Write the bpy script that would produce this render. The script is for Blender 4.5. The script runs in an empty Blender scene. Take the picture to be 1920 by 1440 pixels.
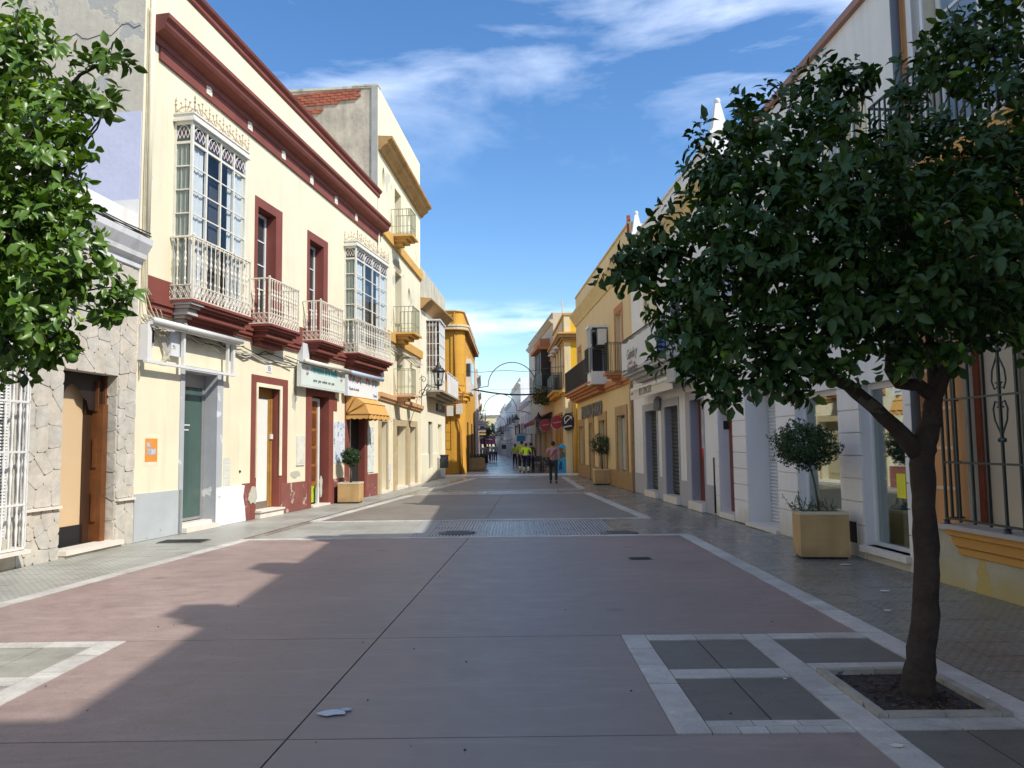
import bpy, math, random
from mathutils import Vector, Matrix
random.seed(7)
C = bpy.context.scene.collection
SC = bpy.context.scene
R = math.radians

# ------------------------------------------------------------------ camera
FOC, CAMH, PITCH, ROLL = 1442.0, 1.65, R(4.5), R(0.7)
_c, _s = math.cos, math.sin
vF = Vector((0, _c(PITCH), _s(PITCH)))
_U = Vector((0, -_s(PITCH), _c(PITCH))); _R = Vector((1, 0, 0))
vU = _U * _c(ROLL) + _R * _s(ROLL)
vR = _R * _c(ROLL) - _U * _s(ROLL)
CAM = Vector((0, 0, CAMH))
cd = bpy.data.cameras.new('camera'); cam = bpy.data.objects.new('camera', cd); C.objects.link(cam)
cd.sensor_width = 36; cd.lens = 36 * FOC / 1920; cd.clip_start = 0.05; cd.clip_end = 6000
m = Matrix((vR, vU, -vF)).transposed().to_4x4(); m.translation = CAM
cam.matrix_world = m
SC.camera = cam
SC.render.resolution_x = 1024; SC.render.resolution_y = 768

# ------------------------------------------------------------------ light
SUN = Vector((0.84, -0.54, 1.0)).normalized()
sl = bpy.data.lights.new('sun', 'SUN'); sl.energy = 2.8; sl.angle = R(0.5); sl.color = (1.0, 0.94, 0.83)
so = bpy.data.objects.new('sun', sl); C.objects.link(so)
so.rotation_euler = SUN.to_track_quat('Z', 'Y').to_euler(); so.location = (30, -20, 40)
W = bpy.data.worlds.new('World'); SC.world = W; W.use_nodes = True
SC.view_settings.view_transform = 'Standard'; SC.view_settings.look = 'None'
SC.view_settings.exposure = 0.91; SC.view_settings.gamma = 1
SC.view_settings.use_curve_mapping = False


class NT:
    """small helper around a node tree"""
    def __init__(s, tree):
        s.t = tree; s.n = tree.nodes; s.l = tree.links
        s.n.clear()

    def add(s, typ, ins=None, **kw):
        n = s.n.new(typ)
        for k, v in kw.items():
            setattr(n, k, v)
        for k, v in (ins or {}).items():
            sock = n.inputs[k]
            if isinstance(v, bpy.types.NodeSocket):
                s.l.new(v, sock)
            elif isinstance(v, bpy.types.Node):
                s.l.new(v.outputs[0], sock)
            else:
                if isinstance(v, tuple) and len(v) == 3 and sock.type == 'RGBA':
                    v = (*v, 1)
                sock.default_value = v
        return n

    def ramp(s, fac, stops, interp='LINEAR'):
        n = s.n.new('ShaderNodeValToRGB'); e = n.color_ramp; e.interpolation = interp
        while len(e.elements) < len(stops):
            e.elements.new(0.5)
        for el, (p, c) in zip(e.elements, stops):
            el.position = p
            if not isinstance(c, tuple):
                c = (c, c, c)
            el.color = (*c[:3], 1)
        s.l.new(fac.outputs[0] if isinstance(fac, bpy.types.Node) else fac, n.inputs[0])
        return n

    def mix(s, fac, a, b, mode='MIX'):
        n = s.n.new('ShaderNodeMix'); n.data_type = 'RGBA'; n.blend_type = mode
        for i, v in ((0, fac), (6, a), (7, b)):
            if isinstance(v, bpy.types.Node):
                v = v.outputs[2] if v.bl_idname == 'ShaderNodeMix' else v.outputs[0]
            if isinstance(v, bpy.types.NodeSocket):
                s.l.new(v, n.inputs[i])
            else:
                if isinstance(v, tuple) and len(v) == 3:
                    v = (*v, 1)
                n.inputs[i].default_value = v
        return n

    def math(s, op, a, b=0.0, c=None):
        n = s.n.new('ShaderNodeMath'); n.operation = op
        for i, v in ((0, a), (1, b), (2, c)):
            if v is None:
                continue
            if isinstance(v, bpy.types.Node):
                v = v.outputs[0]
            if isinstance(v, bpy.types.NodeSocket):
                s.l.new(v, n.inputs[i])
            else:
                n.inputs[i].default_value = v
        return n


# sky: physical sky with high cirrus and a low bank of cloud drawn by direction
w = NT(W.node_tree)
sky = w.add('ShaderNodeTexSky', sky_type='NISHITA')
sky.sun_disc = False; sky.sun_elevation = R(45); sky.sun_rotation = math.atan2(SUN.x, SUN.y)
sky.altitude = 0; sky.air_density = 1.0; sky.dust_density = 0.25; sky.ozone_density = 2.0
tc = w.add('ShaderNodeTexCoord')
sep = w.add('ShaderNodeSeparateXYZ', {0: tc.outputs['Generated']})
mp = w.add('ShaderNodeMapping', {'Vector': tc.outputs['Generated'], 'Scale': (1.3, 1.3, 4.2), 'Rotation': (0.25, 0.1, 0.3)})
n1 = w.add('ShaderNodeTexNoise', {'Vector': mp, 'Scale': 2.7, 'Detail': 10.0, 'Roughness': 0.57, 'Distortion': 0.35})
mp2 = w.add('ShaderNodeMapping', {'Vector': tc.outputs['Generated'], 'Scale': (0.7, 0.7, 1.6)})
n2 = w.add('ShaderNodeTexNoise', {'Vector': mp2, 'Scale': 2.0, 'Detail': 3.0})
# cirrus live between about 22 and 75 degrees of elevation, thicker in patches
el = w.ramp(sep.outputs['Z'], [(0.31, 0.0), (0.36, 0.25), (0.40, 0.45), (0.44, 1.0), (0.85, 0.8)])
c1 = w.ramp(n1, [(0.42, 0.0), (0.68, 1.0)])
c2 = w.ramp(n2, [(0.38, 0.30), (0.60, 1.0)])
hi = w.math('MULTIPLY', w.math('MULTIPLY', el, c1), c2)
# low bank
lo = w.ramp(sep.outputs['Z'], [(0.125, 0.0), (0.150, 0.7), (0.165, 0.7), (0.188, 0.0)])
mp3 = w.add('ShaderNodeMapping', {'Vector': tc.outputs['Generated'], 'Scale': (1.0, 1.0, 5.0)})
n3 = w.add('ShaderNodeTexNoise', {'Vector': mp3, 'Scale': 6.0, 'Detail': 7.0, 'Roughness': 0.55})
c3 = w.ramp(n3, [(0.45, 0.0), (0.62, 0.9)])
lo2 = w.math('MULTIPLY', lo, c3)
allc = w.math('MINIMUM', w.math('MULTIPLY', w.math('ADD', hi, lo2), 0.62), 0.8)
hsv = w.add('ShaderNodeHueSaturation', {'Saturation': 1.24, 'Value': 0.73, 'Hue': 0.503, 'Color': sky})
cl = w.mix(allc, hsv, (7.4, 7.9, 8.8))
bg = w.add('ShaderNodeBackground', {'Color': cl.outputs[2], 'Strength': 0.15})
wo = w.add('ShaderNodeOutputWorld', {'Surface': bg})

# ------------------------------------------------------------------ materials
MC = {}


def mat(name, col, rough=0.85, var=0.12, vs=1.2, bump=0.15, bs=45, col2=None, thr=0.62, ps=2.0,
        streak=0.0, metal=0.0, spec=0.35, low=None, coord='Object', trans=0.0, coat=0.0):
    """base colour with broad mottling, optional patches of a second colour, rain streaks, base dirt and fine relief"""
    if name in MC:
        return MC[name]
    mt = bpy.data.materials.new(name); mt.use_nodes = True; MC[name] = mt
    t = NT(mt.node_tree)
    tcn = t.add('ShaderNodeTexCoord'); co = tcn.outputs[coord]
    na = t.add('ShaderNodeTexNoise', {'Vector': co, 'Scale': vs, 'Detail': 6.0, 'Roughness': 0.6})
    d = tuple(max(0, c * (1 - var)) for c in col); b = tuple(min(1, c * (1 + var)) for c in col)
    cur = t.ramp(na, [(0.3, d), (0.7, b)])
    nf = t.add('ShaderNodeTexNoise', {'Vector': co, 'Scale': bs, 'Detail': 4.0})
    gr = t.ramp(nf, [(0.3, 1 - var * 0.5), (0.7, 1 + 0 * var)])
    cur = t.mix(1.0, cur, gr, 'MULTIPLY')
    hgt = nf.outputs[0]
    if streak:
        ms = t.add('ShaderNodeMapping', {'Vector': co, 'Scale': (2.3, 2.3, 0.22)})
        ns = t.add('ShaderNodeTexNoise', {'Vector': ms, 'Scale': 1.6, 'Detail': 5.0})
        rs = t.ramp(ns, [(0.52, 1.0), (0.75, 1.0 - streak)])
        cur = t.mix(1.0, cur, rs, 'MULTIPLY')
    if col2 is not None:
        npn = t.add('ShaderNodeTexNoise', {'Vector': co, 'Scale': ps, 'Detail': 7.0, 'Roughness': 0.62, 'Distortion': 0.4})
        msk = t.ramp(npn, [(thr, 0.0), (thr + 0.018, 1.0)])
        cur = t.mix(msk, cur, col2)
        hgt = t.math('SUBTRACT', nf, t.math('MULTIPLY', msk, 0.8)).outputs[0]
    if low is not None:   # (height, colour): dirt splashed near the ground
        sp = t.add('ShaderNodeSeparateXYZ', {0: co})
        nn = t.math('ADD', sp.outputs[2], t.math('MULTIPLY', t.math('SUBTRACT', na, 0.5), 0.9 * low[0] * 2))
        ml = t.ramp(t.math('DIVIDE', nn, low[0]), [(0.0, 0.75), (1.0, 0.0)])
        cur = t.mix(ml, cur, low[1])
    bp = t.add('ShaderNodeBump', {'Height': hgt, 'Strength': bump, 'Distance': 0.02})
    p = t.add('ShaderNodeBsdfPrincipled', {'Base Color': cur.outputs[2], 'Roughness': rough, 'Metallic': metal,
                                         'Specular IOR Level': spec, 'Normal': bp})
    if coat:
        p.inputs['Coat Weight'].default_value = coat
    t.add('ShaderNodeOutputMaterial', {'Surface': p})
    return mt


def plain(name, col, rough=0.5, metal=0.0, spec=0.5):
    if name in MC:
        return MC[name]
    return mat(name, col, rough, 0.06, 3.0, 0.04, 60, metal=metal, spec=spec)


def glass_clear(name, tint=(0.93, 0.95, 0.94), gl=0.22):
    if name in MC:
        return MC[name]
    mt = bpy.data.materials.new(name); mt.use_nodes = True; MC[name] = mt
    t = NT(mt.node_tree)
    tr = t.add('ShaderNodeBsdfTransparent', {'Color': (*tint, 1)})
    g = t.add('ShaderNodeBsdfGlossy', {'Roughness': 0.02, 'Color': (0.9, 0.93, 0.95, 1)})
    lw = t.add('ShaderNodeLayerWeight', {'Blend': 0.5})
    f = t.math('MINIMUM', t.math('ADD', t.math('MULTIPLY', t.math('POWER', lw.outputs['Facing'], 5.0), 0.55), gl), 1.0)
    mx = t.add('ShaderNodeMixShader', {0: f, 1: tr, 2: g})
    t.add('ShaderNodeOutputMaterial', {'Surface': mx})
    return mt


def leafmat(name, c1, c2, tr=0.28, rough=0.36, spec=0.45):
    if name in MC:
        return MC[name]
    mt = bpy.data.materials.new(name); mt.use_nodes = True; MC[name] = mt
    t = NT(mt.node_tree)
    ge = t.add('ShaderNodeNewGeometry')
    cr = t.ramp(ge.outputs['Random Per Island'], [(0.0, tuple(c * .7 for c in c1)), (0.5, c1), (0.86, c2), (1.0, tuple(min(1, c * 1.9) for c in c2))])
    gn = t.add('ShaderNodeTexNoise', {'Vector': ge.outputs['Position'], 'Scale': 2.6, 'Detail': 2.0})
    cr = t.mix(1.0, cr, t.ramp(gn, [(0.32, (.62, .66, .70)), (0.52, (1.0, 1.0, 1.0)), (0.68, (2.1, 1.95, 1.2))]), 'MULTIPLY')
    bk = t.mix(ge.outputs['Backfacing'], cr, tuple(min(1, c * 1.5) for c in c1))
    p = t.add('ShaderNodeBsdfPrincipled', {'Base Color': bk.outputs[2], 'Roughness': rough, 'Specular IOR Level': spec})
    tl = t.add('ShaderNodeBsdfTranslucent', {'Color': t.mix(1.0, cr, (0.9, 1.0, 0.25), 'MULTIPLY').outputs[2]})
    mx = t.add('ShaderNodeMixShader', {0: tr, 1: p, 2: tl})
    t.add('ShaderNodeOutputMaterial', {'Surface': mx})
    return mt


def tilemat(name, col, rough, pitch=0.055, bumps=0.9, joint=0.4):
    """hydraulic pavement tile: rows of little raised bars"""
    mt = bpy.data.materials.new(name); mt.use_nodes = True; MC[name] = mt
    t = NT(mt.node_tree)
    ge = t.add('ShaderNodeNewGeometry')
    sp = t.add('ShaderNodeSeparateXYZ', {0: ge.outputs['Position']})
    row = t.math('FLOOR', t.math('DIVIDE', sp.outputs[1], pitch))
    sh = t.math('MULTIPLY', t.math('MODULO', row, 2.0), 0.5)
    fx = t.math('FRACT', t.math('ADD', t.math('DIVIDE', sp.outputs[0], pitch * 1.6), sh))
    fy = t.math('FRACT', t.math('DIVIDE', sp.outputs[1], pitch))
    ax = t.math('ABSOLUTE', t.math('SUBTRACT', fx, 0.5)); ay = t.math('ABSOLUTE', t.math('SUBTRACT', fy, 0.5))
    mx_ = t.math('MAXIMUM', t.math('MULTIPLY', ax, 1.0), ay)
    h = t.ramp(mx_, [(0.30, 1.0), (0.42, 0.0)])
    jx = t.math('ABSOLUTE', t.math('SUBTRACT', t.math('FRACT', t.math('DIVIDE', sp.outputs[0], joint)), 0.5))
    jy = t.math('ABSOLUTE', t.math('SUBTRACT', t.math('FRACT', t.math('DIVIDE', sp.outputs[1], joint)), 0.5))
    j = t.ramp(t.math('MAXIMUM', jx, jy), [(0.485, 1.0), (0.495, 0.55)])
    na = t.add('ShaderNodeTexNoise', {'Vector': ge.outputs['Position'], 'Scale': 0.9, 'Detail': 8.0, 'Roughness': 0.65})
    cr = t.ramp(na, [(0.3, tuple(c * .72 for c in col)), (0.7, tuple(c * 1.2 for c in col))])
    cr = t.mix(1.0, cr, j, 'MULTIPLY')
    cr = t.mix(1.0, cr, t.ramp(h, [(0.0, 0.74), (1.0, 1.0)]), 'MULTIPLY')
    bp = t.add('ShaderNodeBump', {'Height': h, 'Strength': bumps, 'Distance': 0.006})
    rr = t.ramp(na, [(0.35, rough * .75), (0.7, rough * 1.3)])
    p = t.add('ShaderNodeBsdfPrincipled', {'Base Color': cr.outputs[2], 'Roughness': rr, 'Normal': bp, 'Specular IOR Level': 0.5})
    t.add('ShaderNodeOutputMaterial', {'Surface': p})
    return mt


def concmat(name, col, rough, worn=None):
    """worn coloured concrete: cloudy tone, scuffs and dark blots"""
    mt = bpy.data.materials.new(name); mt.use_nodes = True; MC[name] = mt
    t = NT(mt.node_tree)
    ge = t.add('ShaderNodeNewGeometry'); P = ge.outputs['Position']
    n0 = t.add('ShaderNodeTexNoise', {'Vector': P, 'Scale': 0.45, 'Detail': 5.0, 'Roughness': 0.6})
    n1_ = t.add('ShaderNodeTexNoise', {'Vector': P, 'Scale': 3.2, 'Detail': 8.0, 'Roughness': 0.7})
    n2_ = t.add('ShaderNodeTexNoise', {'Vector': P, 'Scale': 170.0, 'Detail': 2.0})
    c = t.ramp(n0, [(0.3, tuple(x * .80 for x in col)), (0.7, tuple(x * 1.17 for x in col))])
    oi = t.add('ShaderNodeObjectInfo')
    c = t.mix(1.0, c, t.ramp(oi.outputs['Random'], [(0.0, 0.90), (1.0, 1.08)]), 'MULTIPLY')
    vg = t.add('ShaderNodeTexVoronoi', {'Vector': P, 'Scale': 5.5, 'Randomness': 1.0})
    c = t.mix(1.0, c, t.ramp(t.math('ADD', vg, t.math('MULTIPLY', n2_, 0.03)), [(0.03, 0.66), (0.055, 1.0)]), 'MULTIPLY')
    n4_ = t.add('ShaderNodeTexNoise', {'Vector': P, 'Scale': 11.0, 'Detail': 9.0, 'Roughness': 0.8})
    c = t.mix(1.0, c, t.ramp(n4_, [(0.34, 0.74), (0.46, 1.0), (0.60, 1.0), (0.70, 1.3)]), 'MULTIPLY')
    c = t.mix(1.0, c, t.ramp(n1_, [(0.3, 0.74), (0.5, 1.0), (0.72, 1.18)]), 'MULTIPLY')
    c = t.mix(1.0, c, t.ramp(n2_, [(0.3, 0.76), (0.7, 1.16)]), 'MULTIPLY')
    if worn:      # traffic has greyed the middle of the street
        sx = t.add('ShaderNodeSeparateXYZ', {0: P})
        dx = t.math('ADD', t.math('ABSOLUTE', t.math('ADD', sx.outputs[0], 0.1)), t.math('MULTIPLY', t.math('SUBTRACT', n0, 0.5), 2.6))
        c = t.mix(t.ramp(t.math('DIVIDE', dx, 3.2), [(0.15, 0.95), (0.85, 0.0)]), c, worn)
    vo = t.add('ShaderNodeTexVoronoi', {'Vector': P, 'Scale': 0.75, 'Randomness': 1.0})
    c = t.mix(1.0, c, t.ramp(t.math('ADD', vo, t.math('MULTIPLY', n1_, 0.10)), [(0.0, 0.55), (0.098, 0.76), (0.14, 1.0)]), 'MULTIPLY')
    wv = t.add('ShaderNodeMapping', {'Vector': P, 'Scale': (0.35, 2.4, 1.0), 'Rotation': (0, 0, 0.25)})
    n3_ = t.add('ShaderNodeTexNoise', {'Vector': wv, 'Scale': 2.2, 'Detail': 9.0, 'Roughness': 0.75, 'Distortion': 1.0})
    c = t.mix(1.0, c, t.ramp(n3_, [(0.52, 1.0), (0.60, 1.13), (0.72, 1.22)]), 'MULTIPLY')
    bp = t.add('ShaderNodeBump', {'Height': n2_, 'Strength': 0.12, 'Distance': 0.004})
    rr = t.ramp(n1_, [(0.3, rough * .85), (0.7, rough * 1.15)])
    p = t.add('ShaderNodeBsdfPrincipled', {'Base Color': c.outputs[2], 'Roughness': rr, 'Normal': bp, 'Specular IOR Level': 0.45})
    t.add('ShaderNodeOutputMaterial', {'Surface': p})
    return mt


# ------------------------------------------------------------------ geometry helpers
class MB:
    """collects shapes; build() links them as one mesh object"""
    def __init__(s):
        s.v = []; s.f = []; s.mi = []; s.sm = []; s.m = 0; s.smooth = False

    def add(s, vs, fs):
        o = len(s.v); s.v += [tuple(q) for q in vs]
        for f in fs:
            s.f.append(tuple(i + o for i in f)); s.mi.append(s.m); s.sm.append(s.smooth)
        return s

    def quad(s, a, b, c, d):
        return s.add([a, b, c, d], [(0, 1, 2, 3)])

    def box(s, x0, x1, y0, y1, z0, z1):
        return s.add([(x0, y0, z0), (x1, y0, z0), (x1, y1, z0), (x0, y1, z0), (x0, y0, z1), (x1, y0, z1), (x1, y1, z1), (x0, y1, z1)],
                     [(0, 3, 2, 1), (4, 5, 6, 7), (0, 1, 5, 4), (1, 2, 6, 5), (2, 3, 7, 6), (3, 0, 4, 7)])

    def bar(s, a, b, w_, h_):
        """a square bar from a to b"""
        a = Vector(a); b = Vector(b); d = (b - a).normalized()
        u = d.cross(Vector((0, 0, 1)))
        if u.length < 1e-3:
            u = Vector((1, 0, 0))
        u.normalize(); v = u.cross(d).normalized()
        pts = []
        for q in (a, b):
            for su, sv in ((-1, -1), (1, -1), (1, 1), (-1, 1)):
                pts.append(q + u * su * w_ / 2 + v * sv * h_ / 2)
        return s.add(pts, [(0, 1, 2, 3), (7, 6, 5, 4), (0, 4, 5, 1), (1, 5, 6, 2), (2, 6, 7, 3), (3, 7, 4, 0)])

    def tube(s, pts, r, n=6, cap=True):
        pts = [Vector(p) for p in pts]; o = len(s.v); N = len(pts)
        rs = r if isinstance(r, (list, tuple)) else [r] * N
        prev = None
        vs = []
        for i, p in enumerate(pts):
            d = (pts[min(i + 1, N - 1)] - pts[max(i - 1, 0)])
            if d.length < 1e-9:
                d = Vector((0, 0, 1))
            d.normalize()
            if prev is None:
                u = d.orthogonal().normalized()
            else:
                u = (prev - d * prev.dot(d))
                u = u.normalized() if u.length > 1e-6 else d.orthogonal().normalized()
            prev = u; v = d.cross(u)
            for k in range(n):
                a = 2 * math.pi * k / n
                vs.append(p + (u * math.cos(a) + v * math.sin(a)) * rs[i])
        fs = []
        for i in range(N - 1):
            for k in range(n):
                k2 = (k + 1) % n
                fs.append((i * n + k, i * n + k2, (i + 1) * n + k2, (i + 1) * n + k))
        if cap:
            fs.append(tuple(range(n - 1, -1, -1))); fs.append(tuple((N - 1) * n + k for k in range(n)))
        sm = s.smooth; s.smooth = n > 4
        s.add(vs, fs); s.smooth = sm
        return s

    def lathe(s, prof, c=(0, 0, 0), n=10):
        """prof: (radius, z)"""
        vs = []; fs = []
        for r_, z_ in prof:
            for k in range(n):
                a = 2 * math.pi * k / n
                vs.append((c[0] + r_ * math.cos(a), c[1] + r_ * math.sin(a), c[2] + z_))
        N = len(prof)
        for i in range(N - 1):
            for k in range(n):
                k2 = (k + 1) % n
                fs.append((i * n + k, i * n + k2, (i + 1) * n + k2, (i + 1) * n + k))
        fs.append(tuple(range(n - 1, -1, -1))); fs.append(tuple((N - 1) * n + k for k in range(n)))
        sm = s.smooth; s.smooth = n > 6
        s.add(vs, fs); s.smooth = sm
        return s

    def prism(s, prof, x0, x1, dz=0.0, m0=0.0, m1=0.0):
        """profile (y, z) closed polygon extruded along x; dz raises the x1 end; m0/m1 mitre: x shift per unit -y"""
        n = len(prof)
        vs = [(x0 + m0 * (-y), y, z) for y, z in prof] + [(x1 + m1 * (-y), y, z + dz) for y, z in prof]
        fs = [(i, (i + 1) % n, n + (i + 1) % n, n + i) for i in range(n)]
        fs += [tuple(range(n - 1, -1, -1)), tuple(range(n, 2 * n))]
        return s.add(vs, fs)

    def extr(s, poly, z0, z1):
        """plan polygon (x, y) extruded upwards"""
        n = len(poly)
        vs = [(*p, z0) for p in poly] + [(*p, z1) for p in poly]
        fs = [(i, (i + 1) % n, n + (i + 1) % n, n + i) for i in range(n)]
        return s.add(vs, fs + [tuple(range(n - 1, -1, -1)), tuple(range(n, 2 * n))])

    def plate(s, poly, y0, y1):
        """polygon in (x, z) given a thickness along y"""
        n = len(poly)
        vs = [(x, y0, z) for x, z in poly] + [(x, y1, z) for x, z in poly]
        fs = [(i, (i + 1) % n, n + (i + 1) % n, n + i) for i in range(n)]
        return s.add(vs, fs + [tuple(range(n - 1, -1, -1)), tuple(range(n, 2 * n))])

    def ball(s, c, r, n=8, m_=6, sq=(1, 1, 1)):
        vs = []; fs = []
        for i in range(m_ + 1):
            t_ = math.pi * i / m_
            for k in range(n):
                a = 2 * math.pi * k / n
                vs.append((c[0] + r * sq[0] * math.sin(t_) * math.cos(a), c[1] + r * sq[1] * math.sin(t_) * math.sin(a), c[2] + r * sq[2] * math.cos(t_)))
        for i in range(m_):
            for k in range(n):
                k2 = (k + 1) % n
                fs.append((i * n + k, (i + 1) * n + k, (i + 1) * n + k2, i * n + k2))
        sm = s.smooth; s.smooth = True
        s.add(vs, fs); s.smooth = sm
        return s

    def mesh(s, name, mats):
        me = bpy.data.meshes.new(name)
        me.from_pydata(s.v, [], s.f)
        for mm in (mats if isinstance(mats, (list, tuple)) else [mats]):
            me.materials.append(mm)
        me.polygons.foreach_set('material_index', s.mi)
        me.polygons.foreach_set('use_smooth', s.sm)
        me.update()
        return me

    def build(s, name, mats, parent=None, stuff=False, label=None, recalc=True):
        me = s.mesh(name, mats)
        if recalc:
            import bmesh
            b = bmesh.new(); b.from_mesh(me); bmesh.ops.recalc_face_normals(b, faces=b.faces); b.to_mesh(me); b.free()
        return link(name, me, parent, stuff, label)


def link(name, me, parent=None, stuff=False, label=None):
    o = bpy.data.objects.new(name, me); C.objects.link(o)
    if parent is not None:
        o.parent = parent
    if stuff:
        o['kind'] = 'stuff'
    if label:
        o['label'] = label
    return o


def tag(o, label, cat, group=None):
    o['label'] = label; o['category'] = cat
    if group:
        o['group'] = group
    return o


def thing(name, label, cat, loc=(0, 0, 0), rz=0.0, group=None):
    o = bpy.data.objects.new(name, None); C.objects.link(o)
    o.location = loc; o.rotation_euler = (0, 0, rz); o.empty_display_size = 0.2
    return tag(o, label, cat, group)


def struct(o):
    o['kind'] = 'structure'
    return o


def copy_tree(o, parent=None):
    c = o.copy(); C.objects.link(c); c.parent = parent
    for ch in [k for k in bpy.data.objects if k.parent == o]:
        copy_tree(ch, c)
    return c


def ray(x, y):
    return vF + vR * ((x - 960) / FOC) + vU * ((720 - y) / FOC)


def G(x, y, z=0.0):
    d = ray(x, y); t_ = (z - CAMH) / d.z
    p = CAM + d * t_
    return p


class Fac:
    """a street front: origin at its left end seen from the street, x along it, y into the house, z up"""
    def __init__(s, A, B):
        s.A = Vector((*A, 0)); s.B = Vector((*B, 0)); s.L = (s.B - s.A).length
        s.t = (s.B - s.A).normalized(); s.n = Vector((-s.t.y, s.t.x, 0)); s.rz = math.atan2(s.t.y, s.t.x)

    def p(s, x, y, out=0.0):
        """photo position -> (x, z) on the front, or on a plane standing out from it"""
        r = ray(x, y); k = ((s.A - CAM).dot(s.n) - out) / r.dot(s.n)
        q = CAM + r * k
        return (q - s.A).dot(s.t), q.z

    def rc(s, xl, yt, xr, yb, out=0.0):
        """left, top, right, bottom (top and bottom read at the left edge)"""
        x0, z1 = s.p(xl, yt, out); _, z0 = s.p(xl, yb, out); x1, _ = s.p(xr, yt, out)
        return x0, x1, z0, z1

    def root(s, name, label, cat, group=None):
        return thing(name, label, cat, s.A, s.rz, group)


def inter(pairs, x):
    return pairs


def wall(x0, x1, z0, zl, zr, ops=(), y=0.0, thick=0.35, ells=(), mb=None):
    """a wall face with rectangular openings [(x0,x1,z0,z1,depth)] and elliptic niches [(cx,cz,rx,rz,depth)]; reveals use material 1, niche backs 1"""
    b = mb or MB()
    xs = sorted({x0, x1, *[o[0] for o in ops], *[o[1] for o in ops], *[e[0] - e[2] for e in ells], *[e[0] + e[2] for e in ells]})
    zs = sorted({z0, *[o[2] for o in ops], *[o[3] for o in ops], *[e[1] - e[3] for e in ells], *[e[1] + e[3] for e in ells]})
    xs = [v for v in xs if x0 - 1e-6 <= v <= x1 + 1e-6]; zs = [v for v in zs if v >= z0 - 1e-6]

    def top(x):
        return zl + (zr - zl) * (x - x0) / (x1 - x0)
    for i in range(len(xs) - 1):
        a, c = xs[i], xs[i + 1]
        if c - a < 1e-5:
            continue
        for j in range(len(zs)):
            e = zs[j]; tl = zs[j + 1] if j + 1 < len(zs) else top(a); tr_ = zs[j + 1] if j + 1 < len(zs) else top(c)
            if tl - e < 1e-5:
                continue
            mx_, mz = (a + c) / 2, (e + min(tl, tr_)) / 2
            if any(o[0] < mx_ < o[1] and o[2] < mz < o[3] for o in ops):
                continue
            if any(abs(mx_ - q[0]) < q[2] and abs(mz - q[1]) < q[3] for q in ells):
                continue
            b.m = 0
            b.quad((a, y, e), (c, y, e), (c, y, tr_), (a, y, tl))
    for o in ops:
        a, c, e, t_, d = o[:5]; b.m = 1
        b.quad((a, y, e), (a, y + d, e), (a, y + d, t_), (a, y, t_))
        b.quad((c, y, e), (c, y, t_), (c, y + d, t_), (c, y + d, e))
        b.quad((a, y, t_), (a, y + d, t_), (c, y + d, t_), (c, y, t_))
        if e > z0 + 0.01:
            b.quad((a, y, e), (c, y, e), (c, y + d, e), (a, y + d, e))
    for q in ells:
        cx, cz, rx, rz_, d = q; N = 24
        ring = []; rect = []
        for k in range(N):
            a = 2 * math.pi * k / N + math.pi / N * 0
            ca, sa = math.cos(a), math.sin(a); mm = max(abs(ca), abs(sa))
            ring.append((cx + rx * ca, cz + rz_ * sa)); rect.append((cx + rx * ca / mm, cz + rz_ * sa / mm))
        for k in range(N):
            k2 = (k + 1) % N; b.m = 0
            b.quad((rect[k][0], y, rect[k][1]), (rect[k2][0], y, rect[k2][1]), (ring[k2][0], y, ring[k2][1]), (ring[k][0], y, ring[k][1]))
            b.m = 1
            b.quad((ring[k][0], y, ring[k][1]), (ring[k2][0], y, ring[k2][1]), (ring[k2][0], y + d, ring[k2][1]), (ring[k][0], y + d, ring[k][1]))
        b.add([(p_[0], y + d, p_[1]) for p_ in ring], [tuple(range(N))])
    b.m = 0
    return b


def shell(b, x0, x1, y0, y1, zl, zr, left=True, right=True):
    """roof, back and side walls of a house body"""
    b.quad((x0, y0, zl), (x1, y0, zr), (x1, y1, zr), (x0, y1, zl))
    b.quad((x0, y1, -0.05), (x1, y1, -0.05), (x1, y1, zr), (x0, y1, zl))
    if left:
        b.quad((x0, y0, -0.05), (x0, y1, -0.05), (x0, y1, zl), (x0, y0, zl))
    if right:
        b.quad((x1, y0, -0.05), (x1, y1, -0.05), (x1, y1, zr), (x1, y0, zr))
    return b


def text(s, name, size, mt, parent, x, y, z, sx=1.0, label=None, ext=0.004, align='LEFT', font_shear=0.0):
    cu = bpy.data.curves.new('t', 'FONT'); cu.body = s; cu.size = size; cu.extrude = ext; cu.align_x = align; cu.shear = font_shear
    o = bpy.data.objects.new('t', cu); C.objects.link(o)
    bpy.context.view_layer.update()
    me = bpy.data.meshes.new_from_object(o.evaluated_get(bpy.context.evaluated_depsgraph_get()))
    bpy.data.objects.remove(o)
    me.materials.clear(); me.materials.append(mt)
    q = link(name, me, parent, label=label)
    q.location = (x, y, z); q.rotation_euler = (math.pi / 2, 0, 0); q.scale = (sx, 1, 1)
    return q
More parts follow.
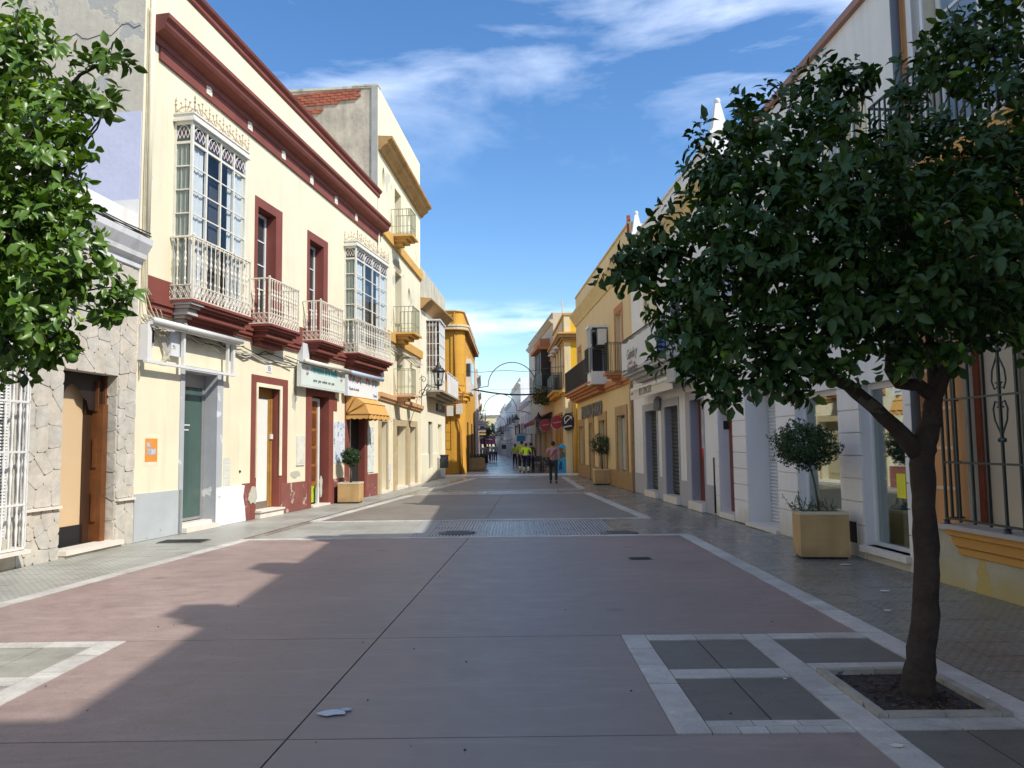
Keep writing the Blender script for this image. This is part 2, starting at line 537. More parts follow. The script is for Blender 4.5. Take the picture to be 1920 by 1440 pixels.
# ================================================================== materials of the street
CREAM = mat('cream_plaster', (0.75, 0.685, 0.50), var=0.06, vs=0.8, bump=0.12, bs=25, streak=0.10, col2=(0.62, 0.58, 0.46), thr=0.70, ps=1.3)
CREAM2 = mat('peeling_cream', (0.75, 0.69, 0.50), var=0.07, vs=1.2, bump=0.2, bs=25, streak=0.16, col2=(0.52, 0.50, 0.42), thr=0.61, ps=1.1)
REDP = mat('oxblood_paint', (0.215, 0.062, 0.046), var=0.12, vs=1.5, bump=0.12, bs=30, rough=0.7, streak=0.15)
REDW = mat('worn_oxblood_paint', (0.23, 0.080, 0.066), var=0.18, vs=2.5, bump=0.4, bs=18, col2=(0.42, 0.34, 0.28), thr=0.575, ps=2.6, rough=0.8)
GREYPL = mat('grey_plinth_paint', (0.42, 0.45, 0.46), var=0.08, vs=1.5, bump=0.2, col2=(0.28, 0.29, 0.29), thr=0.68, ps=4)
WHITEW = mat('white_wash', (0.79, 0.75, 0.69), var=0.06, vs=1.0, bump=0.14, streak=0.10, low=(0.55, (0.52, 0.47, 0.36)))
WHITER = mat('white_reveal', (0.72, 0.70, 0.69), var=0.05, vs=1.0, bump=0.1)
WHITEP = mat('patched_white', (0.78, 0.79, 0.78), var=0.05, vs=2, bump=0.35, bs=14, col2=(0.42, 0.43, 0.43), thr=0.66, ps=3)
LILAC = mat('lilac_patch', (0.58, 0.58, 0.70), var=0.05, vs=1.2, bump=0.3, bs=8)
GABLE = mat('bare_render', (0.60, 0.53, 0.42), var=0.12, vs=0.9, bump=0.45, bs=7, col2=(0.44, 0.42, 0.37), thr=0.58, ps=0.9, streak=0.12)
GABLE2 = mat('rough_gable_render', (0.48, 0.42, 0.33), var=0.30, vs=1.0, bump=0.7, bs=6, col2=(0.30, 0.22, 0.16), thr=0.63, ps=1.8, streak=0.25)
STONE = [mat('crazy_stone_%s' % n_, c_, var=0.16, vs=3, bump=0.7, bs=9, rough=0.9) for n_, c_ in
         (('a', (0.54, 0.495, 0.42)), ('b', (0.515, 0.485, 0.42)), ('c', (0.555, 0.50, 0.415)), ('d', (0.50, 0.475, 0.415)))]
MORTAR = mat('mortar', (0.50, 0.47, 0.40), var=0.1, bump=0.5, bs=20)
MARBLE = mat('pale_marble', (0.72, 0.66, 0.58), rough=0.45, var=0.07, vs=4, bump=0.05)
OCHREC = mat('ochre_cornice', (0.40, 0.245, 0.10), var=0.2, vs=2, bump=0.3, streak=0.35, bs=15)
ORANGEC = mat('amber_trim', (0.62, 0.36, 0.10), var=0.08, vs=2, bump=0.1)
PEACH = mat('peach_trim', (0.66, 0.38, 0.20), var=0.08, vs=2, bump=0.1)
SANDST = mat('sandstone_frame', (0.46, 0.36, 0.22), var=0.14, vs=4, bump=0.3, bs=25)
PALEWH = mat('ivory_plaster', (0.80, 0.76, 0.60), var=0.05, vs=1, bump=0.12, streak=0.14, low=(0.5, (0.55, 0.5, 0.4)))
AMBER = mat('deep_amber_wall', (0.62, 0.33, 0.045), var=0.07, vs=1.4, bump=0.1, streak=0.1)
AMBERT = mat('amber_tower_trim', (0.60, 0.33, 0.06), var=0.1, vs=2, bump=0.1)
GREYST = mat('weathered_parapet', (0.52, 0.49, 0.38), var=0.15, vs=1.5, bump=0.2, streak=0.5)
APRICOT = mat('apricot_wall', (0.60, 0.30, 0.12), var=0.06, vs=1.5, bump=0.12)
APRIJ = mat('apricot_joint', (0.72, 0.52, 0.32), var=0.05)
PLST = mat('stained_stone_plinth', (0.46, 0.42, 0.30), var=0.16, vs=1.6, bump=0.35, col2=(0.50, 0.38, 0.14), thr=0.6, ps=1.4, low=(0.35, (0.50, 0.38, 0.12)))
GREYFR = mat('grey_door_surround', (0.42, 0.41, 0.41), var=0.05, vs=2, bump=0.08)
TAN = mat('tan_wall', (0.70, 0.52, 0.27), var=0.05, vs=1, bump=0.12, streak=0.12)
TERRA = mat('terracotta_trim', (0.48, 0.20, 0.085), var=0.12, vs=2, bump=0.12)
BROWNST = mat('brown_stone_surround', (0.36, 0.21, 0.09), var=0.2, vs=6, bump=0.15, rough=0.5)
YELL = mat('lemon_wall', (0.72, 0.45, 0.03), var=0.06, vs=1.5, bump=0.1, col2=(0.8, 0.65, 0.3), thr=0.66, ps=1.6)
CREAMR = mat('cream_wall_far', (0.72, 0.60, 0.36), var=0.06, vs=1, bump=0.12, streak=0.2)
BEIGE = mat('beige_wall_far', (0.52, 0.45, 0.34), var=0.07, vs=1, bump=0.12, streak=0.15)
IRONW = mat('cream_painted_iron', (0.74, 0.68, 0.56), var=0.14, vs=14, bump=0.1, rough=0.5, col2=(0.36, 0.20, 0.10), thr=0.66, ps=9)
IRONB = plain('black_iron', (0.02, 0.022, 0.024), 0.45)
IRONG = plain('green_black_iron', (0.015, 0.03, 0.026), 0.4)
IRONO = mat('verdigris_rail', (0.30, 0.31, 0.20), var=0.2, vs=5, rough=0.6)
WHITEM = plain('white_lacquer', (0.70, 0.695, 0.67), 0.4)
WOODW = mat('cream_painted_timber', (0.72, 0.69, 0.60), var=0.08, vs=6, bump=0.1, rough=0.6, col2=(0.42, 0.30, 0.2), thr=0.70, ps=8)
WOODB = mat('varnished_brown_wood', (0.15, 0.055, 0.018), var=0.25, vs=3, bump=0.1, bs=40, rough=0.35)
WOODR = mat('red_brown_wood', (0.20, 0.045, 0.02), var=0.2, vs=3, bump=0.08, rough=0.35)
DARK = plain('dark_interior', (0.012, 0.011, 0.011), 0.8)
SHOPIN = mat('shop_interior_grey', (0.30, 0.34, 0.30), var=0.1, vs=1)
GLASSD = mat('dark_window_glass', (0.035, 0.045, 0.05), rough=0.06, var=0.1, bump=0.0, spec=0.8)
GLASSC = glass_clear('bay_glass', (.97, .98, .98), .02)
GLASSS = glass_clear('shop_glass', (0.80, 0.90, 0.84), 0.30)
TEAL = mat('frosted_teal_glass', (0.065, 0.115, 0.10), rough=0.12, var=0.12, vs=1.2, bump=0.0, spec=0.6)
CURT = mat('net_curtain', (0.58, 0.61, 0.62), var=0.06, vs=6, bump=0.1)
CURTG = mat('grey_green_net_curtain', (0.44, 0.46, 0.38), var=0.08, vs=8, bump=0.1)
ALU = plain('grey_aluminium', (0.42, 0.42, 0.42), 0.4, 0.6)
PLAST = plain('pale_grey_plastic', (0.62, 0.64, 0.66), 0.5)
CABLE = plain('black_cable', (0.025, 0.025, 0.025), 0.6)
CABLEG = plain('painted_cable', (0.46, 0.43, 0.36), 0.6)


def panes(parent, cells, y, mt, name='pane', th=0.006):
    for a, c, e, t_ in cells:
        MB().box(a, c, y, y + th, e, t_).build(name, mt, parent)


def casement(parent, x0, x1, z0, z1, y, cols, rows, mf, mg, fw=0.05, name='window', bw=0.025, solid=0.0, dep=0.05):
    """framed glazed leaf set; solid = height of a closed bottom panel"""
    b = MB()
    b.box(x0, x0 + fw, y, y + dep, z0, z1); b.box(x1 - fw, x1, y, y + dep, z0, z1)
    b.box(x0 + fw, x1 - fw, y, y + dep, z1 - fw, z1); b.box(x0 + fw, x1 - fw, y, y + dep, z0, z0 + fw + solid)
    xi0, xi1, zi0, zi1 = x0 + fw, x1 - fw, z0 + fw + solid, z1 - fw
    cw = (xi1 - xi0) / cols; rh = (zi1 - zi0) / rows
    for i in range(1, cols):
        ww = bw * (1.8 if cols % 2 == 0 and i == cols // 2 else 1)
        b.box(xi0 + cw * i - ww / 2, xi0 + cw * i + ww / 2, y + 0.003, y + dep - 0.003, zi0, zi1)
    for j in range(1, rows):
        b.box(xi0, xi1, y + 0.006, y + dep - 0.006, zi0 + rh * j - bw / 2, zi0 + rh * j + bw / 2)
    w_ = b.build(name, mf, parent)
    for i in range(cols):
        for j in range(rows):
            MB().box(xi0 + cw * i + 0.004, xi0 + cw * (i + 1) - 0.004, y + dep * .5, y + dep * .5 + 0.006, zi0 + rh * j + 0.004, zi0 + rh * (j + 1) - 0.004).build('pane', mg, w_)
    return w_


def stepped(b, x0, x1, y1, z, layers):
    """stack of slabs going down from z: (thickness, projection, side inset)"""
    for th, pr, ins in layers:
        b.box(x0 + ins, x1 - ins, -pr, y1, z - th, z)
        z -= th
    return z


BAL = {}


def cast_baluster():
    if 'c' not in BAL:
        b = MB(); r = 0.017
        b.lathe([(r * .6, 0), (r, .02), (r * .6, .06), (r * 1.5, .12), (r * .6, .17), (r * .6, .36), (r * 1.3, .42), (r * .8, .47), (r * 1.7, .53), (r * .8, .60), (r * 1.3, .66), (r * .6, .72), (r * .6, .90), (r * 1.5, .95), (r * .6, 1.0)], n=6)
        BAL['c'] = b.mesh('baluster', IRONW)
    return BAL['c']


def scroll_cell(b, x, y, z, w_, h_, r=0.006):
    """one cell of cast lattice: two interlaced rings with a lozenge"""
    for cz in (z + h_ * .28, z + h_ * .72):
        pts = [(x + w_ * .5 * math.cos(a), y, cz + h_ * .27 * math.sin(a)) for a in [2 * math.pi * k / 8 for k in range(9)]]
        b.tube(pts, r, 4, False)
    b.tube([(x - w_ * .5, y, z), (x + w_ * .5, y, z + h_)], r * .9, 3, False)
    b.tube([(x + w_ * .5, y, z), (x - w_ * .5, y, z + h_)], r * .9, 3, False)


def cast_railing(parent, x0, x1, proj, z0, z1, latt=0.26, sp=0.115, top=True, name='railing'):
    """ornate cast-iron balcony rail round three sides; lattice band at the foot; one object per baluster"""
    b = MB()
    path = [(x0, 0), (x0, -proj), (x1, -proj), (x1, 0)]
    for (a, c), (e, f) in zip(path, path[1:]):
        if top:
            b.bar((a, c, z1), (e, f, z1), 0.045, 0.03)
        b.bar((a, c, z0 + latt), (e, f, z0 + latt), 0.02, 0.02)
        b.bar((a, c, z0 + 0.02), (e, f, z0 + 0.02), 0.03, 0.02)
    for q in ((x0, -proj), (x1, -proj)):
        b.bar((*q, z0), (*q, z1), 0.035, 0.035); b.ball((*q, z1 + 0.03), 0.03, 6, 4)
    r_ = b.build(name, IRONW, parent)
    me = cast_baluster(); lt = MB()
    for (a, c), (e, f) in zip(path, path[1:]):
        L = math.hypot(e - a, f - c); n = max(2, round(L / sp)); u = ((e - a) / L, (f - c) / L)
        for i in range(1, n):
            px, py = a + u[0] * L * i / n, c + u[1] * L * i / n
            o = link('baluster', me, r_); o.location = (px, py, z0 + latt); o.scale = (1, 1, z1 - z0 - latt)
        nl = max(1, round(L / 0.13))
        # lattice cells along the run
        for i in range(nl):
            s_ = L * (i + .5) / nl; w_ = L / nl
            sub = MB(); scroll_cell(sub, 0, 0, z0 + 0.03, w_, latt - 0.04)
            for v in sub.v:
                pass
            off = len(lt.v)
            lt.v += [(a + u[0] * (s_ + v[0]) - u[1] * v[1], c + u[1] * (s_ + v[0]) + u[0] * v[1], v[2]) for v in sub.v]
            lt.f += [tuple(k + off for k in f_) for f_ in sub.f]; lt.mi += sub.mi; lt.sm += sub.sm
    lt.build('lattice_band', IRONW, r_)
    return r_


def bar_railing(parent, x0, x1, proj, z0, z1, mt, sp=0.12, mid=None, r=0.008, name='railing', x0y=0, sides=(1, 1)):
    b = MB(); path = [(x0, 0), (x0, -proj), (x1, -proj), (x1, 0)]
    segs = [s for k, s in enumerate(zip(path, path[1:])) if k == 1 or sides[0 if k == 0 else 1]]
    for (a, c), (e, f) in segs:
        b.bar((a, c, z1), (e, f, z1), 0.04, 0.018); b.bar((a, c, z0 + 0.06), (e, f, z0 + 0.06), 0.02, 0.016)
        if mid:
            b.bar((a, c, z0 + (z1 - z0) * mid), (e, f, z0 + (z1 - z0) * mid), 0.018, 0.014)
        L = math.hypot(e - a, f - c); n = max(2, round(L / sp))
        for i in range(n + 1):
            px, py = a + (e - a) * i / n, c + (f - c) * i / n
            b.bar((px, py, z0), (px, py, z1), r * 2, r * 2)
    return b.build(name, mt, parent)


def stain_panel(parent, x0, x1, y, z0, z1, side=None):
    """stained-glass light under a bay roof: white tracery with coloured lozenges"""
    W_, H_ = x1 - x0, z1 - z0
    cx, cz = (x0 + x1) / 2, (z0 + z1) / 2
    cols = [plain('ruby_glass', (0.16, 0.012, 0.02), 0.15), plain('bottle_green_glass', (0.012, 0.09, 0.05), 0.15), plain('violet_glass', (0.07, 0.05, 0.22), 0.15), plain('smoke_glass', (0.05, 0.055, 0.06), 0.15)]
    b = MB()

    def P(u, v, dy=0.0):
        q = (cx + u * W_ / 2, v * H_ / 2 + cz)
        return (q[0], y + dy, q[1]) if side is None else (side, y + (q[0] - x0), q[1])
    b.m = 3; b.quad(P(-1, -1, .03), P(1, -1, .03), P(1, 1, .03), P(-1, 1, .03))
    D = 0.02 if side is None else 0.0
    for u0, mi in ((-.55, 1 if side else 2), (0, 0), (.55, 2)):
        b.m = mi; w_ = .27
        b.quad(P(u0, -.55 + abs(u0) * .1, D), P(u0 + w_, 0, D), P(u0, .62 - abs(u0) * .4, D), P(u0 - w_, 0, D))
    b.m = 4
    lines = []
    for u0 in (-.55, 0, .55):
        lines += [(u0, -.65, u0 + .26, 0), (u0 + .26, 0, u0, .65), (u0, .65, u0 - .26, 0), (u0 - .26, 0, u0, -.65)]
    lines += [(-1, -.5, -.8, 0), (-.8, 0, -1, .5), (1, -.5, .8, 0), (.8, 0, 1, .5)]
    arc = [(math.cos(a) * .98, -.75 + 1.7 * math.sin(a)) for a in [math.pi * k / 8 for k in range(9)]]
    lines += [(*p_, *q_) for p_, q_ in zip(arc, arc[1:])]
    for a, c, e, f in lines:
        b.tube([P(a, c, -.002), P(e, f, -.002)], 0.007, 4, False)
    b.build('stained_glass_light', cols + [WOODW], parent, recalc=False)


def crest(b, x0, x1, y, z, h, n, xs=None):
    """pierced cresting along a bay roof: fans between spikes"""
    def put(u, v):
        return (u, y, z + v) if xs is None else (xs, u, z + v)
    w_ = (x1 - x0) / n
    for i in range(n):
        c = x0 + w_ * (i + .5)
        for k in range(5):
            a = math.pi * (k + .5) / 5; L = h * (.75 + .3 * math.sin(a)); ex = math.cos(a) * w_ * .42
            b.tube([put(c, 0), put(c + ex * .7, L * .45 * math.sin(a) + .01), put(c + ex, L * math.sin(a))], 0.010, 4, False)
            b.ball(put(c + ex, L * math.sin(a)), 0.026, 5, 3); b.ball(put(c + ex * .75, L * .6 * math.sin(a)), 0.02, 5, 3)
        pts = [put(c + math.cos(a) * w_ * .46, h * .5 * math.sin(a)) for a in [math.pi * k / 6 for k in range(7)]]
        b.tube(pts, 0.013, 4, False)
    for i in range(n + 1):
        c = x0 + w_ * i
        b.tube([put(c, 0), put(c, h * 1.25)], 0.009, 4); b.ball(put(c, h * .75), 0.026, 5, 4); b.ball(put(c, h * 1.05), 0.02, 5, 4)
        b.ball(put(c, h * .4), 0.018, 5, 4)


def bay(root, x0, x1, pr, zf, zr, zg, zt, ncol=4, nrow=4, label=None, ncrest=4):
    """closed iron-and-glass bay: zf floor, zr railing top, zg top of main glass, zt underside of roof"""
    b = MB(); W_ = x1 - x0; cw = W_ / ncol; ps_ = 0.055
    for i in range(ncol + 1):
        xx = x0 + cw * i; ww = ps_ if i in (0, ncol) else 0.04
        b.box(xx - ww / 2 if 0 < i < ncol else (xx if i == 0 else xx - ww), xx + ww / 2 if 0 < i < ncol else (xx + ww if i == 0 else xx), -pr, -pr + 0.05, zf, zt)
    for zz, hh in ((zg, 0.05), (zr, 0.05), (zt - .03, .06)):
        b.box(x0 + .003, x1 - .003, -pr + 0.004, -pr + 0.046, zz - hh / 2, zz + hh / 2)
        for xs_ in (x0, x1 - .045):
            b.box(xs_ + .004, xs_ + .041, -pr + .05, -0.002, zz - hh / 2, zz + hh / 2)
    for xs_ in (x0, x1 - .045):
        b.box(xs_, xs_ + .045, -0.05, -0.001, zf, zt)
    rh = (zg - zr) / nrow
    for j in range(1, nrow):
        b.box(x0 + .05, x1 - .05, -pr + .012, -pr + .038, zr + rh * j - .012, zr + rh * j + .012)
        for xs_ in (x0 + .01, x1 - .035):
            b.box(xs_, xs_ + .025, -pr + .05, -.05, zr + rh * j - .012, zr + rh * j + .012)
    # roof, thin cornice and crest
    b.box(x0 - .06, x1 + .06, -pr - .06, -.001, zt, zt + .05)
    b.box(x0 - .03, x1 + .03, -pr - .03, -.001, zt + .05, zt + .14)
    b.box(x0 - .05, x1 + .05, -pr - .05, -.001, zt + .14, zt + .17)
    fr = b.build('bay_window', WOODW, root, label=label)
    cb = MB(); crest(cb, x0, x1, -pr - .03, zt + .17, .27, ncrest); crest(cb, -pr - .03, -.03, 0, zt + .17, .27, 1, xs=x0)
    cb.build('roof_crest', mat('rusty_cream_iron', (.62, .50, .34), var=.25, vs=9, rough=.6), fr)
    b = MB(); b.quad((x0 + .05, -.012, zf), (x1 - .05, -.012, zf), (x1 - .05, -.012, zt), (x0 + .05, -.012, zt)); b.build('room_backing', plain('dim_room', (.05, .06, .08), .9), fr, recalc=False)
    for i in range(ncol):
        stain_panel(fr, x0 + cw * i + .03, x0 + cw * (i + 1) - .03, -pr + .02, zg + .03, zt - .06)
        for j in range(-1, nrow):
            e, t_ = (zf, zr - .03) if j < 0 else (zr + rh * j, zr + rh * (j + 1))
            MB().box(x0 + cw * i + .02, x0 + cw * (i + 1) - .02, -pr + .022, -pr + .028, e + .01, t_ - .01).build('pane', GLASSC, fr)
    stain_panel(fr, -pr + .05, -.05, -pr + .05, zg + .03, zt - .06, side=x0 + .015)
    for j in range(-1, nrow):
        e, t_ = (zf, zr - .03) if j < 0 else (zr + rh * j, zr + rh * (j + 1))
        MB().box(x0 + .019, x0 + .025, -pr + .05, -.05, e + .01, t_ - .01).build('pane', GLASSC, fr)
        MB().box(x1 - .025, x1 - .019, -pr + .05, -.05, e + .01, t_ - .01).build('pane', GLASSC, fr)
    # curtains hang just inside, pleated
    def curtain(xa, xb, mt_, side=None):
        q = MB(); q.smooth = True; n = 28; vs = []
        for k in range(n + 1):
            u = xa + (xb - xa) * k / n; dd = .018 * math.sin(k * 1.9) + .008 * math.sin(k * .7)
            for zz in (zf + .05, zg - .02):
                vs.append((u, -pr + .09 + dd, zz) if side is None else (side + .05 + dd, u, zz))
        q.add(vs, [(2 * k, 2 * k + 2, 2 * k + 3, 2 * k + 1) for k in range(n)])
        q.build('curtain', mt_, fr, recalc=False)
    curtain(x0 + .06, x0 + cw * 1.0, CURT); curtain(x0 + cw * 2.75, x0 + cw * ncol - .05, CURT)
    curtain(-pr + .1, -.02, CURTG, side=x0)
    return fr


# ================================================================== LEFT SIDE, NEAREST: stone-clad single-storey house
F1 = Fac((-7.36, 7.0), (-6.75, 13.75))
r1 = F1.root('stone_clad_house', 'low house clad in crazy-paved stone with an open brown door, nearest on the left', 'house')
L1x1 = F1.L
_, zc1 = F1.p(249, 447); _, zc0 = F1.p(249, 500); _, zp1 = F1.p(240, 390)
dx0, dx1, dz0, dz1 = F1.rc(119, 690, 222, 1024)
dz0 = 0.12
wx1, _ = F1.p(34, 800)
_, wz0 = F1.p(20, 1030); wz1 = 3.25
ops1 = [(dx0, dx1, 0.0, dz1, 0.20), (wx1 - 1.15, wx1 - .06, wz0 + .15, wz1, 0.12)]
b = wall(-3.0, L1x1, 0, zc0, zc0, ops1, y=0.0)
shell(b, -3.0, L1x1, 0, 9, zc0, zc0)
b.build('wall', [MORTAR, MORTAR], r1)
b = MB(); b.box(-3.0, L1x1 - .002, 0.03, .3, zc0 + .25, zp1); b.build('parapet', WHITEW, r1)
b = MB(); b.prism([(0.0, zc0 - .02), (-.05, zc0), (-.06, zc0 + .1), (-.14, zc0 + .16), (-.16, zc0 + .24), (-.26, zc1 - .1), (-.28, zc1), (0.0, zc1 + .02)], -3.0, L1x1 - .01)
b.build('cornice', mat('white_grey_cornice', (0.72, 0.72, 0.71), var=.06, vs=1, streak=.25), r1)
# cables lying on the cornice
b = MB()
for k in range(9):
    pts = [(-2 + (L1x1 + 1.9) * i / 12, -.12 - .02 * k + random.uniform(-.02, .02), zc1 + .03 + .02 * (k % 4) + random.uniform(-.02, .02)) for i in range(13)]
    b.tube(pts, .012, 5)
b.build('cable_bundle', CABLE, r1)
# crazy paving: clipped voronoi cells


def vor(pts, x0, x1, z0, z1, gap):
    out = []
    for i, (px, pz) in enumerate(pts):
        poly = [(x0, z0), (x1, z0), (x1, z1), (x0, z1)]
        for j, (qx, qz) in enumerate(pts):
            if i == j or abs(qx - px) + abs(qz - pz) > 2.2:
                continue
            nx_, nz_ = qx - px, qz - pz; L = math.hypot(nx_, nz_); nx_ /= L; nz_ /= L
            d = nx_ * (px + qx) / 2 + nz_ * (pz + qz) / 2 - gap
            new = []
            for a, c in zip(poly, poly[1:] + poly[:1]):
                da = nx_ * a[0] + nz_ * a[1] - d; dc = nx_ * c[0] + nz_ * c[1] - d
                if da <= 0:
                    new.append(a)
                if da * dc < 0:
                    t_ = da / (da - dc); new.append((a[0] + (c[0] - a[0]) * t_, a[1] + (c[1] - a[1]) * t_))
            poly = new
            if len(poly) < 3:
                break
        if len(poly) >= 3:
            out.append(poly)
    return out


def clad(root, x0, x1, z0, z1, size, place=None, name='stone', y0=0.0):
    pts = []; nx_ = max(1, round((x1 - x0) / size)); nz_ = max(1, round((z1 - z0) / size))
    for i in range(nx_):
        for j in range(nz_):
            pts.append((x0 + (i + .5 + random.uniform(-.5, .5)) * (x1 - x0) / nx_, z0 + (j + .5 + random.uniform(-.42, .42)) * (z1 - z0) / nz_))
    for poly in vor(pts, x0 + .005, x1 - .005, z0, z1, .0035):
        # rounded, slightly uneven outline
        q = []
        for a, c in zip(poly, poly[1:] + poly[:1]):
            L = math.hypot(c[0] - a[0], c[1] - a[1])
            if L < .01:
                continue
            f = min(.3, .03 / L)
            q += [(a[0] + (c[0] - a[0]) * f, a[1] + (c[1] - a[1]) * f), (a[0] + (c[0] - a[0]) * (1 - f), a[1] + (c[1] - a[1]) * (1 - f))]
        if len(q) < 3:
            continue
        mb = MB(); y = y0 - .012 - random.uniform(0, .016)
        mb.plate(q, y, y0 + .002)
        if place:
            mb.v = [place(v) for v in mb.v]
        mb.build(name, random.choice(STONE), root)


_, zcap = F1.p(117, 950)
cx0 = 2.2
MRT = None
clad(r1, cx0, wx1 - 1.25, 0, zc0 - .03, .36)
clad(r1, wx1 - 1.25, wx1 + .02, wz1 + .05, zc0 - .03, .42)
clad(r1, wx1 - 1.25, wx1 + .02, 0, wz0 + .02, .40)
clad(r1, wx1 + .02, dx0, zcap + .03, zc0 - .03, .30)
clad(r1, wx1 + .02, dx0, 0, zcap - .03, .20)
clad(r1, dx0, dx1, dz1 + .0, zc0 - .03, .30)
clad(r1, dx1, L1x1 - .01, zcap + .03, zc0 - .03, .27)
clad(r1, dx1, L1x1 - .01, 0, zcap - .03, .26)
clad(r1, 0.0, .18, 0.1, dz1, .3, place=lambda v: (dx1 - .002 + v[1] * .8, v[0] + .0, v[2]))
b = MB(); b.box(wx1 + .02, dx0 - .01, -.07, .0, zcap - .02, zcap + .02); b.box(dx1 + .01, L1x1 - .005, -.07, 0, zcap - .02, zcap + .02)
b.build('plinth_cap', MARBLE, r1)
b = MB(); b.box(dx0 - .02, dx1 + .05, -.16, .20, .05, .12); b.build('threshold', MARBLE, r1)
b = MB(); b.box(dx0 - .01, dx1 + .03, -.12, .0, 0, .05); b.build('step', STONE[2], r1)
# hall seen through the door: dark frame, shaped arch board, pale inner door, open leaf on the far side
yd = .20; wdr = dx1 - dx0
b = MB(); b.box(dx0, dx0 + .05, yd - .02, yd + .06, .12, dz1); b.box(dx1 - .07, dx1, yd - .02, yd + .06, .12, dz1)
arch = [(dx0 + .05, dz1), (dx0 + .05, dz1 - .62), (dx0 + .16, dz1 - .60), (dx0 + .2, dz1 - .45), (dx0 + .34, dz1 - .38), (dx0 + .42, dz1 - .25), (dx0 + .55, dz1 - .2), (dx0 + .68, dz1 - .25), (dx0 + .78, dz1 - .38), (dx0 + .92, dz1 - .45), (dx0 + .98, dz1 - .6), (dx1 - .07, dz1 - .62), (dx1 - .07, dz1)]
b.m = 1
for k in range(len(arch) - 1):     # board in strips so that the curve stays clean
    a, c = arch[k], arch[k + 1]
    if abs(a[0] - c[0]) > 1e-4 and k not in (0, len(arch) - 2):
        b.quad((a[0], yd + .03, a[1]), (c[0], yd + .03, c[1]), (c[0], yd + .03, dz1), (a[0], yd + .03, dz1))
fr = b.build('door_frame', [WOODB, plain('near_black_wood', (.02, .012, .01), .5)], r1)
b = MB(); b.box(dx0 + .05, dx0 + 1.02, yd + .16, yd + .2, .42, dz1 - .1); pd = b.build('inner_door', mat('tan_door_panel', (.62, .45, .27), rough=.5, var=.03), r1)
b = MB(); b.box(dx0 + .05, dx0 + 1.3, yd + .15, yd + .2, .12, .42); b.build('kick_board', DARK, r1)
b = MB(); b.box(dx0 + .10, dx0 + .16, yd + .12, yd + .16, 1.42, 1.62); b.ball((dx0 + .13, yd + .10, 1.5), .03); b.build('door_handle', IRONB, pd)
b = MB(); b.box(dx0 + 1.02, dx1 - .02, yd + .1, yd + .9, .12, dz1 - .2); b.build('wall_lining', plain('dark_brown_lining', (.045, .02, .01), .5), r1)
b = MB(); b.box(dx1 - .24, dx1 - .10, yd - .10, yd + .5, .12, dz1 - .5)
for zz in (.45, 1.35, 2.3):
    b.box(dx1 - .26, dx1 - .24, yd - .02, yd + .06, zz, zz + .5)
b.build('door', WOODB, r1)
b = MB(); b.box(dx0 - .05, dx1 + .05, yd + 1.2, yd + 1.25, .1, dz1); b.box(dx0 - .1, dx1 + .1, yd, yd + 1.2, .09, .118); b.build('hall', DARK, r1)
# white spindle grille over louvred shutters
b = MB(); wa, wb = wx1 - 1.2, wx1 - .03; ga, gb = wz0, wz1 + .05
for zz in (ga + .02, ga + .62, ga + 1.35, ga + 2.05, gb):
    if zz <= gb:
        b.box(wa, wb, -.20, -.17, zz - .015, zz + .015); b.box(wa, wa + .02, -.2, 0, zz - .015, zz + .015); b.box(wb - .02, wb, -.2, 0, zz - .015, zz + .015)
b.box(wa, wa + .02, -.2, -.17, ga, gb); b.box(wb - .02, wb, -.2, -.17, ga, gb)
gr = b.build('window_grille', WHITEM, r1)
sp = MB(); r_ = .013; N = 4
prof = [(r_, 0)]
for k in range(N):
    zb = k / N
    prof += [(r_ * .8, zb + .02), (r_ * 1.6, zb + .09), (r_ * .9, zb + .11), (r_ * 2.0, zb + .14), (r_ * .9, zb + .17), (r_ * 1.5, zb + .19), (r_ * .8, zb + .235)]
prof += [(r_, 1.0)]
sp.lathe(prof, n=7); spm = sp.mesh('spindle', WHITEM)
for k in range(9):
    o = link('spindle', spm, gr); o.location = (wa + .04 + (wb - wa - .08) * k / 8, -.185, ga); o.scale = (1, 1, gb - ga)
for k in (0, 1):
    o = link('spindle', spm, gr); o.location = (wb - .02, -.07 - .06 * k, ga); o.scale = (1, 1, gb - ga)
sh = MB(); xa, xb = wx1 - 1.15, wx1 - .06
for q0, q1 in ((xa, (xa + xb) / 2), ((xa + xb) / 2, xb)):
    sh.box(q0, q0 + .07, .04, .09, wz0 + .15, wz1); sh.box(q1 - .07, q1, .04, .09, wz0 + .15, wz1)
shu = sh.build('shutter', WHITEM, r1)
sm_ = MB(); sm_.add([(0, 0, 0), (1, 0, 0), (1, .03, .03), (0, .03, .03), (0, .004, -.006), (1, .004, -.006), (1, .034, .024), (0, .034, .024)], [(0, 1, 2, 3), (4, 7, 6, 5), (0, 4, 5, 1), (3, 2, 6, 7), (0, 3, 7, 4), (1, 5, 6, 2)])
slm = sm_.mesh('slat', WHITEM)
nz_ = int((wz1 - wz0 - .2) / .045)
for q0, q1 in ((xa + .07, (xa + xb) / 2 - .07), ((xa + xb) / 2 + .07, xb - .07)):
    for k in range(nz_):
        o = link('slat', slm, shu); o.location = (q0, .05, wz0 + .18 + k * .045); o.scale = (q1 - q0, 1, 1)
b = MB(); b.box(wa - .05, wb + .06, -.24, .0, wz0 - .06, wz0 - .01); b.build('sill', MARBLE, r1)
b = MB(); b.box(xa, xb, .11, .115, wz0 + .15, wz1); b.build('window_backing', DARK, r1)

# ================================================================== LEFT: cream house with oxblood trim
F2 = Fac((-6.75, 13.75), (-4.65, 26.5)); L = F2.L
r2 = F2.root('cream_house', 'two-storey cream house with oxblood trim, ornate white balconies and two glazed bays', 'house')


def Z2(px, py, out=0.0):
    return F2.p(px, py, out)


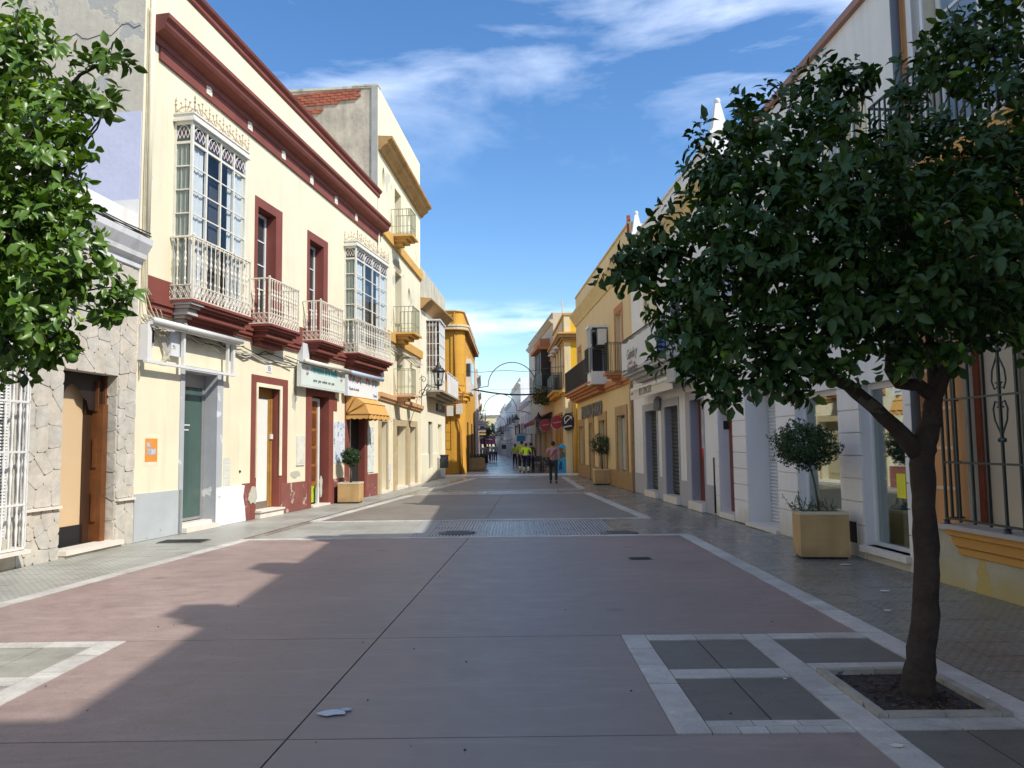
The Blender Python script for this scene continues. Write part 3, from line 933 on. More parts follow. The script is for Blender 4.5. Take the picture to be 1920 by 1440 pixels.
# long lines of the front (two ends each)
fb0, fb1 = Z2(343, 150)[1], Z2(694, 442)[1]                 # frieze bottom
co0, co1 = Z2(301, 8, .42)[1], Z2(719, 413, .42)[1]         # cornice outer top edge
xa_, za_ = Z2(343, 150); xb_, zb_ = Z2(694, 442)
sl2 = (zb_ - za_) / (xb_ - xa_)


def line2(p0, p1, out=0.0):
    a, c = Z2(*p0, out), Z2(*p1, out); s_ = (c[1] - a[1]) / (c[0] - a[0])
    return lambda x: a[1] + s_ * (x - a[0])


fFri = line2((343, 150), (694, 442)); fCor = line2((301, 8), (719, 413), .42); fPar = line2((520, 148), (704, 346), .12); fPar2 = line2((400, 32), (700, 362), .06)
HT = fPar(0)
ops = []
tx0, tx1, tz0, tz1 = F2.rc(346, 694, 407, 990); ops.append((tx0, tx1, 0.0, tz1, .34))
d1 = F2.rc(481, 722, 524, 962); ops.append((d1[0], d1[1], 0.0, d1[3], .24))
d2 = F2.rc(584, 740, 616, 946); ops.append((d2[0], d2[1], 0.0, d2[3], .28))
d3 = F2.rc(655, 752, 683, 930); ops.append((d3[0], d3[1], 0.0, d3[3] + .2, .4))
zf = 4.50       # floor of the balconies
A_ = F2.rc(483, 386, 517, 640); ops.append((A_[0], A_[1], zf, A_[3], .34))
B_ = F2.rc(580, 448, 606, 660); ops.append((B_[0], B_[1], zf, B_[3], .34))
hx, hz = F2.p(300, 628)
b = wall(0, L, 0, fPar(0) - .1, fPar(L) - .1, ops)
b.m = 0
shell(b, 0, L, 0, 10, fPar(0) - .1, fPar(L) - .1, left=False)
b.build('wall', [CREAM, REDP], r2)
# gable over the low house: bare render with a lilac patch and a hairline crack
b = MB(); b.quad((0, 0, 0), (0, 10, 0), (0, 10, fPar(0)), (0, 0, fPar(0) - .1)); b.build('gable_wall', GABLE, r2)
gz = G(200, 195); 
zl1 = 1.65 + (F2.p(249, 195)[1] - 1.65)
b = MB(); b.box(-.012, 0.004, .02, 3.4, zp1 - .4, zl1); b.build('painted_patch', LILAC, r2)
b = MB(); b.box(-.02, 0.004, .02, 3.4, zp1 - .5, zp1 + .28); b.build('flashing', WHITEW, r2)
b = MB(); zk = F2.p(249, 20)[1]; pts = []
for k in range(26):
    pts.append((-.004, .1 + k * .12, zk - .05 + .05 * math.sin(k * .6) + random.uniform(-.07, .07) + (.25 if k > 14 else 0) * 0 - (.02 * k if k < 6 else .12)))
b.tube(pts, .006, 4); b.build('crack', CABLE, r2)
# frieze, cornice and parapet coping
fr_h = fCor(0) - fFri(0)
nfl = fFri(L) - fFri(0)
b = MB(); x_s = F2.p(289, 100)[0] * 0 + .42
b.prism([(0, fFri(0)), (-.05, fFri(0)), (-.05, fCor(0) - .1), (0, fCor(0) - .1)], x_s, L - .02, nfl)
b.build('frieze', REDP, r2)
ct = fCor(0)
b = MB()
b.prism([(0, ct - .44), (-.07, ct - .44), (-.10, ct - .38), (-.09, ct - .32), (-.30, ct - .26), (-.34, ct - .20), (-.36, ct - .12), (-.42, ct - .08), (-.42, ct), (0, ct + .06)], .20, L + .25, nfl, m0=-.25)
b.build('cornice', REDP, r2)
pz = fPar(0)
b = MB()
b.prism([(.3, pz - .24), (-.02, pz - .24), (-.05, pz - .20), (-.05, pz - .12), (-.12, pz - .06), (-.14, pz), (.3, pz)], 0, L + .1, fPar(L) - fPar(0))
b.build('coping', REDP, r2)
for px, py in ((388, 165), (465, 232), (528, 287), (581, 335), (627, 373), (665, 405)):
    x, z = Z2(px, py); b = MB(); b.box(x - .10, x + .10, -.065, -.05, z - .16, z + .16); b.box(x - .04, x + .04, -.075, -.065, z - .09, z + .09)
    b.build('frieze_plaque', mat('plaque_ivory', (.74, .70, .58)), r2)
# oxblood belt under the first floor
zb2 = line2((290, 500), (700, 615)); zb3 = line2((285, 545), (700, 648))
x0b = Z2(276, 520)[0]
b = MB(); b.box(x0b, L - .02, -.012, .0, zf - .02, zf + .36)
bays_x = []
sm = zf
b.box(x0b - .02, L - .02, -.09, 0, sm - .10, sm - .02)
b.box(x0b - .0, L - .02, -.14, 0, sm - .16, sm - .10); b.box(x0b + .02, L - .02, -.10, 0, sm - .26, sm - .16); b.box(x0b + .03, L - .02, -.06, 0, sm - .33, sm - .26)
b.build('belt_course', REDP, r2)
# bays
PR = .40
bx = Z2(325, 330)[0], F2.p(462, 380, PR)[0]
zt1 = F2.p(356, 222, PR)[1]; zg1 = F2.p(357, 262, PR)[1]; zr1 = F2.p(357, 442, PR)[1]
bay1 = bay(r2, bx[0], bx[1], PR, zf, zr1, zg1, zt1, 4, 4, 'near glazed bay with two clear blue-reflecting lights and net curtains', 4)
bx2 = Z2(645, 520)[0], L - .12
zt2 = F2.p(664, 458, PR)[1]; zg2 = F2.p(664, 481, PR)[1]; zr2 = F2.p(664, 597, PR)[1]
bay2 = bay(r2, bx2[0], bx2[1], PR, zf, zr2, zg2, zt2, 4, 4, 'far glazed bay at the end of the house', 4)
cast_railing(r2, bx[0] - .05, bx[1] + .05, PR + .09, zf, zr1 - .02, .30, .16)
cast_railing(r2, bx2[0] - .05, bx2[1] + .03, PR + .09, zf, zr2 - .02, .30, .16)
bA = Z2(466, 560)[0], F2.p(562, 560, .55)[0]
zrA = F2.p(488, 512, .55)[1]
cast_railing(r2, bA[0], bA[1], .52, zf, zrA, .26, .13)
bB = Z2(567, 600)[0], F2.p(644, 600, .55)[0]
cast_railing(r2, bB[0], bB[1], .52, zf, zrA, .26, .13)
GREYC = mat('pale_grey_stone', (.50, .48, .43), var=.1, vs=2, streak=.3)
LAY = [(.05, 1.0, 0), (.05, .93, .03), (.06, .80, .07), (.07, .68, .12), (.05, .72, .10), (.06, .50, .18), (.07, .34, .26), (.05, .38, .24)]
for (u0, u1), pr_, nm in (((bx[0] - .1, bx[1] + .12), PR + .16, 1), (bA, .60, 0), (bB, .60, 0), ((bx2[0] - .1, min(bx2[1] + .1, L)), PR + .16, 0)):
    b = MB(); stepped(b, u0 - .04, u1 + .04, 0, zf, [(t_, p_ * pr_ + (.1 if k > 4 else 0) * 0, i_) for k, (t_, p_, i_) in enumerate(LAY)])
    b.build('balcony_slab', REDP, r2)
# unpainted grey near end of the first slab, with its scroll bracket
b = MB(); z_ = zf - .05
for t_, p_, i_ in LAY[1:]:
    b.box(bx[0] - .15 + i_, bx[0] + .3 - i_ * .2, -(PR + .16) * p_ - .008, .0, z_ - t_ + .002, z_ - .002); z_ -= t_
b.box(bx[0] - .02, bx[1] - .1, -(PR + .16) * .38 - .02, 0, z_ - .05, z_ + .02)
b.tube([(bx[0] + .05, -.30 + .05 * math.cos(a) * (1 - a / 14), z_ - .07 + .09 * math.sin(a) * (1 - a / 14)) for a in [k * .5 for k in range(24)]], .015, 5)
b.build('corbel', GREYC, r2)


def surround(root, o, wl, wt, mt, y=-.02, name='door_surround', wr=None, zb=0.0, wtz=None):
    x0, x1, z0, z1 = o; wr = wr or wl
    b = MB(); b.box(x0 - wl, x0, y, .0, zb, z1 + wt); b.box(x1, x1 + wr, y, .0, zb, z1 + wt); b.box(x0, x1, y, .0, z1, z1 + wt)
    return b.build(name, mt, root)


for q, (xl, xr) in (((A_[0], A_[1], zf, A_[3]), (477, 528)), ((B_[0], B_[1], zf, B_[3]), (576, 614))):
    surround(r2, q, max(.07, q[0] - Z2(xl, 450)[0]), .22, REDP, name='window_surround', wr=max(.1, Z2(xr, 450)[0] - q[1]), zb=zf)
    w_ = casement(r2, q[0] + .01, q[1] - .01, zf + .02, q[3] - .02, .24, 2, 4, WHITEM, GLASSD, .07, 'balcony_door', .03, .35)
# ground floor doors
# 1 teal glass door with grey surround and plinths
mg_ = mat('grey_surround_paint', (.40, .42, .44), var=.07, vs=2, bump=.15, col2=(.62, .64, .66), thr=.63, ps=2)
surround(r2, (tx0, tx1, 0, tz1), tx0 - Z2(336, 800)[0], .10, mg_, wr=Z2(416, 800)[0] - tx1)
b = MB(); b.quad((tx1 - .003, .0, 0), (tx1 - .003, .34, 0), (tx1 - .003, .34, tz1), (tx1 - .003, 0, tz1)); b.quad((tx0 + .003, .0, 0), (tx0 + .003, .34, 0), (tx0 + .003, .34, tz1), (tx0 + .003, 0, tz1)); b.quad((tx0, .0, tz1 - .003), (tx0, .34, tz1 - .003), (tx1, .34, tz1 - .003), (tx1, 0, tz1 - .003))
b.build('reveal_lining', mat('scuffed_grey_render', (.40, .41, .43), var=.1, vs=2, bump=.3, col2=(.7, .7, .69), thr=.60, ps=1.6), r2)
casement(r2, tx0 + .02, tx1 - .02, .18, tz1 - .22, .28, 1, 1, ALU, TEAL, .06, 'glass_door')
b = MB(); b.box(tx0, tx1, .26, .34, tz1 - .22, tz1); b.build('transom', ALU, r2)
b = MB(); b.box(tx0, tx1, -.12, .33, 0, .09); b.box(tx0, tx1, .06, .33, .09, .16); b.build('threshold', MARBLE, r2)
for z_, w_ in ((2.12, .5), (2.02, .46), (1.97, .3)):
    b = MB(); b.box(tx0 + .2, tx0 + .2 + w_, .298, .302, z_, z_ + .025); b.build('etched_line', WHITEM, r2)
b = MB(); b.box(.02, tx0 - .01, -.02, 0, 0, Z2(300, 922)[1]); b.build('plinth', GREYPL, r2)
xw1 = Z2(457, 940)[0]
b = MB(); zz = Z2(430, 912)[1]
b.plate([(tx1 + .01, 0), (xw1 + .05, 0), (xw1, .3), (xw1 - .08, .55), (xw1 - .02, .8), (xw1 - .12, zz), (tx1 + .01, zz)], -.03, 0); b.build('patched_plinth', WHITEP, r2)
x, z = Z2(425, 862); x2, z2 = Z2(433, 912)
b = MB(); b.box(x - .14, x + .14, -.012, 0, z2, z)
for i in range(3):
    for j in range(4):
        b.box(x - .12 + i * .085, x - .05 + i * .085, -.018, -.012, z2 + .03 + j * .16, z2 + .15 + j * .16)
b.build('meter_cover', mat('pale_meter_plastic', (.62, .62, .54)), r2)
x, z = Z2(449, 884); b = MB(); b.ball((x, -.01, z), .03); b.build('bell_push', IRONB, r2)
# 2 white leaf door with oxblood surround
surround(r2, (d1[0], d1[1], 0, d1[3]), d1[0] - Z2(470, 800)[0], .24, REDP, wr=Z2(538, 800)[0] - d1[1])
b = MB(); b.box(d1[0] - .05, d1[0] + .02, -.045, -.02, .95, d1[3] + .06); b.box(d1[1] - .02, d1[1] + .09, -.045, -.02, .95, d1[3] + .06); b.box(d1[0] + .02, d1[1] - .02, -.045, -.02, d1[3] - .03, d1[3] + .06); b.build('door_trim', mat('ivory_trim', (.76, .70, .52)), r2)
yb = .20
b = MB(); b.box(d1[0], d1[1] - .22, yb, yb + .04, .35, d1[3] - .28); lf = b.build('door', mat('white_door_leaf', (.74, .73, .68), rough=.5, var=.03), r2)
b = MB(); b.box(d1[0] + .1, d1[0] + .14, yb - .05, yb, 1.35, 1.62); b.build('door_handle', IRONB, lf)
b = MB(); b.box(d1[1] - .22, d1[1] - .13, yb - .02, yb + .05, .2, d1[3] - .25); b.box(d1[1] - .12, d1[1] - .02, yb - .03, yb + .05, .2, d1[3] - .25); b.box(d1[0], d1[1], yb, yb + .05, d1[3] - .27, d1[3]); b.build('door_frame', mat('honey_wood', (.36, .19, .05), var=.2, vs=4, rough=.4), r2)
b = MB(); b.box(d1[0], d1[1], yb - .01, yb + .05, .15, .35); b.build('kick_board', mat('grey_brown_board', (.2, .15, .12)), r2)
b = MB(); b.box(d1[0] - .02, d1[1], -.15, .23, .0, .14); b.box(d1[0] - .04, d1[1], -.19, .23, .14, .18); b.build('step', MARBLE, r2)
b = MB(); b.box(d1[1] - .16, d1[1] - .05, yb - .07, yb - .03, 1.86, 1.98); b.build('intercom', WHITEM, r2)
x, z = Z2(499, 684); x2, z2 = Z2(509, 698); b = MB(); b.box(x, x2, -.012, 0, z2 - .02, z); pq = b.build('number_tile', mat('white_tile', (.8, .8, .78), rough=.3), r2)
text('15', 'house_number', .17, plain('navy_paint', (.03, .05, .2)), pq, x + .04, -.014, z2 + .02)
# 3 shop door with white frame and green kick panel
surround(r2, (d2[0], d2[1], 0, d2[3]), d2[0] - Z2(573, 800)[0], .38, REDP, wr=Z2(624, 800)[0] - d2[1])
b = MB(); b.box(d2[0] + .02, d2[0] + .7, yb, yb + .03, .1, .55); b.build('kick_panel', plain('lime_panel', (.36, .52, .02)), r2)
b = MB(); b.box(d2[0] + .02, d2[1] - .3, yb + .01, yb + .04, .55, d2[3] - .12); lf = b.build('door', mat('orange_brown_wood', (.30, .12, .03), var=.3, vs=3, rough=.3), r2)
for k in range(5):
    b = MB(); b.box(d2[0] + .2, d2[1] - .42, yb - .006, yb + .01, .7 + k * .5, 1.1 + k * .5); b.build('panel', WOODB, lf)
b = MB(); b.box(d2[1] - .3, d2[1] - .2, yb - .02, yb + .05, .05, d2[3] - .06); b.box(d2[0], d2[1] - .3, yb - .02, yb + .05, d2[3] - .14, d2[3] - .06); b.build('door_frame', WHITEM, r2)
b = MB(); b.box(d2[0], d2[1], -.08, .27, 0, .05); b.build('threshold', MARBLE, r2)
b = MB()
for px, py in ((585, 725), (602, 730), (618, 731)):
    x, z = Z2(px, py); b.ball((x, -.05, z), .045, 6, 4)
b.build('spotlights', mat('ivory_trim', (.76, .70, .52)), r2)
x, z = Z2(624, 750); b = MB(); b.plate([(x, z - .3), (x + .28, z - .32), (x + .28, z + .05), (x + .14, z + .06), (x + .14, z + .22), (x, z + .24)], -.022, 0); b.build('paint_patch', REDP, r2)
# red dado between the doors, worn
xs1 = Z2(457, 940)[0]; xs2 = Z2(573, 900)[0]; zd = Z2(545, 905)[1]
b = MB(); b.box(xw1 - .1, Z2(470, 900)[0], -.016, 0, 0, zd + .1); b.build('dado', REDW, r2)
b = MB(); b.box(Z2(525, 900)[0] + .005, Z2(573, 900)[0], -.032, 0, 0, zd); b.build('dado', REDW, r2)
b = MB(); b.box(Z2(624, 900)[0], Z2(652, 900)[0], -.026, 0, 0, Z2(640, 896)[1]); b.build('dado', REDW, r2)
b = MB(); b.box(Z2(686, 900)[0], L - .02, -.026, 0, 0, Z2(700, 888)[1]); b.build('dado', REDW, r2)
# notice box and bare patches where paint fell
x, z = Z2(555, 817); x2, z2 = Z2(555, 873); x3 = Z2(570, 820)[0]
b = MB(); b.box(x, x3, -.03, 0, z2, z); b.box(x + .05, x3 - .05, -.036, -.03, z2 + .06, z - .06)
b.build('meter_cover', mat('stained_ivory_cover', (.66, .64, .56), var=.15, vs=5, col2=(.35, .34, .32), thr=.64, ps=5), r2)


def blot(root, cx, cz, rx, rz_, mt, y=-.004, n=18, name='bare_patch'):
    pts = []
    for k in range(n):
        a = 2 * math.pi * k / n; q = random.uniform(.65, 1.1)
        pts.append((cx + rx * q * math.cos(a), cz + rz_ * q * math.sin(a)))
    MB().plate(pts, y, 0.002).build(name, mt, root)


BARE = mat('bare_cement', (.47, .46, .38), var=.12, vs=4, bump=.5, bs=15)
for px, py, rx, rz_ in ((554, 720, .16, .55), (551, 748, .14, .35), (553, 890, .3, .12), (472, 930, .22, .22), (600, 912, .1, .3)):
    x, z = Z2(px, py); blot(r2, x, z, rx, rz_, BARE, y=-.006 if py < 900 else -.034)
# poster
x, z = Z2(272, 822); x2, z2 = Z2(294, 866)
z2 = Z2(272, 866)[1]
b = MB(); b.box(x, x2, -.006, 0, z2, z); ps_ = b.build('poster', plain('orange_print', (.72, .28, .05)), r2)
b = MB(); b.box(x + .05, x2 - .05, -.009, -.006, z2 + .30 * (z - z2), z2 + .55 * (z - z2)); b.box(x + .05, x2 - .2, -.009, -.006, z2 + .62 * (z - z2), z2 + .82 * (z - z2)); b.build('photo_print', mat('blue_grey_print', (.45, .48, .55), var=.5, vs=9), ps_)
b = MB(); b.box(x - .03, x2 + .03, -.003, 0, z2 - .08, z + .08); b.build('backing_paper', mat('ivory_paper', (.74, .68, .5)), ps_)
# cables in loops under the slabs
b = MB()
for k in range(14):
    xa, xb = random.uniform(.05, .4), random.uniform(2.2, 6.3) if k % 4 == 0 else random.uniform(1.4, 2.6)
    n_ = 14; sag = random.uniform(.03, .16); zz = zf - .40 - random.uniform(0, .12)
    b.tube([(xa + (xb - xa) * i / n_, -.04 - .05 * random.random(), zz - sag * math.sin(math.pi * i / n_) + .04 * math.sin(i * 1.7 + k) - (.02 * i)) for i in range(n_ + 1)], random.choice((.008, .012, .016)), 4)
b.build('cable_bundle', CABLEG, r2, stuff=False)
b = MB()
for k in range(8):
    xa = .3 + k * 1.1; xb = xa + random.uniform(2, 4.5); n_ = 12; sag = random.uniform(.08, .25); zz = zf - .50 - random.uniform(0, .1)
    if xb > L - .2:
        xb = L - .2
    b.tube([(xa + (xb - xa) * i / n_, -.03 - .04 * random.random(), zz - sag * math.sin(math.pi * i / n_)) for i in range(n_ + 1)], .012, 4)
b.build('wall_cables', CABLE, r2)
b = MB()
for k in range(4):
    xa = .06 + .045 * k
    b.tube([(xa, -.02 - .01 * k, 9.9), (xa + .02, -.02, 8), (xa - .01, -.03, 6.6), (xa, -.04, zf + .1), (xa + .05 + .1 * k, -.1, zf - .3), (xa + .5, -.06, zf - .6)], .011, 4)
b.tube([(.05, -.02, zf), (-.01 + .03, -.05, 4.1), (.03, -.03, 3.4), (.06, -.03, 2.9)], .01, 4)
b.build('painted_cables', mat('cream_overpainted_cable', (.56, .50, .36), var=.15, vs=6), r2)
# empty white sign frame with light tube, cable box
s0, s1 = Z2(258, 640)[0], F2.p(449, 680, .3)[0]
zb_ = F2.p(258, 671, .2)[1]; zt_ = F2.p(266, 604, .2)[1]
b = MB()
for xx, ww in ((s0, .12), (F2.p(345, 650, .2)[0], .06), (F2.p(428, 670, .2)[0], .045), (s1 - .08, .08)):
    b.box(xx, xx + ww, -.20, -.14, zb_, zt_)
b.box(s0 - .03, s1 + .03, -.22, -.14, zb_ - .05, zb_)
b.box(s0, s0 + .05, -.14, 0, zb_, zt_)
b.build('sign_frame', WHITEM, r2)
b = MB(); b.tube([(s0 + .05, -.30, zt_ + .07), (s1 + .1, -.30, zt_ + .07)], .055, 8); b.box(s0 + .05, s1 + .1, -.26, -.16, zt_, zt_ + .06); b.build('light_tube', WHITEM, r2)
x, z = Z2(313, 618); x2, z2 = Z2(330, 672); b = MB(); b.box(x, x2, -.10, 0, z2 + .02, z); b.build('junction_box', PLAST, r2)
b = MB()
for k in range(5):
    b.tube([(x - .45 + .02 * k, -.02, z - .05), (x - .15, -.08, z - .3 - .04 * k), (x - .05 - .05 * k, -.10, z - .6), (x - .05 + .05 * k, -.08, z2 + .1), (x + .1, -.11, z2 + .2), (x + .05, -.11, z - .3)], .010, 4)
b.tube([(x - .5, -.03, z2 + .1), (x - .35, -.05, z2 + .4), (x - .2, -.06, z2 + .5)], .008, 4)
b.build('loose_cables', CABLEG, r2)
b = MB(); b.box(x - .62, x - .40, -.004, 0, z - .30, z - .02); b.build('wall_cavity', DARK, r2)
# second sign: pale board under a light tube, third: white board with coloured letters
sg = F2.rc(565, 681, 648, 724, .22); zr_ = F2.p(648, 741, .22)[1]; 
b = MB(); b.box(sg[0], sg[1] - .04, -.22, -.10, sg[2], sg[3]); sb = b.build('shop_sign', mat('pale_grey_board', (.66, .68, .64), rough=.4), r2, label='pale sign board lettered in turquoise above the green-footed door')
b = MB(); b.box(sg[0] + .04, sg[1] - .08, -.226, -.22, sg[2] + .04, sg[3] - .04); b.build('sign_face', mat('pale_mint_face', (.62, .70, .64), rough=.4, var=.05), sb)
ws = sg[1] - sg[0]
text('Hermanos de la huella', 'lettering', .30, plain('turquoise_print', (.05, .42, .45)), sb, sg[0] + ws * .20, -.232, sg[2] + .42, ws * .62 / 2.9)
text('perros   gatos   roedores   aves   peces', 'lettering', .12, plain('grey_print', (.2, .2, .2)), sb, sg[0] + ws * .24, -.232, sg[2] + .18, ws * .52 / 2.1)
b = MB()
for xx in (sg[0] + ws * .11, sg[0] + ws * .88):
    for k in range(4):
        b.ball((xx + .06 * math.cos(.5 + k * .7), -.23, sg[2] + .42 + .08 * math.sin(.5 + k * .7)), .025, 5, 3)
    b.ball((xx, -.23, sg[2] + .38), .05, 6, 4)
b.build('paw_print', plain('mauve_print', (.42, .28, .32)), sb)
b = MB(); b.tube([(sg[0] - .02, -.34, sg[3] + .06), (sg[1] + .02, -.34, sg[3] + .06)], .06, 8); b.build('light_tube', mat('ivory_tube', (.72, .69, .6), rough=.4), r2)
sh_ = F2.rc(652, 702, 709, 741, .22)
b = MB(); b.box(sh_[0], sh_[1], -.22, -.10, sh_[2], sh_[3]); sb = b.build('shop_sign', plain('white_board', (.74, .76, .78)), r2, label='white sign board with large multicoloured letters above the awning')
ws = sh_[1] - sh_[0]; cc = [(.5, .03, .05), (.02, .35, .15), (.55, .03, .15), (.04, .3, .25), (.6, .05, .2)]
for k, ch in enumerate('MADE MISS'):
    if ch != ' ':
        text(ch, 'lettering', .50, plain('letter_colour_%d' % (k % 5), cc[k % 5]), sb, sh_[0] + ws * (.05 + k * .104), -.226, sh_[2] + .42, .62)
text('Tienda de moda', 'lettering', .13, plain('grey_print', (.2, .2, .2)), sb, sh_[0] + .1, -.226, sh_[2] + .18)
text('Tienda', 'lettering', .13, plain('grey_print', (.2, .2, .2)), sb, sh_[1] - .5, -.226, sh_[2] + .08)
b = MB(); b.tube([(sh_[0], -.34, sh_[3] + .06), (sh_[1] + .1, -.34, sh_[3] + .06)], .07, 8); b.build('light_tube', plain('blue_grey_tube', (.42, .5, .62)), r2)
# posters beside the awning, menu glass, wall lantern hood
x, x2, z2, z = F2.rc(626, 790, 646, 868); b = MB(); b.box(x, x2, -.012, 0, z2, z); pb = b.build('poster_board', mat('pale_blue_poster', (.62, .66, .7), var=.2, vs=5, col2=(.12, .2, .38), thr=.57, ps=6), r2)
x, x2, z2, z = F2.rc(688, 800, 700, 886); b = MB(); b.box(x, x2, -.03, 0, z2, z); b.build('menu_case', mat('menu_print', (.62, .66, .62), var=.2, vs=5, col2=(.1, .12, .16), thr=.60, ps=9), r2)
surround(r2, (d3[0], d3[1], 0, d3[3]), d3[0] - Z2(646, 800)[0], .2, REDP, wr=.3)
b = MB(); b.box(d3[0], d3[1], yb, yb + .05, 0, d3[3] + .2); b.build('door', DARK, r2)
b = MB(); b.box(d3[0] + .4, d3[0] + .52, yb - .05, yb, .0, d3[3]); b.build('door_frame', WHITEM, r2)
x, z = Z2(568, 670); b = MB(); b.box(x - .35, x + .05, -.16, 0, z - .15, z + .35); b.tube([(x - .4, -.05, z - .1), (x - .5, -.12, z - .3), (x - .38, -.2, z - .42)], .014, 5); b.build('junction_box', PLAST, r2)
x, z = Z2(709, 655); b = MB(); b.box(L - .30, L + .2, -.18, -.02, z - 1.05, z + .05); b.build('equipment_box', mat('white_box', (.74, .75, .76), rough=.4), r2)
# downpipe at the far corner
b = MB(); b.tube([(L - .05, -.06, 9.2), (L - .05, -.06, zf + .1)], .035, 6); b.build('downpipe', mat('ivory_trim', (.76, .70, .52)), r2)
b = MB(); b.tube([(.16, -.05, 10.5), (.16, -.05, zf + .9)], .045, 7); b.build('downpipe', CREAM, r2)

# awning: quarter-round folding hood over the last door
aw0, aw1 = Z2(648, 760)[0], F2.p(729, 780, .75)[0]
zat = F2.p(650, 735, .15)[1]; zab = F2.p(690, 776, .75)[1]
HO = mat('orange_canvas', (.62, .34, .10), var=.07, vs=3, bump=.2, bs=30, rough=.9)
b = MB(); n_ = 6; rr = [(0.0, zat), (.40, zat - .12), (.78, zat - .42), (.95, zab)]
b.smooth = False
P_ = [(aw0, aw1, 0.0, zat), (aw0 + .04, aw1 - .04, -.32, zat - .14), (aw0 + .03, aw1 - .03, -.62, (zat + zab) / 2), (aw0, aw1, -.76, zab)]
for (a0, a1, y0, z0_), (c0, c1, y1, z1_) in zip(P_, P_[1:]):
    b.quad((a0, y0, z0_), (a1, y0, z0_), (c1, y1, z1_), (c0, y1, z1_))
for s_ in (0, 1):
    hub = (P_[3][s_], 0.0, zab)
    for p_, q_ in zip(P_, P_[1:]):
        b.add([hub, (p_[s_], p_[2], p_[3]), (q_[s_], q_[2], q_[3])], [(0, 1, 2)])
b.build('awning_cover', HO, None)
aw = bpy.data.objects['awning_cover']
ra = F2.root('awning', 'orange canvas folding awning with scalloped edge over the last door of the cream house', 'awning')
aw.parent = ra
vb = MB()
def scal(p0, p1, n):
    vs = []; fs = []
    for k in range(n + 1):
        t_ = k / n; x = p0[0] + (p1[0] - p0[0]) * t_; y = p0[1] + (p1[1] - p0[1]) * t_ + .02 * math.sin(k * .9)
        vs += [(x, y, zab), (x, y, zab - .12 - .035 * abs(math.sin(math.pi * t_ * n / 4)))]
    for k in range(n):
        fs.append((2 * k, 2 * k + 2, 2 * k + 3, 2 * k + 1))
    vb.add(vs, fs)
scal((aw0, -.76), (aw1, -.76), 40); scal((aw0, 0), (aw0, -.76), 16); scal((aw1, -.76), (aw1, 0), 16)
vb.build('valance', HO, ra, recalc=False)
pb = MB()
for s_ in (aw0 - .005, aw1 + .005):
    for p_ in P_[1:]:
        pb.tube([(s_, 0, zab), (s_, p_[2], p_[3])], .012, 5)
for p_ in P_[1:]:
    pb.tube([(p_[0], p_[2] - .01, p_[3]), (p_[1], p_[2] - .01, p_[3])], .01, 5)
pb.build('piping', plain('dark_piping', (.16, .05, .02)), ra)
# ================================================================== LEFT: tall peeling yellow house
P3B = (-4.0, 33.5)
F3 = Fac((-4.65, 26.5), P3B); L = F3.L
r3 = F3.root('tall_yellow_house', 'tall three-storey pale yellow house with peeling paint, oval niches and ochre cornice', 'house')
Z3 = F3.p


def ln(F, p0, p1, out=0.0):
    a, c = F.p(*p0, out), F.p(*p1, out); s_ = (c[1] - a[1]) / (c[0] - a[0])
    return lambda x: a[1] + s_ * (x - a[0])


fT = ln(F3, (698, 141), (783, 300)); fC = ln(F3, (716, 216), (796, 361), .55)
ops = []; ells = []
for px, py, h_ in ((719, 335, 26), (720, 500, 26)):
    x, z = Z3(px, py); ells.append((x, z, .17, .42, .38))
for px, py in ((767, 405), (767, 555)):
    x, z = Z3(px, py); ells.append((x, z, .17, .34, .38))
for px, py, rr_ in ((725, 677, .42), (771, 695, .36)):
    x, z = Z3(px, py); ells.append((x, z, .17, rr_, .38))
bo = [F3.rc(740, 352, 752, 440), F3.rc(741, 508, 753, 630), F3.rc(744, 660, 757, 745)]
for q in bo:
    ops.append((q[0], q[1], q[2], q[3], .45))
gd = [F3.rc(713, 790, 724, 915), F3.rc(742, 798, 760, 910), F3.rc(767, 800, 778, 906)]
for q in gd:
    ops.append((q[0], q[1], 0.0, q[3], .4))
b = wall(0, L, 0, fT(0), fT(L), ops, ells=ells)
shell(b, 0, L, 0, 12, fT(0), fT(L), left=False)
b.build('wall', [CREAM2, CREAM], r3)
b = MB(); b.quad((0, 0, 0), (0, 12, 0), (0, 12, fT(0)), (0, 0, fT(0))); b.build('gable_wall', GABLE2, r3)
# exposed brick along the top of the gable, brick by brick
bm = MB(); bm.box(0, .05, 0, .26, 0, .085); bme = bm.mesh('brick', mat('red_brick', (.36, .11, .06), var=.2, vs=6, bump=.4, bs=30))
bmd = MB(); bmd.box(0, .05, 0, .26, 0, .085); bme2 = bmd.mesh('brick', mat('dark_red_brick', (.27, .09, .055), var=.2, vs=6, bump=.4, bs=30))
for j in range(11):
    for i in range(17):
        y = .62 + i * .275 + (.13 if j % 2 else 0); z = fT(0) - .17 - j * .098 - i * .012
        if j == 5 or (j == 4 and i < 3) or (j > 5 and i < 3 + (j - 5) * 1.3 + random.uniform(-1, 1)):
            continue
        o = link('brick', bme if random.random() < .6 else bme2, r3); o.location = (-.045 - random.uniform(0, .02), y, z)
b = MB(); b.box(-.03, .0, .0, 6.4, fT(0) - .06, fT(0) + .03); b.box(-.05, .32, -.02, .9, fT(0), fT(0) + .06); b.build('coping', GREYST, r3)
b = MB(); b.box(-.05, .0, .0, .22, 6, fT(0)); b.build('corner_render', mat('grey_corner_render', (.36, .36, .33), var=.15, bump=.4), r3)
dC = fC(L) - fC(0)
b = MB(); c0 = fC(0); b.prism([(0, c0 - .48), (-.10, c0 - .46), (-.16, c0 - .36), (-.32, c0 - .26), (-.36, c0 - .14), (-.50, c0 - .08), (-.52, c0), (0, c0 + .04)], .02, L + .15, dC); b.build('cornice', OCHREC, r3)
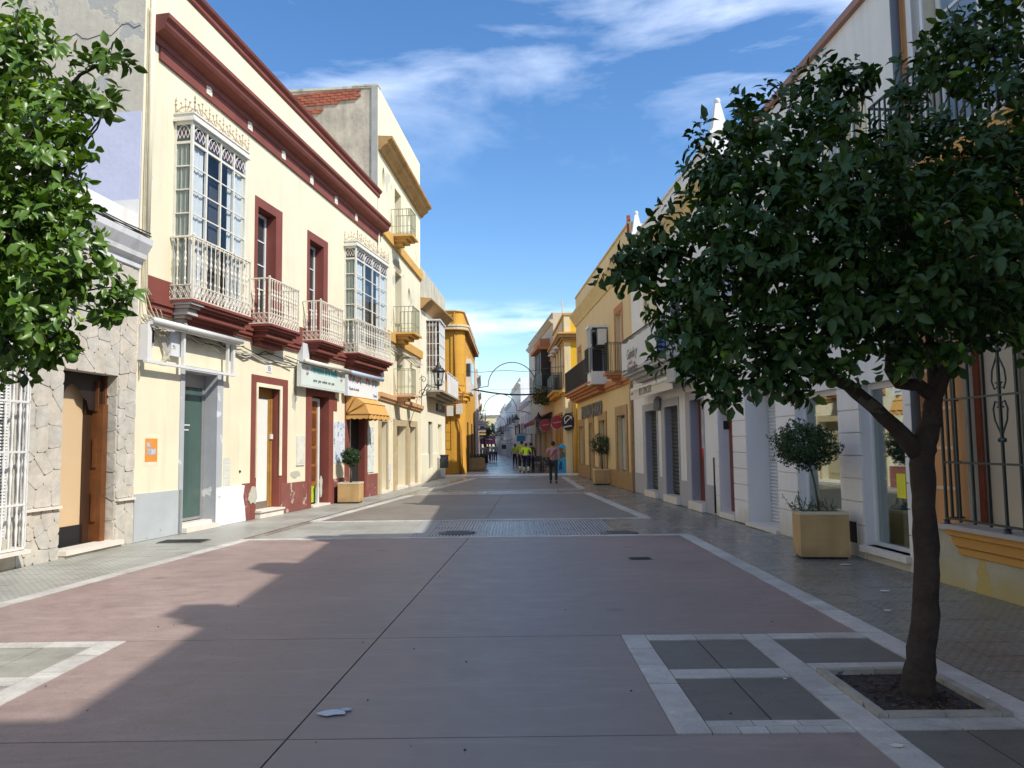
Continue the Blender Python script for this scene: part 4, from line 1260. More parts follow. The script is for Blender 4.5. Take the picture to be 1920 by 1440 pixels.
lv = [ln(F3, (712, 418), (786, 510)), ln(F3, (709, 610), (789, 660)), ln(F3, (712, 736), (790, 762))]
for k, f in enumerate(lv):
    b = MB(); z = f(0)
    if k < 2:
        b.prism([(0, z - .32), (-.10, z - .32), (-.12, z), (0, z)], 0, L + .05, f(L) - z)
        b.build('belt_course', ORANGEC, r3)
    else:
        b.prism([(0, z - .25), (-.06, z - .25), (-.10, z - .16), (-.14, z - .14), (-.16, z), (0, z)], 0, L + .05, f(L) - z); b.build('belt_course', PEACH, r3)
bal3 = [((733, 470), (779, 0), (737, 396), .75), ((737, 640), (786, 0), (741, 577), .75), ((738, 752), (779, 0), (741, 712), .7)]
for (p0, p1, pt, pj), q, f in zip(bal3, bo, lv):
    x0 = Z3(*p0)[0]; x1 = min(F3.p(p1[0], p0[1], pj)[0], L - .1); z0 = f((x0 + x1) / 2) + .02; z1 = z0 + 1.05
    b = MB(); stepped(b, x0 - .1, x1 + .1, 0, z0 + .06, [(.07, pj + .1, 0), (.06, pj - .02, .08), (.10, pj * .75, .16), (.12, pj * .5, .3)]); b.build('balcony_slab', ORANGEC if q is not bo[2] else PEACH, r3)
    bar_railing(r3, x0, x1, pj, z0 + .05, z1, IRONO, .15, .35, .010)
    casement(r3, q[0] + .02, q[1] - .02, q[2] - .2 if q is not bo[0] else q[2], q[3] - .02, .35, 2, 3, mat('cream_joinery', (.62, .56, .42)), GLASSD, .08, 'balcony_door', .03, .4)
for q, (xl, xr) in zip(gd, ((709, 726), (737, 761), (763, 781))):
    x0, x1 = Z3(xl, 850)[0], Z3(xr, 850)[0]
    surround(r3, (q[0], q[1], 0, q[3]), q[0] - x0, .25, SANDST, wr=max(.1, x1 - q[1]), y=-.05)
    b = MB(); b.box(q[0], q[1], .3, .36, .1, q[3]); dp = b.build('door', mat('olive_drab_door', (.30, .26, .16), var=.1, vs=2, rough=.6), r3)
    b = MB()
    for zz in (.35, 1.1, 1.9):
        b.box(q[0] + .12, q[1] - .12, .28, .30, zz, zz + .55)
    b.build('panel', mat('olive_drab_door2', (.36, .31, .20), rough=.6), dp)
    b = MB(); b.box(q[0] - .1, q[1] + .1, -.1, .35, 0, .1); b.build('threshold', MARBLE, r3)
x, z = Z3(730, 885); b = MB(); b.box(x - .15, x + .15, -.02, 0, z - .3, z + .3); b.build('meter_cover', PLAST, r3)
x, z = Z3(741, 512)
blot(r3, x + .3, bo[1][3] + .25, .7, .3, mat('bare_brown_render', (.38, .30, .20), bump=.5, bs=12), y=-.006)
b = MB()
for k in range(4):
    z = lv[1](0) - .45 - .05 * k; b.tube([(L * i / 10, -.04 - .02 * k, z - .06 * math.sin(i * 1.3 + k) + (lv[1](L) - lv[1](0)) * i / 10) for i in range(11)], .014, 4)
b.build('wall_cables', CABLEG, r3)

# ================================================================== LEFT: ivory house with the caged bay
F4 = Fac(P3B, (-3.69, 42.2)); L = F4.L
r4 = F4.root('ivory_house', 'ivory two-storey house with a white caged bay window and weathered grey parapet', 'house')
Z4 = F4.p
fT = ln(F4, (790, 503), (837, 566)); fC = ln(F4, (789, 540), (842, 590), .5)
dw = F4.rc(803, 790, 811, 886); dv = F4.rc(821, 795, 828, 880)
ops = [(dw[0], dw[1], .55, dw[3], .2), (dv[0], dv[1], 0, dv[3], .3)]
b = wall(0, L, 0, fT(0), fT(L), ops); shell(b, 0, L, 0, 10, fT(0), fT(L)); b.build('wall', [PALEWH, PALEWH], r4)
b = MB(); c0 = fC(0); b.prism([(0, c0 + .06), (-.03, c0 + .06), (-.03, fT(0) + .02), (.2, fT(0) + .02), (.2, c0)], 0, L + .02, fT(L) - fT(0)); b.build('parapet', GREYST, r4)
b = MB(); b.prism([(0, c0 - .45), (-.08, c0 - .42), (-.35, c0 - .14), (-.5, c0 - .06), (-.5, c0), (0, c0 + .06)], .02, L + .1, fC(L) - c0); b.build('cornice', OCHREC, r4)
b = MB(); b.box(dw[0], dw[1], .12, .16, .55, dw[3]); b.build('window', GLASSD, r4)
b = MB(); b.box(dv[0], dv[1], .2, .26, 0, dv[3]); b.build('door', mat('ivory_door', (.66, .62, .50)), r4)
b = MB(); b.box(0.02, dw[0] - .02, -.03, 0, 0, 1.25); b.build('dado', PALEWH, r4)
b = MB(); b.box(dw[1] + .05, dv[0] - .05, -.03, 0, 0, 1.25); b.build('dado', PALEWH, r4)
# bay in a cage
qx0 = Z4(799, 650)[0]; qx1 = F4.p(834, 650, .62)[0]; qz1 = F4.p(820, 596, .62)[1]; qz0 = F4.p(820, 729, .62)[1]
PRJ = .62
b = MB(); b.box(qx0 + .15, qx1 - .15, -.45, -.001, qz0, qz1 - .1); b.build('bay_window', mat('bay_white_board', (.72, .70, .62)), r4)
b = MB(); b.box(qx0 + .12, qx0 + .149, -.40, -.05, qz0 + .9, qz1 - .25); b.build('side_glass', mat('brown_dusk_glass', (.16, .11, .08), rough=.15), r4)
b = MB(); b.box(qx0 - .05, qx1 + .05, -PRJ - .05, 0, qz1, qz1 + .06); n_ = 6
for k in range(n_ + 1):
    z = qz0 + (qz1 - qz0) * k / n_
    b.box(qx0, qx1, -PRJ, -PRJ + .02, z - .012, z + .012)
    for xx in (qx0, qx1 - .02):
        b.box(xx, xx + .02, -PRJ, 0, z - .012, z + .012)
for k in range(6):
    xx = qx0 + (qx1 - qx0) * k / 5; b.box(xx - .012, xx + .012, -PRJ - .005, -PRJ + .018, qz0, qz1)
for k in range(4):
    yy = -PRJ * k / 4; b.box(qx0 - .003, qx0 + .02, yy - .012, yy + .012, qz0, qz1)
b.build('cage', WHITEM, r4)
b = MB(); b.box(qx0 + .2, qx1 - .02, -PRJ + .03, -PRJ + .04, qz0 + .05, qz1 - .05); b.build('bay_blind', mat('grey_white_blind', (.66, .68, .68)), r4)
b = MB(); stepped(b, qx0 - .1, L - .05, 0, qz0, [(.08, PRJ + .15, 0), (.08, PRJ, .1), (.12, PRJ * .7, .2)]); b.build('balcony_slab', mat('brown_grey_slab', (.36, .31, .24)), r4)
b = MB(); b.box(qx1 + .15, L - .06, -PRJ - .1, -PRJ - .08, qz0 + .02, qz0 + 1.0)
for k in range(5):
    xx = qx1 + .15 + (L - .2 - qx1) * k / 4; b.box(xx, xx + .04, -PRJ - .12, -PRJ - .10, qz0, qz0 + 1.02)
b.box(qx1 + .15, L - .06, -PRJ - .13, -PRJ - .06, qz0 + 1.0, qz0 + 1.04)
b.build('balcony_panel', mat('off_white_panel', (.66, .66, .64)), r4)
x, x2, z2, z = F4.rc(817, 756, 831, 770); b = MB(); b.box(x, x2, -.09, -.02, z2, z); sb = b.build('shop_sign', plain('slate_board', (.10, .10, .11)), r4)
text('Quin', 'lettering', .42, WHITEM, sb, x + .2, -.095, z2 + .12, 1.6)
# wall lantern on a scrolled bracket
xl, zl = F4.p(822, 712, 1.2)
tl = F4.root('wall_lantern', 'black street lantern on a scrolled iron bracket beside the caged bay', 'street lamp', 'wall lanterns')
xm, zm = Z4(790, 724)


def lantern(root, x, y, z, s_=1.0, mi=None):
    mi = mi or IRONB
    b = MB(); b.lathe([(.10 * s_, 0), (.17 * s_, .05 * s_), (.10 * s_, .07 * s_)], (x, y, z), 8); b.lathe([(.26 * s_, .52 * s_), (.27 * s_, .56 * s_), (.17 * s_, .68 * s_), (.10 * s_, .72 * s_), (.11 * s_, .78 * s_), (.05 * s_, .80 * s_), (.06 * s_, .88 * s_), (.01, .93 * s_)], (x, y, z), 8)
    for k in range(6):
        a = math.pi * k / 3; b.tube([(x + .14 * s_ * math.cos(a), y + .14 * s_ * math.sin(a), z + .06 * s_), (x + .22 * s_ * math.cos(a), y + .22 * s_ * math.sin(a), z + .53 * s_)], .012 * s_, 4)
    h = b.build('lantern_housing', mi, root)
    b = MB(); b.lathe([(.12 * s_, .07 * s_), (.20 * s_, .52 * s_)], (x, y, z), 6); b.build('lantern_glass', glass_clear('lantern_glass', (.9, .92, .9), .1), h)
    b = MB(); b.ball((x, y, z + .25 * s_), .05 * s_, 6, 5); b.build('bulb', WHITEM, h)


lantern(tl, xl, -1.2, zl - .25, 1.05)
b = MB(); b.tube([(xm, 0, zm + .5), (xm, 0, zm - .9)], .025, 5)
b.tube([(xm, 0, zm - .5), (xm + (xl - xm) * .3, -.4, zm + .0), (xm + (xl - xm) * .6, -.75, zm - .2), (xl, -1.2, zl - .3)], .022, 5)
for cy, cz, rr_ in ((-.15, zm + .25, .16), (-.18, zm - .35, .2), (-.5, zm - .25, .16)):
    b.tube([(xm + (xl - xm) * -cy / 1.2, cy + rr_ * math.cos(a) * (1 - a / 9), cz + rr_ * math.sin(a) * (1 - a / 9)) for a in [k * .55 for k in range(15)]], .016, 4)
b.build('bracket', IRONB, tl)
# litter bin
gx = G(809, 897)
tb = F4.root('litter_bin', 'black litter bin on a bent steel post outside the ivory house', 'bin')
xb = (Vector((gx.x, gx.y, 0)) - F4.A).dot(F4.t); yb_ = min((Vector((gx.x, gx.y, 0)) - F4.A).dot(F4.n), -.34)
b = MB(); b.extr([(xb - .26, yb_ - .18), (xb + .26, yb_ - .18), (xb + .26, yb_ + .16), (xb - .26, yb_ + .16)], .52, 1.12); b.box(xb - .28, xb + .28, yb_ - .2, yb_ + .18, 1.12, 1.18); b.build('bin_body', plain('bin_black', (.03, .03, .033), .5), tb)
b = MB(); b.ball((xb, yb_ - .185, .9), .07, 8, 4, (1, .1, 1)); b.build('emblem', WHITEM, tb)
b = MB(); b.tube([(xb - .2, yb_ + .2, 1.0), (xb - .2, yb_ + .2, .12), (xb - .1, yb_ + .1, .03), (xb + .2, yb_, .03)], .035, 6); b.build('post', plain('galvanised_steel', (.5, .5, .5), .4, .5), tb)

# ================================================================== LEFT: amber corner house across the side street
xL, xR = -12.0, -2.84; y0 = 45.0
r5 = thing('amber_corner_house', 'deep amber corner house with rounded corner pier and flat eaves across the side street', 'house', (0, y0, 0))
pl = [(xL, 0), (xR - .55, 0)] + [(xR - .55 + .55 * math.sin(a), .55 - .55 * math.cos(a)) for a in [math.pi / 12 * k for k in range(7)]] + [(xR, 14), (xL, 14)]
b = MB(); b.extr(pl, 0, 8.45); b.build('wall', AMBER, r5)


def grow(pl_, d):
    return [(x + (d if x > -6 else 0), y - (d if y < 1 else 0) * 1.0) for x, y in pl_]


def arcp(d, r_=.55, inset=0.0):
    return [(xL, -d), (xR - r_, -d)] + [(xR - r_ + (r_ + d) * math.sin(a), r_ - (r_ + d) * math.cos(a)) for a in [math.pi / 12 * k for k in range(7)]] + [(xR + d, 14), (xL, 14)]


b = MB(); b.extr(arcp(.34), 8.62, 8.75); b.extr(arcp(.30), 8.45, 8.62); b.build('eaves', mat('pale_edged_eave', (.62, .50, .30)), r5)
b = MB(); b.extr(arcp(.29), 8.40, 8.449); b.build('soffit', mat('brown_soffit', (.30, .13, .04)), r5)
b = MB(); b.extr(arcp(-.02), 8.75, 9.55); b.build('parapet', AMBER, r5)
b = MB(); b.extr(arcp(.08), 9.55, 9.63); b.build('coping', mat('pale_edged_eave', (.62, .50, .30)), r5)
b = MB()
for z, h, d in ((4.15, .12, .10), (4.27, .14, .2), (4.41, .12, .13), (4.53, .14, .26), (4.67, .08, .3)):
    b.extr([(xR - 1.0, -d)] + arcp(d)[1:-2] + [(xR + d, 1.6), (xR - 1.0, 1.6)], z, z + h)
b.build('capital', AMBERT, r5)
b = MB(); b.extr([(xR - .75, -.06), (xR - .55, -.06)] + arcp(.06)[2:-2] + [(xR + .06, .75), (xR - .75, .75)], 0, 8.44); b.build('corner_pier', AMBER, r5)
b = MB(); b.box(xL, xR - .76, -.05, 0, 0, 1.35); b.build('dado', AMBER, r5)
for j in range(5):
    b = MB(); b.box(-3.9, xR - .80, -.03, 0, 1.42 + j * .50, 1.89 + j * .50); b.build('panel', AMBER, r5)
b = MB()
for z in (5.2, 5.8, 6.4, 7.0, 7.6, 8.2):
    b.extr([(xR - .76, -.064), (xR - .55, -.064)] + arcp(.064)[2:-2] + [(xR + .064, .75), (xR - .76, .75)], z, z + .03)
b.build('band', AMBERT, r5)
for x, z, n_ in ((-3.82, 3.35, 1), (-3.28, 3.45, 2)):
    b = MB(); b.box(x, x + .38, -.28, -.065, z, z + .6); b.build('junction_box', mat('ivory_metal_box', (.66, .64, .55)), r5)
PIPE = mat('brown_orange_pipe', (.42, .20, .05), rough=.5)
b = MB(); b.tube([(-3.2, -.1, 4.1), (-3.2, -.12, 3.2), (-3.1, -.14, 2.9), (-3.05, -.12, 2.7), (-3.05, -.12, 0)], .05, 6); b.tube([(-3.35, -.1, 4.1), (-3.3, -.1, 3.4)], .05, 6); b.tube([(-2.95, -.09, 2.6), (-2.95, -.09, 0)], .035, 6)
b.tube([(-3.35, -.08, 9.5), (-3.35, -.08, 5.0)], .04, 6); b.tube([(-4.0, -.1, 6.3), (-3.6, -.1, 5.6), (-3.3, -.12, 5.2), (-2.8, -.1, 5.1)], .04, 5)
b.build('downpipe', PIPE, r5)
b = MB()
for k in range(9):
    x = -3.6 + .1 * k
    b.tube([(x + .08 * math.cos(a), -.15 + .05 * math.sin(a * 1.3), 4.45 + .35 * math.sin(a)) for a in [i * .7 for i in range(9)]], .022, 4)
b.build('cable_bundle', PIPE, r5)
b = MB(); b.box(xR + .001, xR + .3, 2.5, 6.5, 4.9, 7.0); b.build('bay_window', WHITEM, r5)
b = MB(); b.box(xR + .302, xR + .31, 2.7, 6.3, 5.5, 6.7); b.box(xR + .02, xR + .28, 2.48, 2.5, 5.9, 6.7); b.build('pane', GLASSD, r5)
for y in (3.2, 8.0, 12.0):
    b = MB(); b.box(xR + .001, xR + .02, y, y + 1.1, .05, 3.1); b.build('door', DARK, r5)


# ================================================================== houses further along both sides
def row_house(F, name, label, x0, x1, h, mt, nwin, tone='d', floors=2, top=None, bal=0.9, balc=IRONB, trim=None, dep=9, grp=None):
    rt = F.root(name, label, 'house', grp)
    rt.location = F.A + F.t * x0
    W_ = x1 - x0; cw = W_ / nwin; fh = (h - .9) / floors
    ops = []
    for i in range(nwin):
        c = cw * (i + .5)
        for fl in range(floors):
            z0_ = fl * fh + (.0 if fl == 0 else .1)
            ops.append((c - .42, c + .42, z0_, z0_ + min(2.5, fh * .72), .25))
    b = wall(0, W_, 0, h, h, ops); shell(b, 0, W_, 0, dep, h, h); b.build('wall', [mt, mt], rt)
    tr_ = trim or mt
    b = MB(); b.prism([(0, h - .75), (-.08, h - .72), (-.25, h - .55), (-.3, h - .5), (0, h - .45)], 0, W_); b.box(0, W_, -.06, .0, h - .06, h + .04); b.build('cornice', tr_, rt)
    for i in range(nwin):
        c = cw * (i + .5)
        for fl in range(floors):
            z0_ = fl * fh + (.0 if fl == 0 else .1); z1_ = z0_ + min(2.5, fh * .72)
            b = MB(); b.box(c - .40, c + .40, .14, .18, z0_ + .02, z1_ - .02); b.build('window' if fl else 'door', GLASSD if fl or i % 2 else WOODB, rt)
            b = MB(); b.box(c - .52, c - .42, -.03, 0, z0_, z1_ + .12); b.box(c + .42, c + .52, -.03, 0, z0_, z1_ + .12); b.box(c - .42, c + .42, -.03, 0, z1_, z1_ + .12)
            b.build('window_surround', tr_, rt)
            if fl and bal and (i % 2 == 0 or nwin < 3):
                b = MB(); b.box(c - .95, c + .95, -.72, 0, z0_ - .14, z0_); b.build('balcony_slab', tr_, rt)
                rb = bar_railing(rt, c - .9, c + .9, .68, z0_, z0_ + .95, balc, .14, None, .012)
    return rt


WH2 = mat('bright_far_white', (.74, .74, .72), var=.05, vs=.6, bump=.1, streak=.15)
WH3 = mat('cool_far_white', (.60, .61, .62), var=.06, vs=.6, bump=.1, streak=.2)
PK = mat('pink_far_plaster', (.60, .46, .42), var=.06, vs=.6, bump=.1)
OC = mat('ochre_far_plaster', (.55, .36, .14), var=.06, vs=.6, bump=.1)
GR = mat('grey_far_plaster', (.42, .40, .37), var=.08, vs=.6, bump=.1)
FL = Fac((-2.75, 60.0), (-7.6, 190.0))
lab = ['white house with a glazed bay just past the amber corner house', 'pale pink house second past the amber corner', 'ochre house third past the amber corner', 'white house fourth past the amber corner', 'grey house fifth past the amber corner', 'white house sixth past the amber corner', 'pink house near the far end of the left row', 'last white house of the left row']
x = 0
for k, (wd, h, m_) in enumerate(((11, 7.6, WH2), (10, 7.0, PK), (12, 6.4, OC), (12, 7.2, WH2), (14, 6.2, GR), (16, 7.0, WH2), (20, 6.5, PK), (30, 7.2, WH2))):
    row_house(FL, 'terrace_house', lab[k], x, x + wd, h, m_, max(2, round(wd / 3.4)), grp='houses along the far left side of the street'); x += wd
# ================================================================== RIGHT: corner house, and the row behind
# apricot house with window grille, nearest
F1R = Fac((4.97, 9.42), (5.54, -1.9)); L = F1R.L
rr1 = F1R.root('apricot_house', 'apricot house with cream joints, stone plinth and iron-grilled window, nearest on the right', 'house')
ZR = F1R.p
hT = 9.82
gx0, gz0 = ZR(1817, 990); gx0 += .03; gxa = gx0; gw = 1.75
zgb = ZR(1817, 985)[1] + .02
wtop = 3.35
ux0 = ZR(1715, 60)[0] + .15
ops = [(gx0, gx0 + gw, zgb, wtop, .30), (gx0 + 3.6, gx0 + 3.6 + gw, zgb, wtop, .3), (.55, 2.1, 4.75, 7.5, .22), (3.6, 5.2, 4.75, 7.5, .22)]
b = wall(0, L, 0, hT, hT, ops); shell(b, 0, L, 0, 9, hT, hT); b.build('wall', [APRICOT, mat('cream_reveal', (.60, .52, .40))], rr1)
for k in range(3):
    xp = (.45, 3.85, 6.75)[k]; b = MB()
    b.box(xp, xp + .75, 0, .5, hT, hT + .40); b.box(xp + .1, xp + .65, .05, .45, hT + .40, hT + .75); b.build('parapet_pier', APRICOT, rr1)
zpl = ZR(1740, 985)[1]
b = MB(); b.box(-.0, L, -.05, -.001, 0, zpl); b.build('plinth', PLST, rr1)
b = MB(); b.box(-.0, L, -.09, -.001, zpl, zpl + .05); b.build('plinth_cap', mat('grey_brown_cap', (.45, .40, .34)), rr1)
zz = zpl + .05
jz = [ZR(1745, y)[1] for y in (912, 860, 790, 725)]
st = jz[1] - jz[0]
zz = jz[0]
while zz < 4.2:
    b = MB(); b.box(0, gx0 - .16, -.012, -.001, zz - .018, zz + .018); zz += .46
    b.build('cream_joint', APRIJ, rr1)
b = MB(); b.box(gx0 - .16, gx0 + gw + .16, -.04, -.001, wtop, wtop + .35); b.build('lintel', APRICOT, rr1)
# moulded sill
sx0, sx1 = gx0 - .16, gx0 + gw + .16
b = MB(); z = zgb
b.prism([(0, z - .50), (-.02, z - .50), (-.03, z - .36), (-.08, z - .34), (-.09, z - .27), (-.14, z - .24), (-.16, z - .14), (-.22, z - .12), (-.22, z - .05), (0, z - .05)], sx0 + .05, sx1 - .05); b.build('sill_moulding', mat('orange_sill', (.62, .33, .09), var=.05), rr1)
b = MB(); b.box(sx0, sx1, -.28, 0, z - .05, z - .005); b.build('sill', mat('grey_brown_cap', (.45, .40, .34)), rr1)
# window behind the grille
b = MB(); b.box(gx0, gx0 + .09, .12, .26, zgb, wtop); b.box(gx0 + gw - .09, gx0 + gw, .12, .26, zgb, wtop); b.box(gx0 + .09, gx0 + gw - .09, .12, .26, wtop - .09, wtop); b.build('window_frame', WOODR, rr1)
b = MB(); b.box(gx0 + .09, gx0 + .60, .20, .24, zgb, wtop - .09); b.build('shutter', mat('cream_shutter', (.58, .48, .34), var=.04), rr1)
b = MB(); b.box(gx0 + .60, gx0 + 1.05, .22, .24, zgb, wtop - .09); b.build('window', mat('dim_taupe_glass', (.16, .145, .11), rough=.15), rr1)
b = MB(); b.box(gx0 + 1.05, gx0 + gw - .09, .20, .23, zgb, wtop - .09); b.build('shutter', mat('blue_grey_shutter', (.44, .47, .52)), rr1)
# grille, standing off on ball feet
GY = -.20; b = MB(); g0, g1 = gx0 - .10, gx0 + gw + .10; zb0, zb1 = zgb + .05, wtop + .3
hz_ = [zb0, zb0 + .62 * 1.35 - .0, zb0 + 1.5, zb1]
hz_ = [zgb + .06, ZR(1800, 866)[1] - .0, ZR(1800, 745)[1] - .03, zb1]
for z in hz_:
    b.bar((g0, GY, z), (g1, GY, z), .022, .022); b.bar((g0, GY, z), (g0, 0, z), .02, .02); b.bar((g1, GY, z), (g1, 0, z), .02, .02)
b.bar((g1, GY, zb0), (g1, GY, zb1), .026, .026); b.bar((g0, GY, zb0), (g0, GY, zb1), .026, .026)
gg = b.build('window_grille', IRONG, rr1)
bm = MB(); bm.box(-.012, .012, -.012, .012, 0, 1); bme = bm.mesh('grille_bar', IRONG)
bmb = MB(); bmb.lathe([(.02, 0), (.045, .02), (.05, .05), (.03, .07), (.03, .09), (.045, .10)], n=8); bft = bmb.mesh('ball_foot', IRONG)
nb_ = 9
for k in range(nb_):
    xx = g0 + (g1 - g0) * k / (nb_ - 1)
    o = link('grille_bar', bme, gg); o.location = (xx, GY, zb0 - .02); o.scale = (1, 1, zb1 - zb0 + .02)
    if k % 4 == 0:
        o = link('ball_foot', bft, gg); o.location = (xx, GY, zb0 - .11)
for k in range(1, 3):
    o = link('grille_bar', bme, gg); o.location = (g0, GY * (1 - k / 3), zb0); o.scale = (1, 1, zb1 - zb0)
b = MB()
for xc in (g0 + (g1 - g0) * 4.0 / (nb_ - 1),):
    zc = hz_[2]
    for sg_ in (-1, 1):
        for sd in (-1, 1):
            p_ = [(xc, GY, zc + sg_ * .42), (xc + sd * .03, GY, zc + sg_ * .36), (xc + sd * .09, GY, zc + sg_ * .25), (xc + sd * .105, GY, zc + sg_ * .14), (xc + sd * .07, GY, zc + sg_ * .06), (xc + sd * .02, GY, zc + sg_ * .08), (xc + sd * .025, GY, zc + sg_ * .13), (xc + sd * .05, GY, zc + sg_ * .12)]
            b.tube(p_, .009, 5)
        b.ball((xc - .03, GY, zc + sg_ * .45), .025, 6, 4); b.ball((xc + .03, GY, zc + sg_ * .45), .025, 6, 4)
    pass
b.build('scroll_ornament', IRONG, gg)
# first floor: white framed glazing behind a green-black balcony grille
for (a, c) in ((.55, 2.1), (3.6, 5.2)):
    surround(rr1, (a, c, 4.75, 7.5), .22, .25, WHITEM, name='window_surround', zb=4.75)
    casement(rr1, a + .02, c - .02, 4.77, 7.48, .14, 2, 3, WHITEM, mat('pale_blue_glass', (.20, .27, .36), rough=.1), .08, 'balcony_door', .04, .4)
    b = MB(); b.box(a - .5, c + .5, -.55, 0, 4.5, 4.68); b.box(a - .42, c + .42, -.45, 0, 4.4, 4.5); b.build('balcony_slab', mat('orange_sill', (.62, .33, .09)), rr1)
    bar_railing(rr1, a - .42, c + .42, .5, 4.68, 5.75, IRONG, .12, None, .010)
b = MB(); b.tube([(.10, -.09, 0.1), (.10, -.09, hT - .4)], .055, 8); b.build('downpipe', plain('slate_pipe', (.10, .11, .12), .5), rr1)
b = MB(); b.box(.22, .5, -.02, -.001, 4.4, 9.3); b.build('quoin_strip', WHITER, rr1)
# taller house behind the camera, closing the shade
F0R = Fac((5.54, -1.9), (6.0, -17.7)); row_house(F0R, 'taller_house', 'taller plain white house behind the viewpoint on the right', 0, 15.8, 12.4, WH2, 4, floors=3, bal=0)
F0L = Fac((-8.0, -12), (-7.36, 4.0)); row_house(F0L, 'plain_house', 'plain cream house behind the viewpoint on the left', 0, 15.9, 6.5, CREAMR, 4, bal=0)

# white rusticated house with shop windows
F2R = Fac((4.60, 17.5), (4.97, 9.42)); L = F2R.L
rr2 = F2R.root('white_shop_house', 'white rusticated house with two tall shop windows and a roller shutter behind the orange tree', 'house')
ZR = F2R.p
fT2 = ln(F2R, (1482, 158), (1612, 2))
hA = 7.75
dr = F2R.rc(1347, 770, 1374, 960); en = F2R.rc(1398, 735, 1455, 982); w1 = F2R.rc(1491, 718, 1571, 972); w2 = F2R.rc(1611, 721, 1694, 1018)
w1 = (w1[0], w1[1], w2[2], w2[3])
ops = [(dr[0], dr[1], 0, dr[3], .27), (en[0], en[1], 0, en[3] + .1, .5), (w1[0], w1[1], w1[2], w1[3], .20), (w2[0], w2[1], w2[2], w2[3], .20)]
upw = [(1.0, 2.0), (3.6, 4.6), (6.1, 7.1)]
for a, c in upw:
    ops.append((a, c, 4.6, 6.5, .2))
b = wall(0, L, 0, hA, hA, ops); shell(b, 0, L, 0, 9, hA, hA); b.build('wall', [WHITEW, WHITER], rr2)
b = MB(); b.box(0, L, -.08, .25, hA - .05, hA + .06); b.build('coping', mat('red_brown_coping', (.35, .2, .16)), rr2)
# rusticated blocks either side of the openings, laid as separate slabs with recessed joints
jy = [ZR(1585, y)[1] for y in (973, 933, 891, 849, 807, 767)]
z0 = jy[1] - (jy[2] - jy[1]) * 2.05; stp = (jy[5] - jy[1]) / 4
cols_ = [(0.02, dr[0] - .0), (dr[1], en[0]), (en[1], w1[0]), (w1[1], w2[0]), (w2[1], L - .02)]
BLK = mat('white_block', (.80, .76, .70), var=.05, vs=1.2, bump=.12, streak=.05, low=(.5, (.55, .5, .38)))
for a, c in cols_:
    z = .0; k = 0
    while z < 3.9:
        z2 = min(z0 + stp * (k + 1), 4.0)
        if z2 - z > .08:
            b = MB(); b.box(a + .001, c - .001, -.028, 0, z + .007, z2 - .007); b.build('block', BLK, rr2)
        z = z2; k += 1
b = MB(); b.box(.02, L - .02, -.028, 0, 3.98, 4.0 + .3); b.build('block', BLK, rr2)
b = MB(); b.box(dr[0], dr[1], .22, .27, .12, dr[3]); b.build('door', WOODR, rr2)
b = MB(); b.box(dr[0] - .02, dr[1], -.05, .26, 0, .12); b.build('threshold', MARBLE, rr2)
b = MB(); b.box(dr[0] + .0, dr[0] + .003, .12, .24, 1.95, 2.1); b.box(dr[0] + .0, dr[0] + .012, .10, .26, 1.93, 2.12)
nq = b.build('number_plaque', IRONB, rr2)
b = MB(); n_ = 40; zt = en[3] + .1; vs = []
for k in range(n_ * 4 + 1):
    z = .05 + (zt - .05) * k / (n_ * 4); vs += [(en[0] + .02, .44 + .018 * math.sin(k * math.pi / 2), z), (en[1], .44 + .018 * math.sin(k * math.pi / 2), z)]
b.add(vs, [(2 * k, 2 * k + 1, 2 * k + 3, 2 * k + 2) for k in range(n_ * 4)]); b.build('roller_shutter', mat('pale_grey_shutter', (.66, .66, .64), rough=.5, var=.04), rr2, recalc=False)
b = MB(); b.box(en[0], en[1], -.1, .49, 0, .06); b.build('threshold', MARBLE, rr2)
for q, k in ((w1, 0), (w2, 1)):
    b = MB(); x0, x1, z0_, z1_ = q
    b.box(x0, x0 + .07, .12, .20, z0_, z1_); b.box(x1 - .06, x1, .12, .20, z0_, z1_); b.box(x0 + .07, x1 - .06, .12, .20, z1_ - .08, z1_); b.box(x0 + .07, x1 - .06, .12, .20, z0_, z0_ + .05)
    fr_ = b.build('shop_window', WHITEM, rr2)
    b = MB(); b.box(x0 + .07, x1 - .06, .15, .158, z0_ + .05, z1_ - .08); b.build('pane', GLASSS, fr_)
    b = MB(); b.box(x0 - .03, x1 + .03, -.10, .12, z0_ - .08, z0_); b.build('sill', MARBLE, rr2)
    b = MB(); b.m = 0
    X0, X1, Y0, Y1, ZA, ZB = x0 - .3, x1 + .5, .205, 2.3, 0.02, z1_ + .1
    b.quad((X0, Y1, ZA), (X1, Y1, ZA), (X1, Y1, ZB), (X0, Y1, ZB)); b.quad((X0, Y0, ZA), (X0, Y1, ZA), (X0, Y1, ZB), (X0, Y0, ZB)); b.quad((X1, Y0, ZA), (X1, Y1, ZA), (X1, Y1, ZB), (X1, Y0, ZB)); b.quad((X0, Y0, ZB), (X1, Y0, ZB), (X1, Y1, ZB), (X0, Y1, ZB)); b.quad((X0, Y0, z0_), (X1, Y0, z0_), (X1, Y1, z0_), (X0, Y1, z0_))
    b.build('shop_interior', SHOPIN, rr2)
    b = MB(); b.box(x0 + .3, x1 - .15, .9, 1.3, z0_, z0_ + .45); b.build('display_plinth', mat('white_plinth', (.6, .62, .58)), rr2)
x, z = ZR(1661, 888); x2 = ZR(1677, 888)[0]; zl = ZR(1661, 933)[1]
b = MB(); b.box(x, x2, .140, .149, zl, z); b.build('window_notice', plain('yellow_paper', (.80, .72, .03), .6), rr2)
x, z = ZR(1507, 785); b = MB(); b.box(x + .1, x + .5, .165, .17, 2.1, 2.55); b.build('window_notice', plain('red_paper', (.6, .04, .04), .6), rr2)
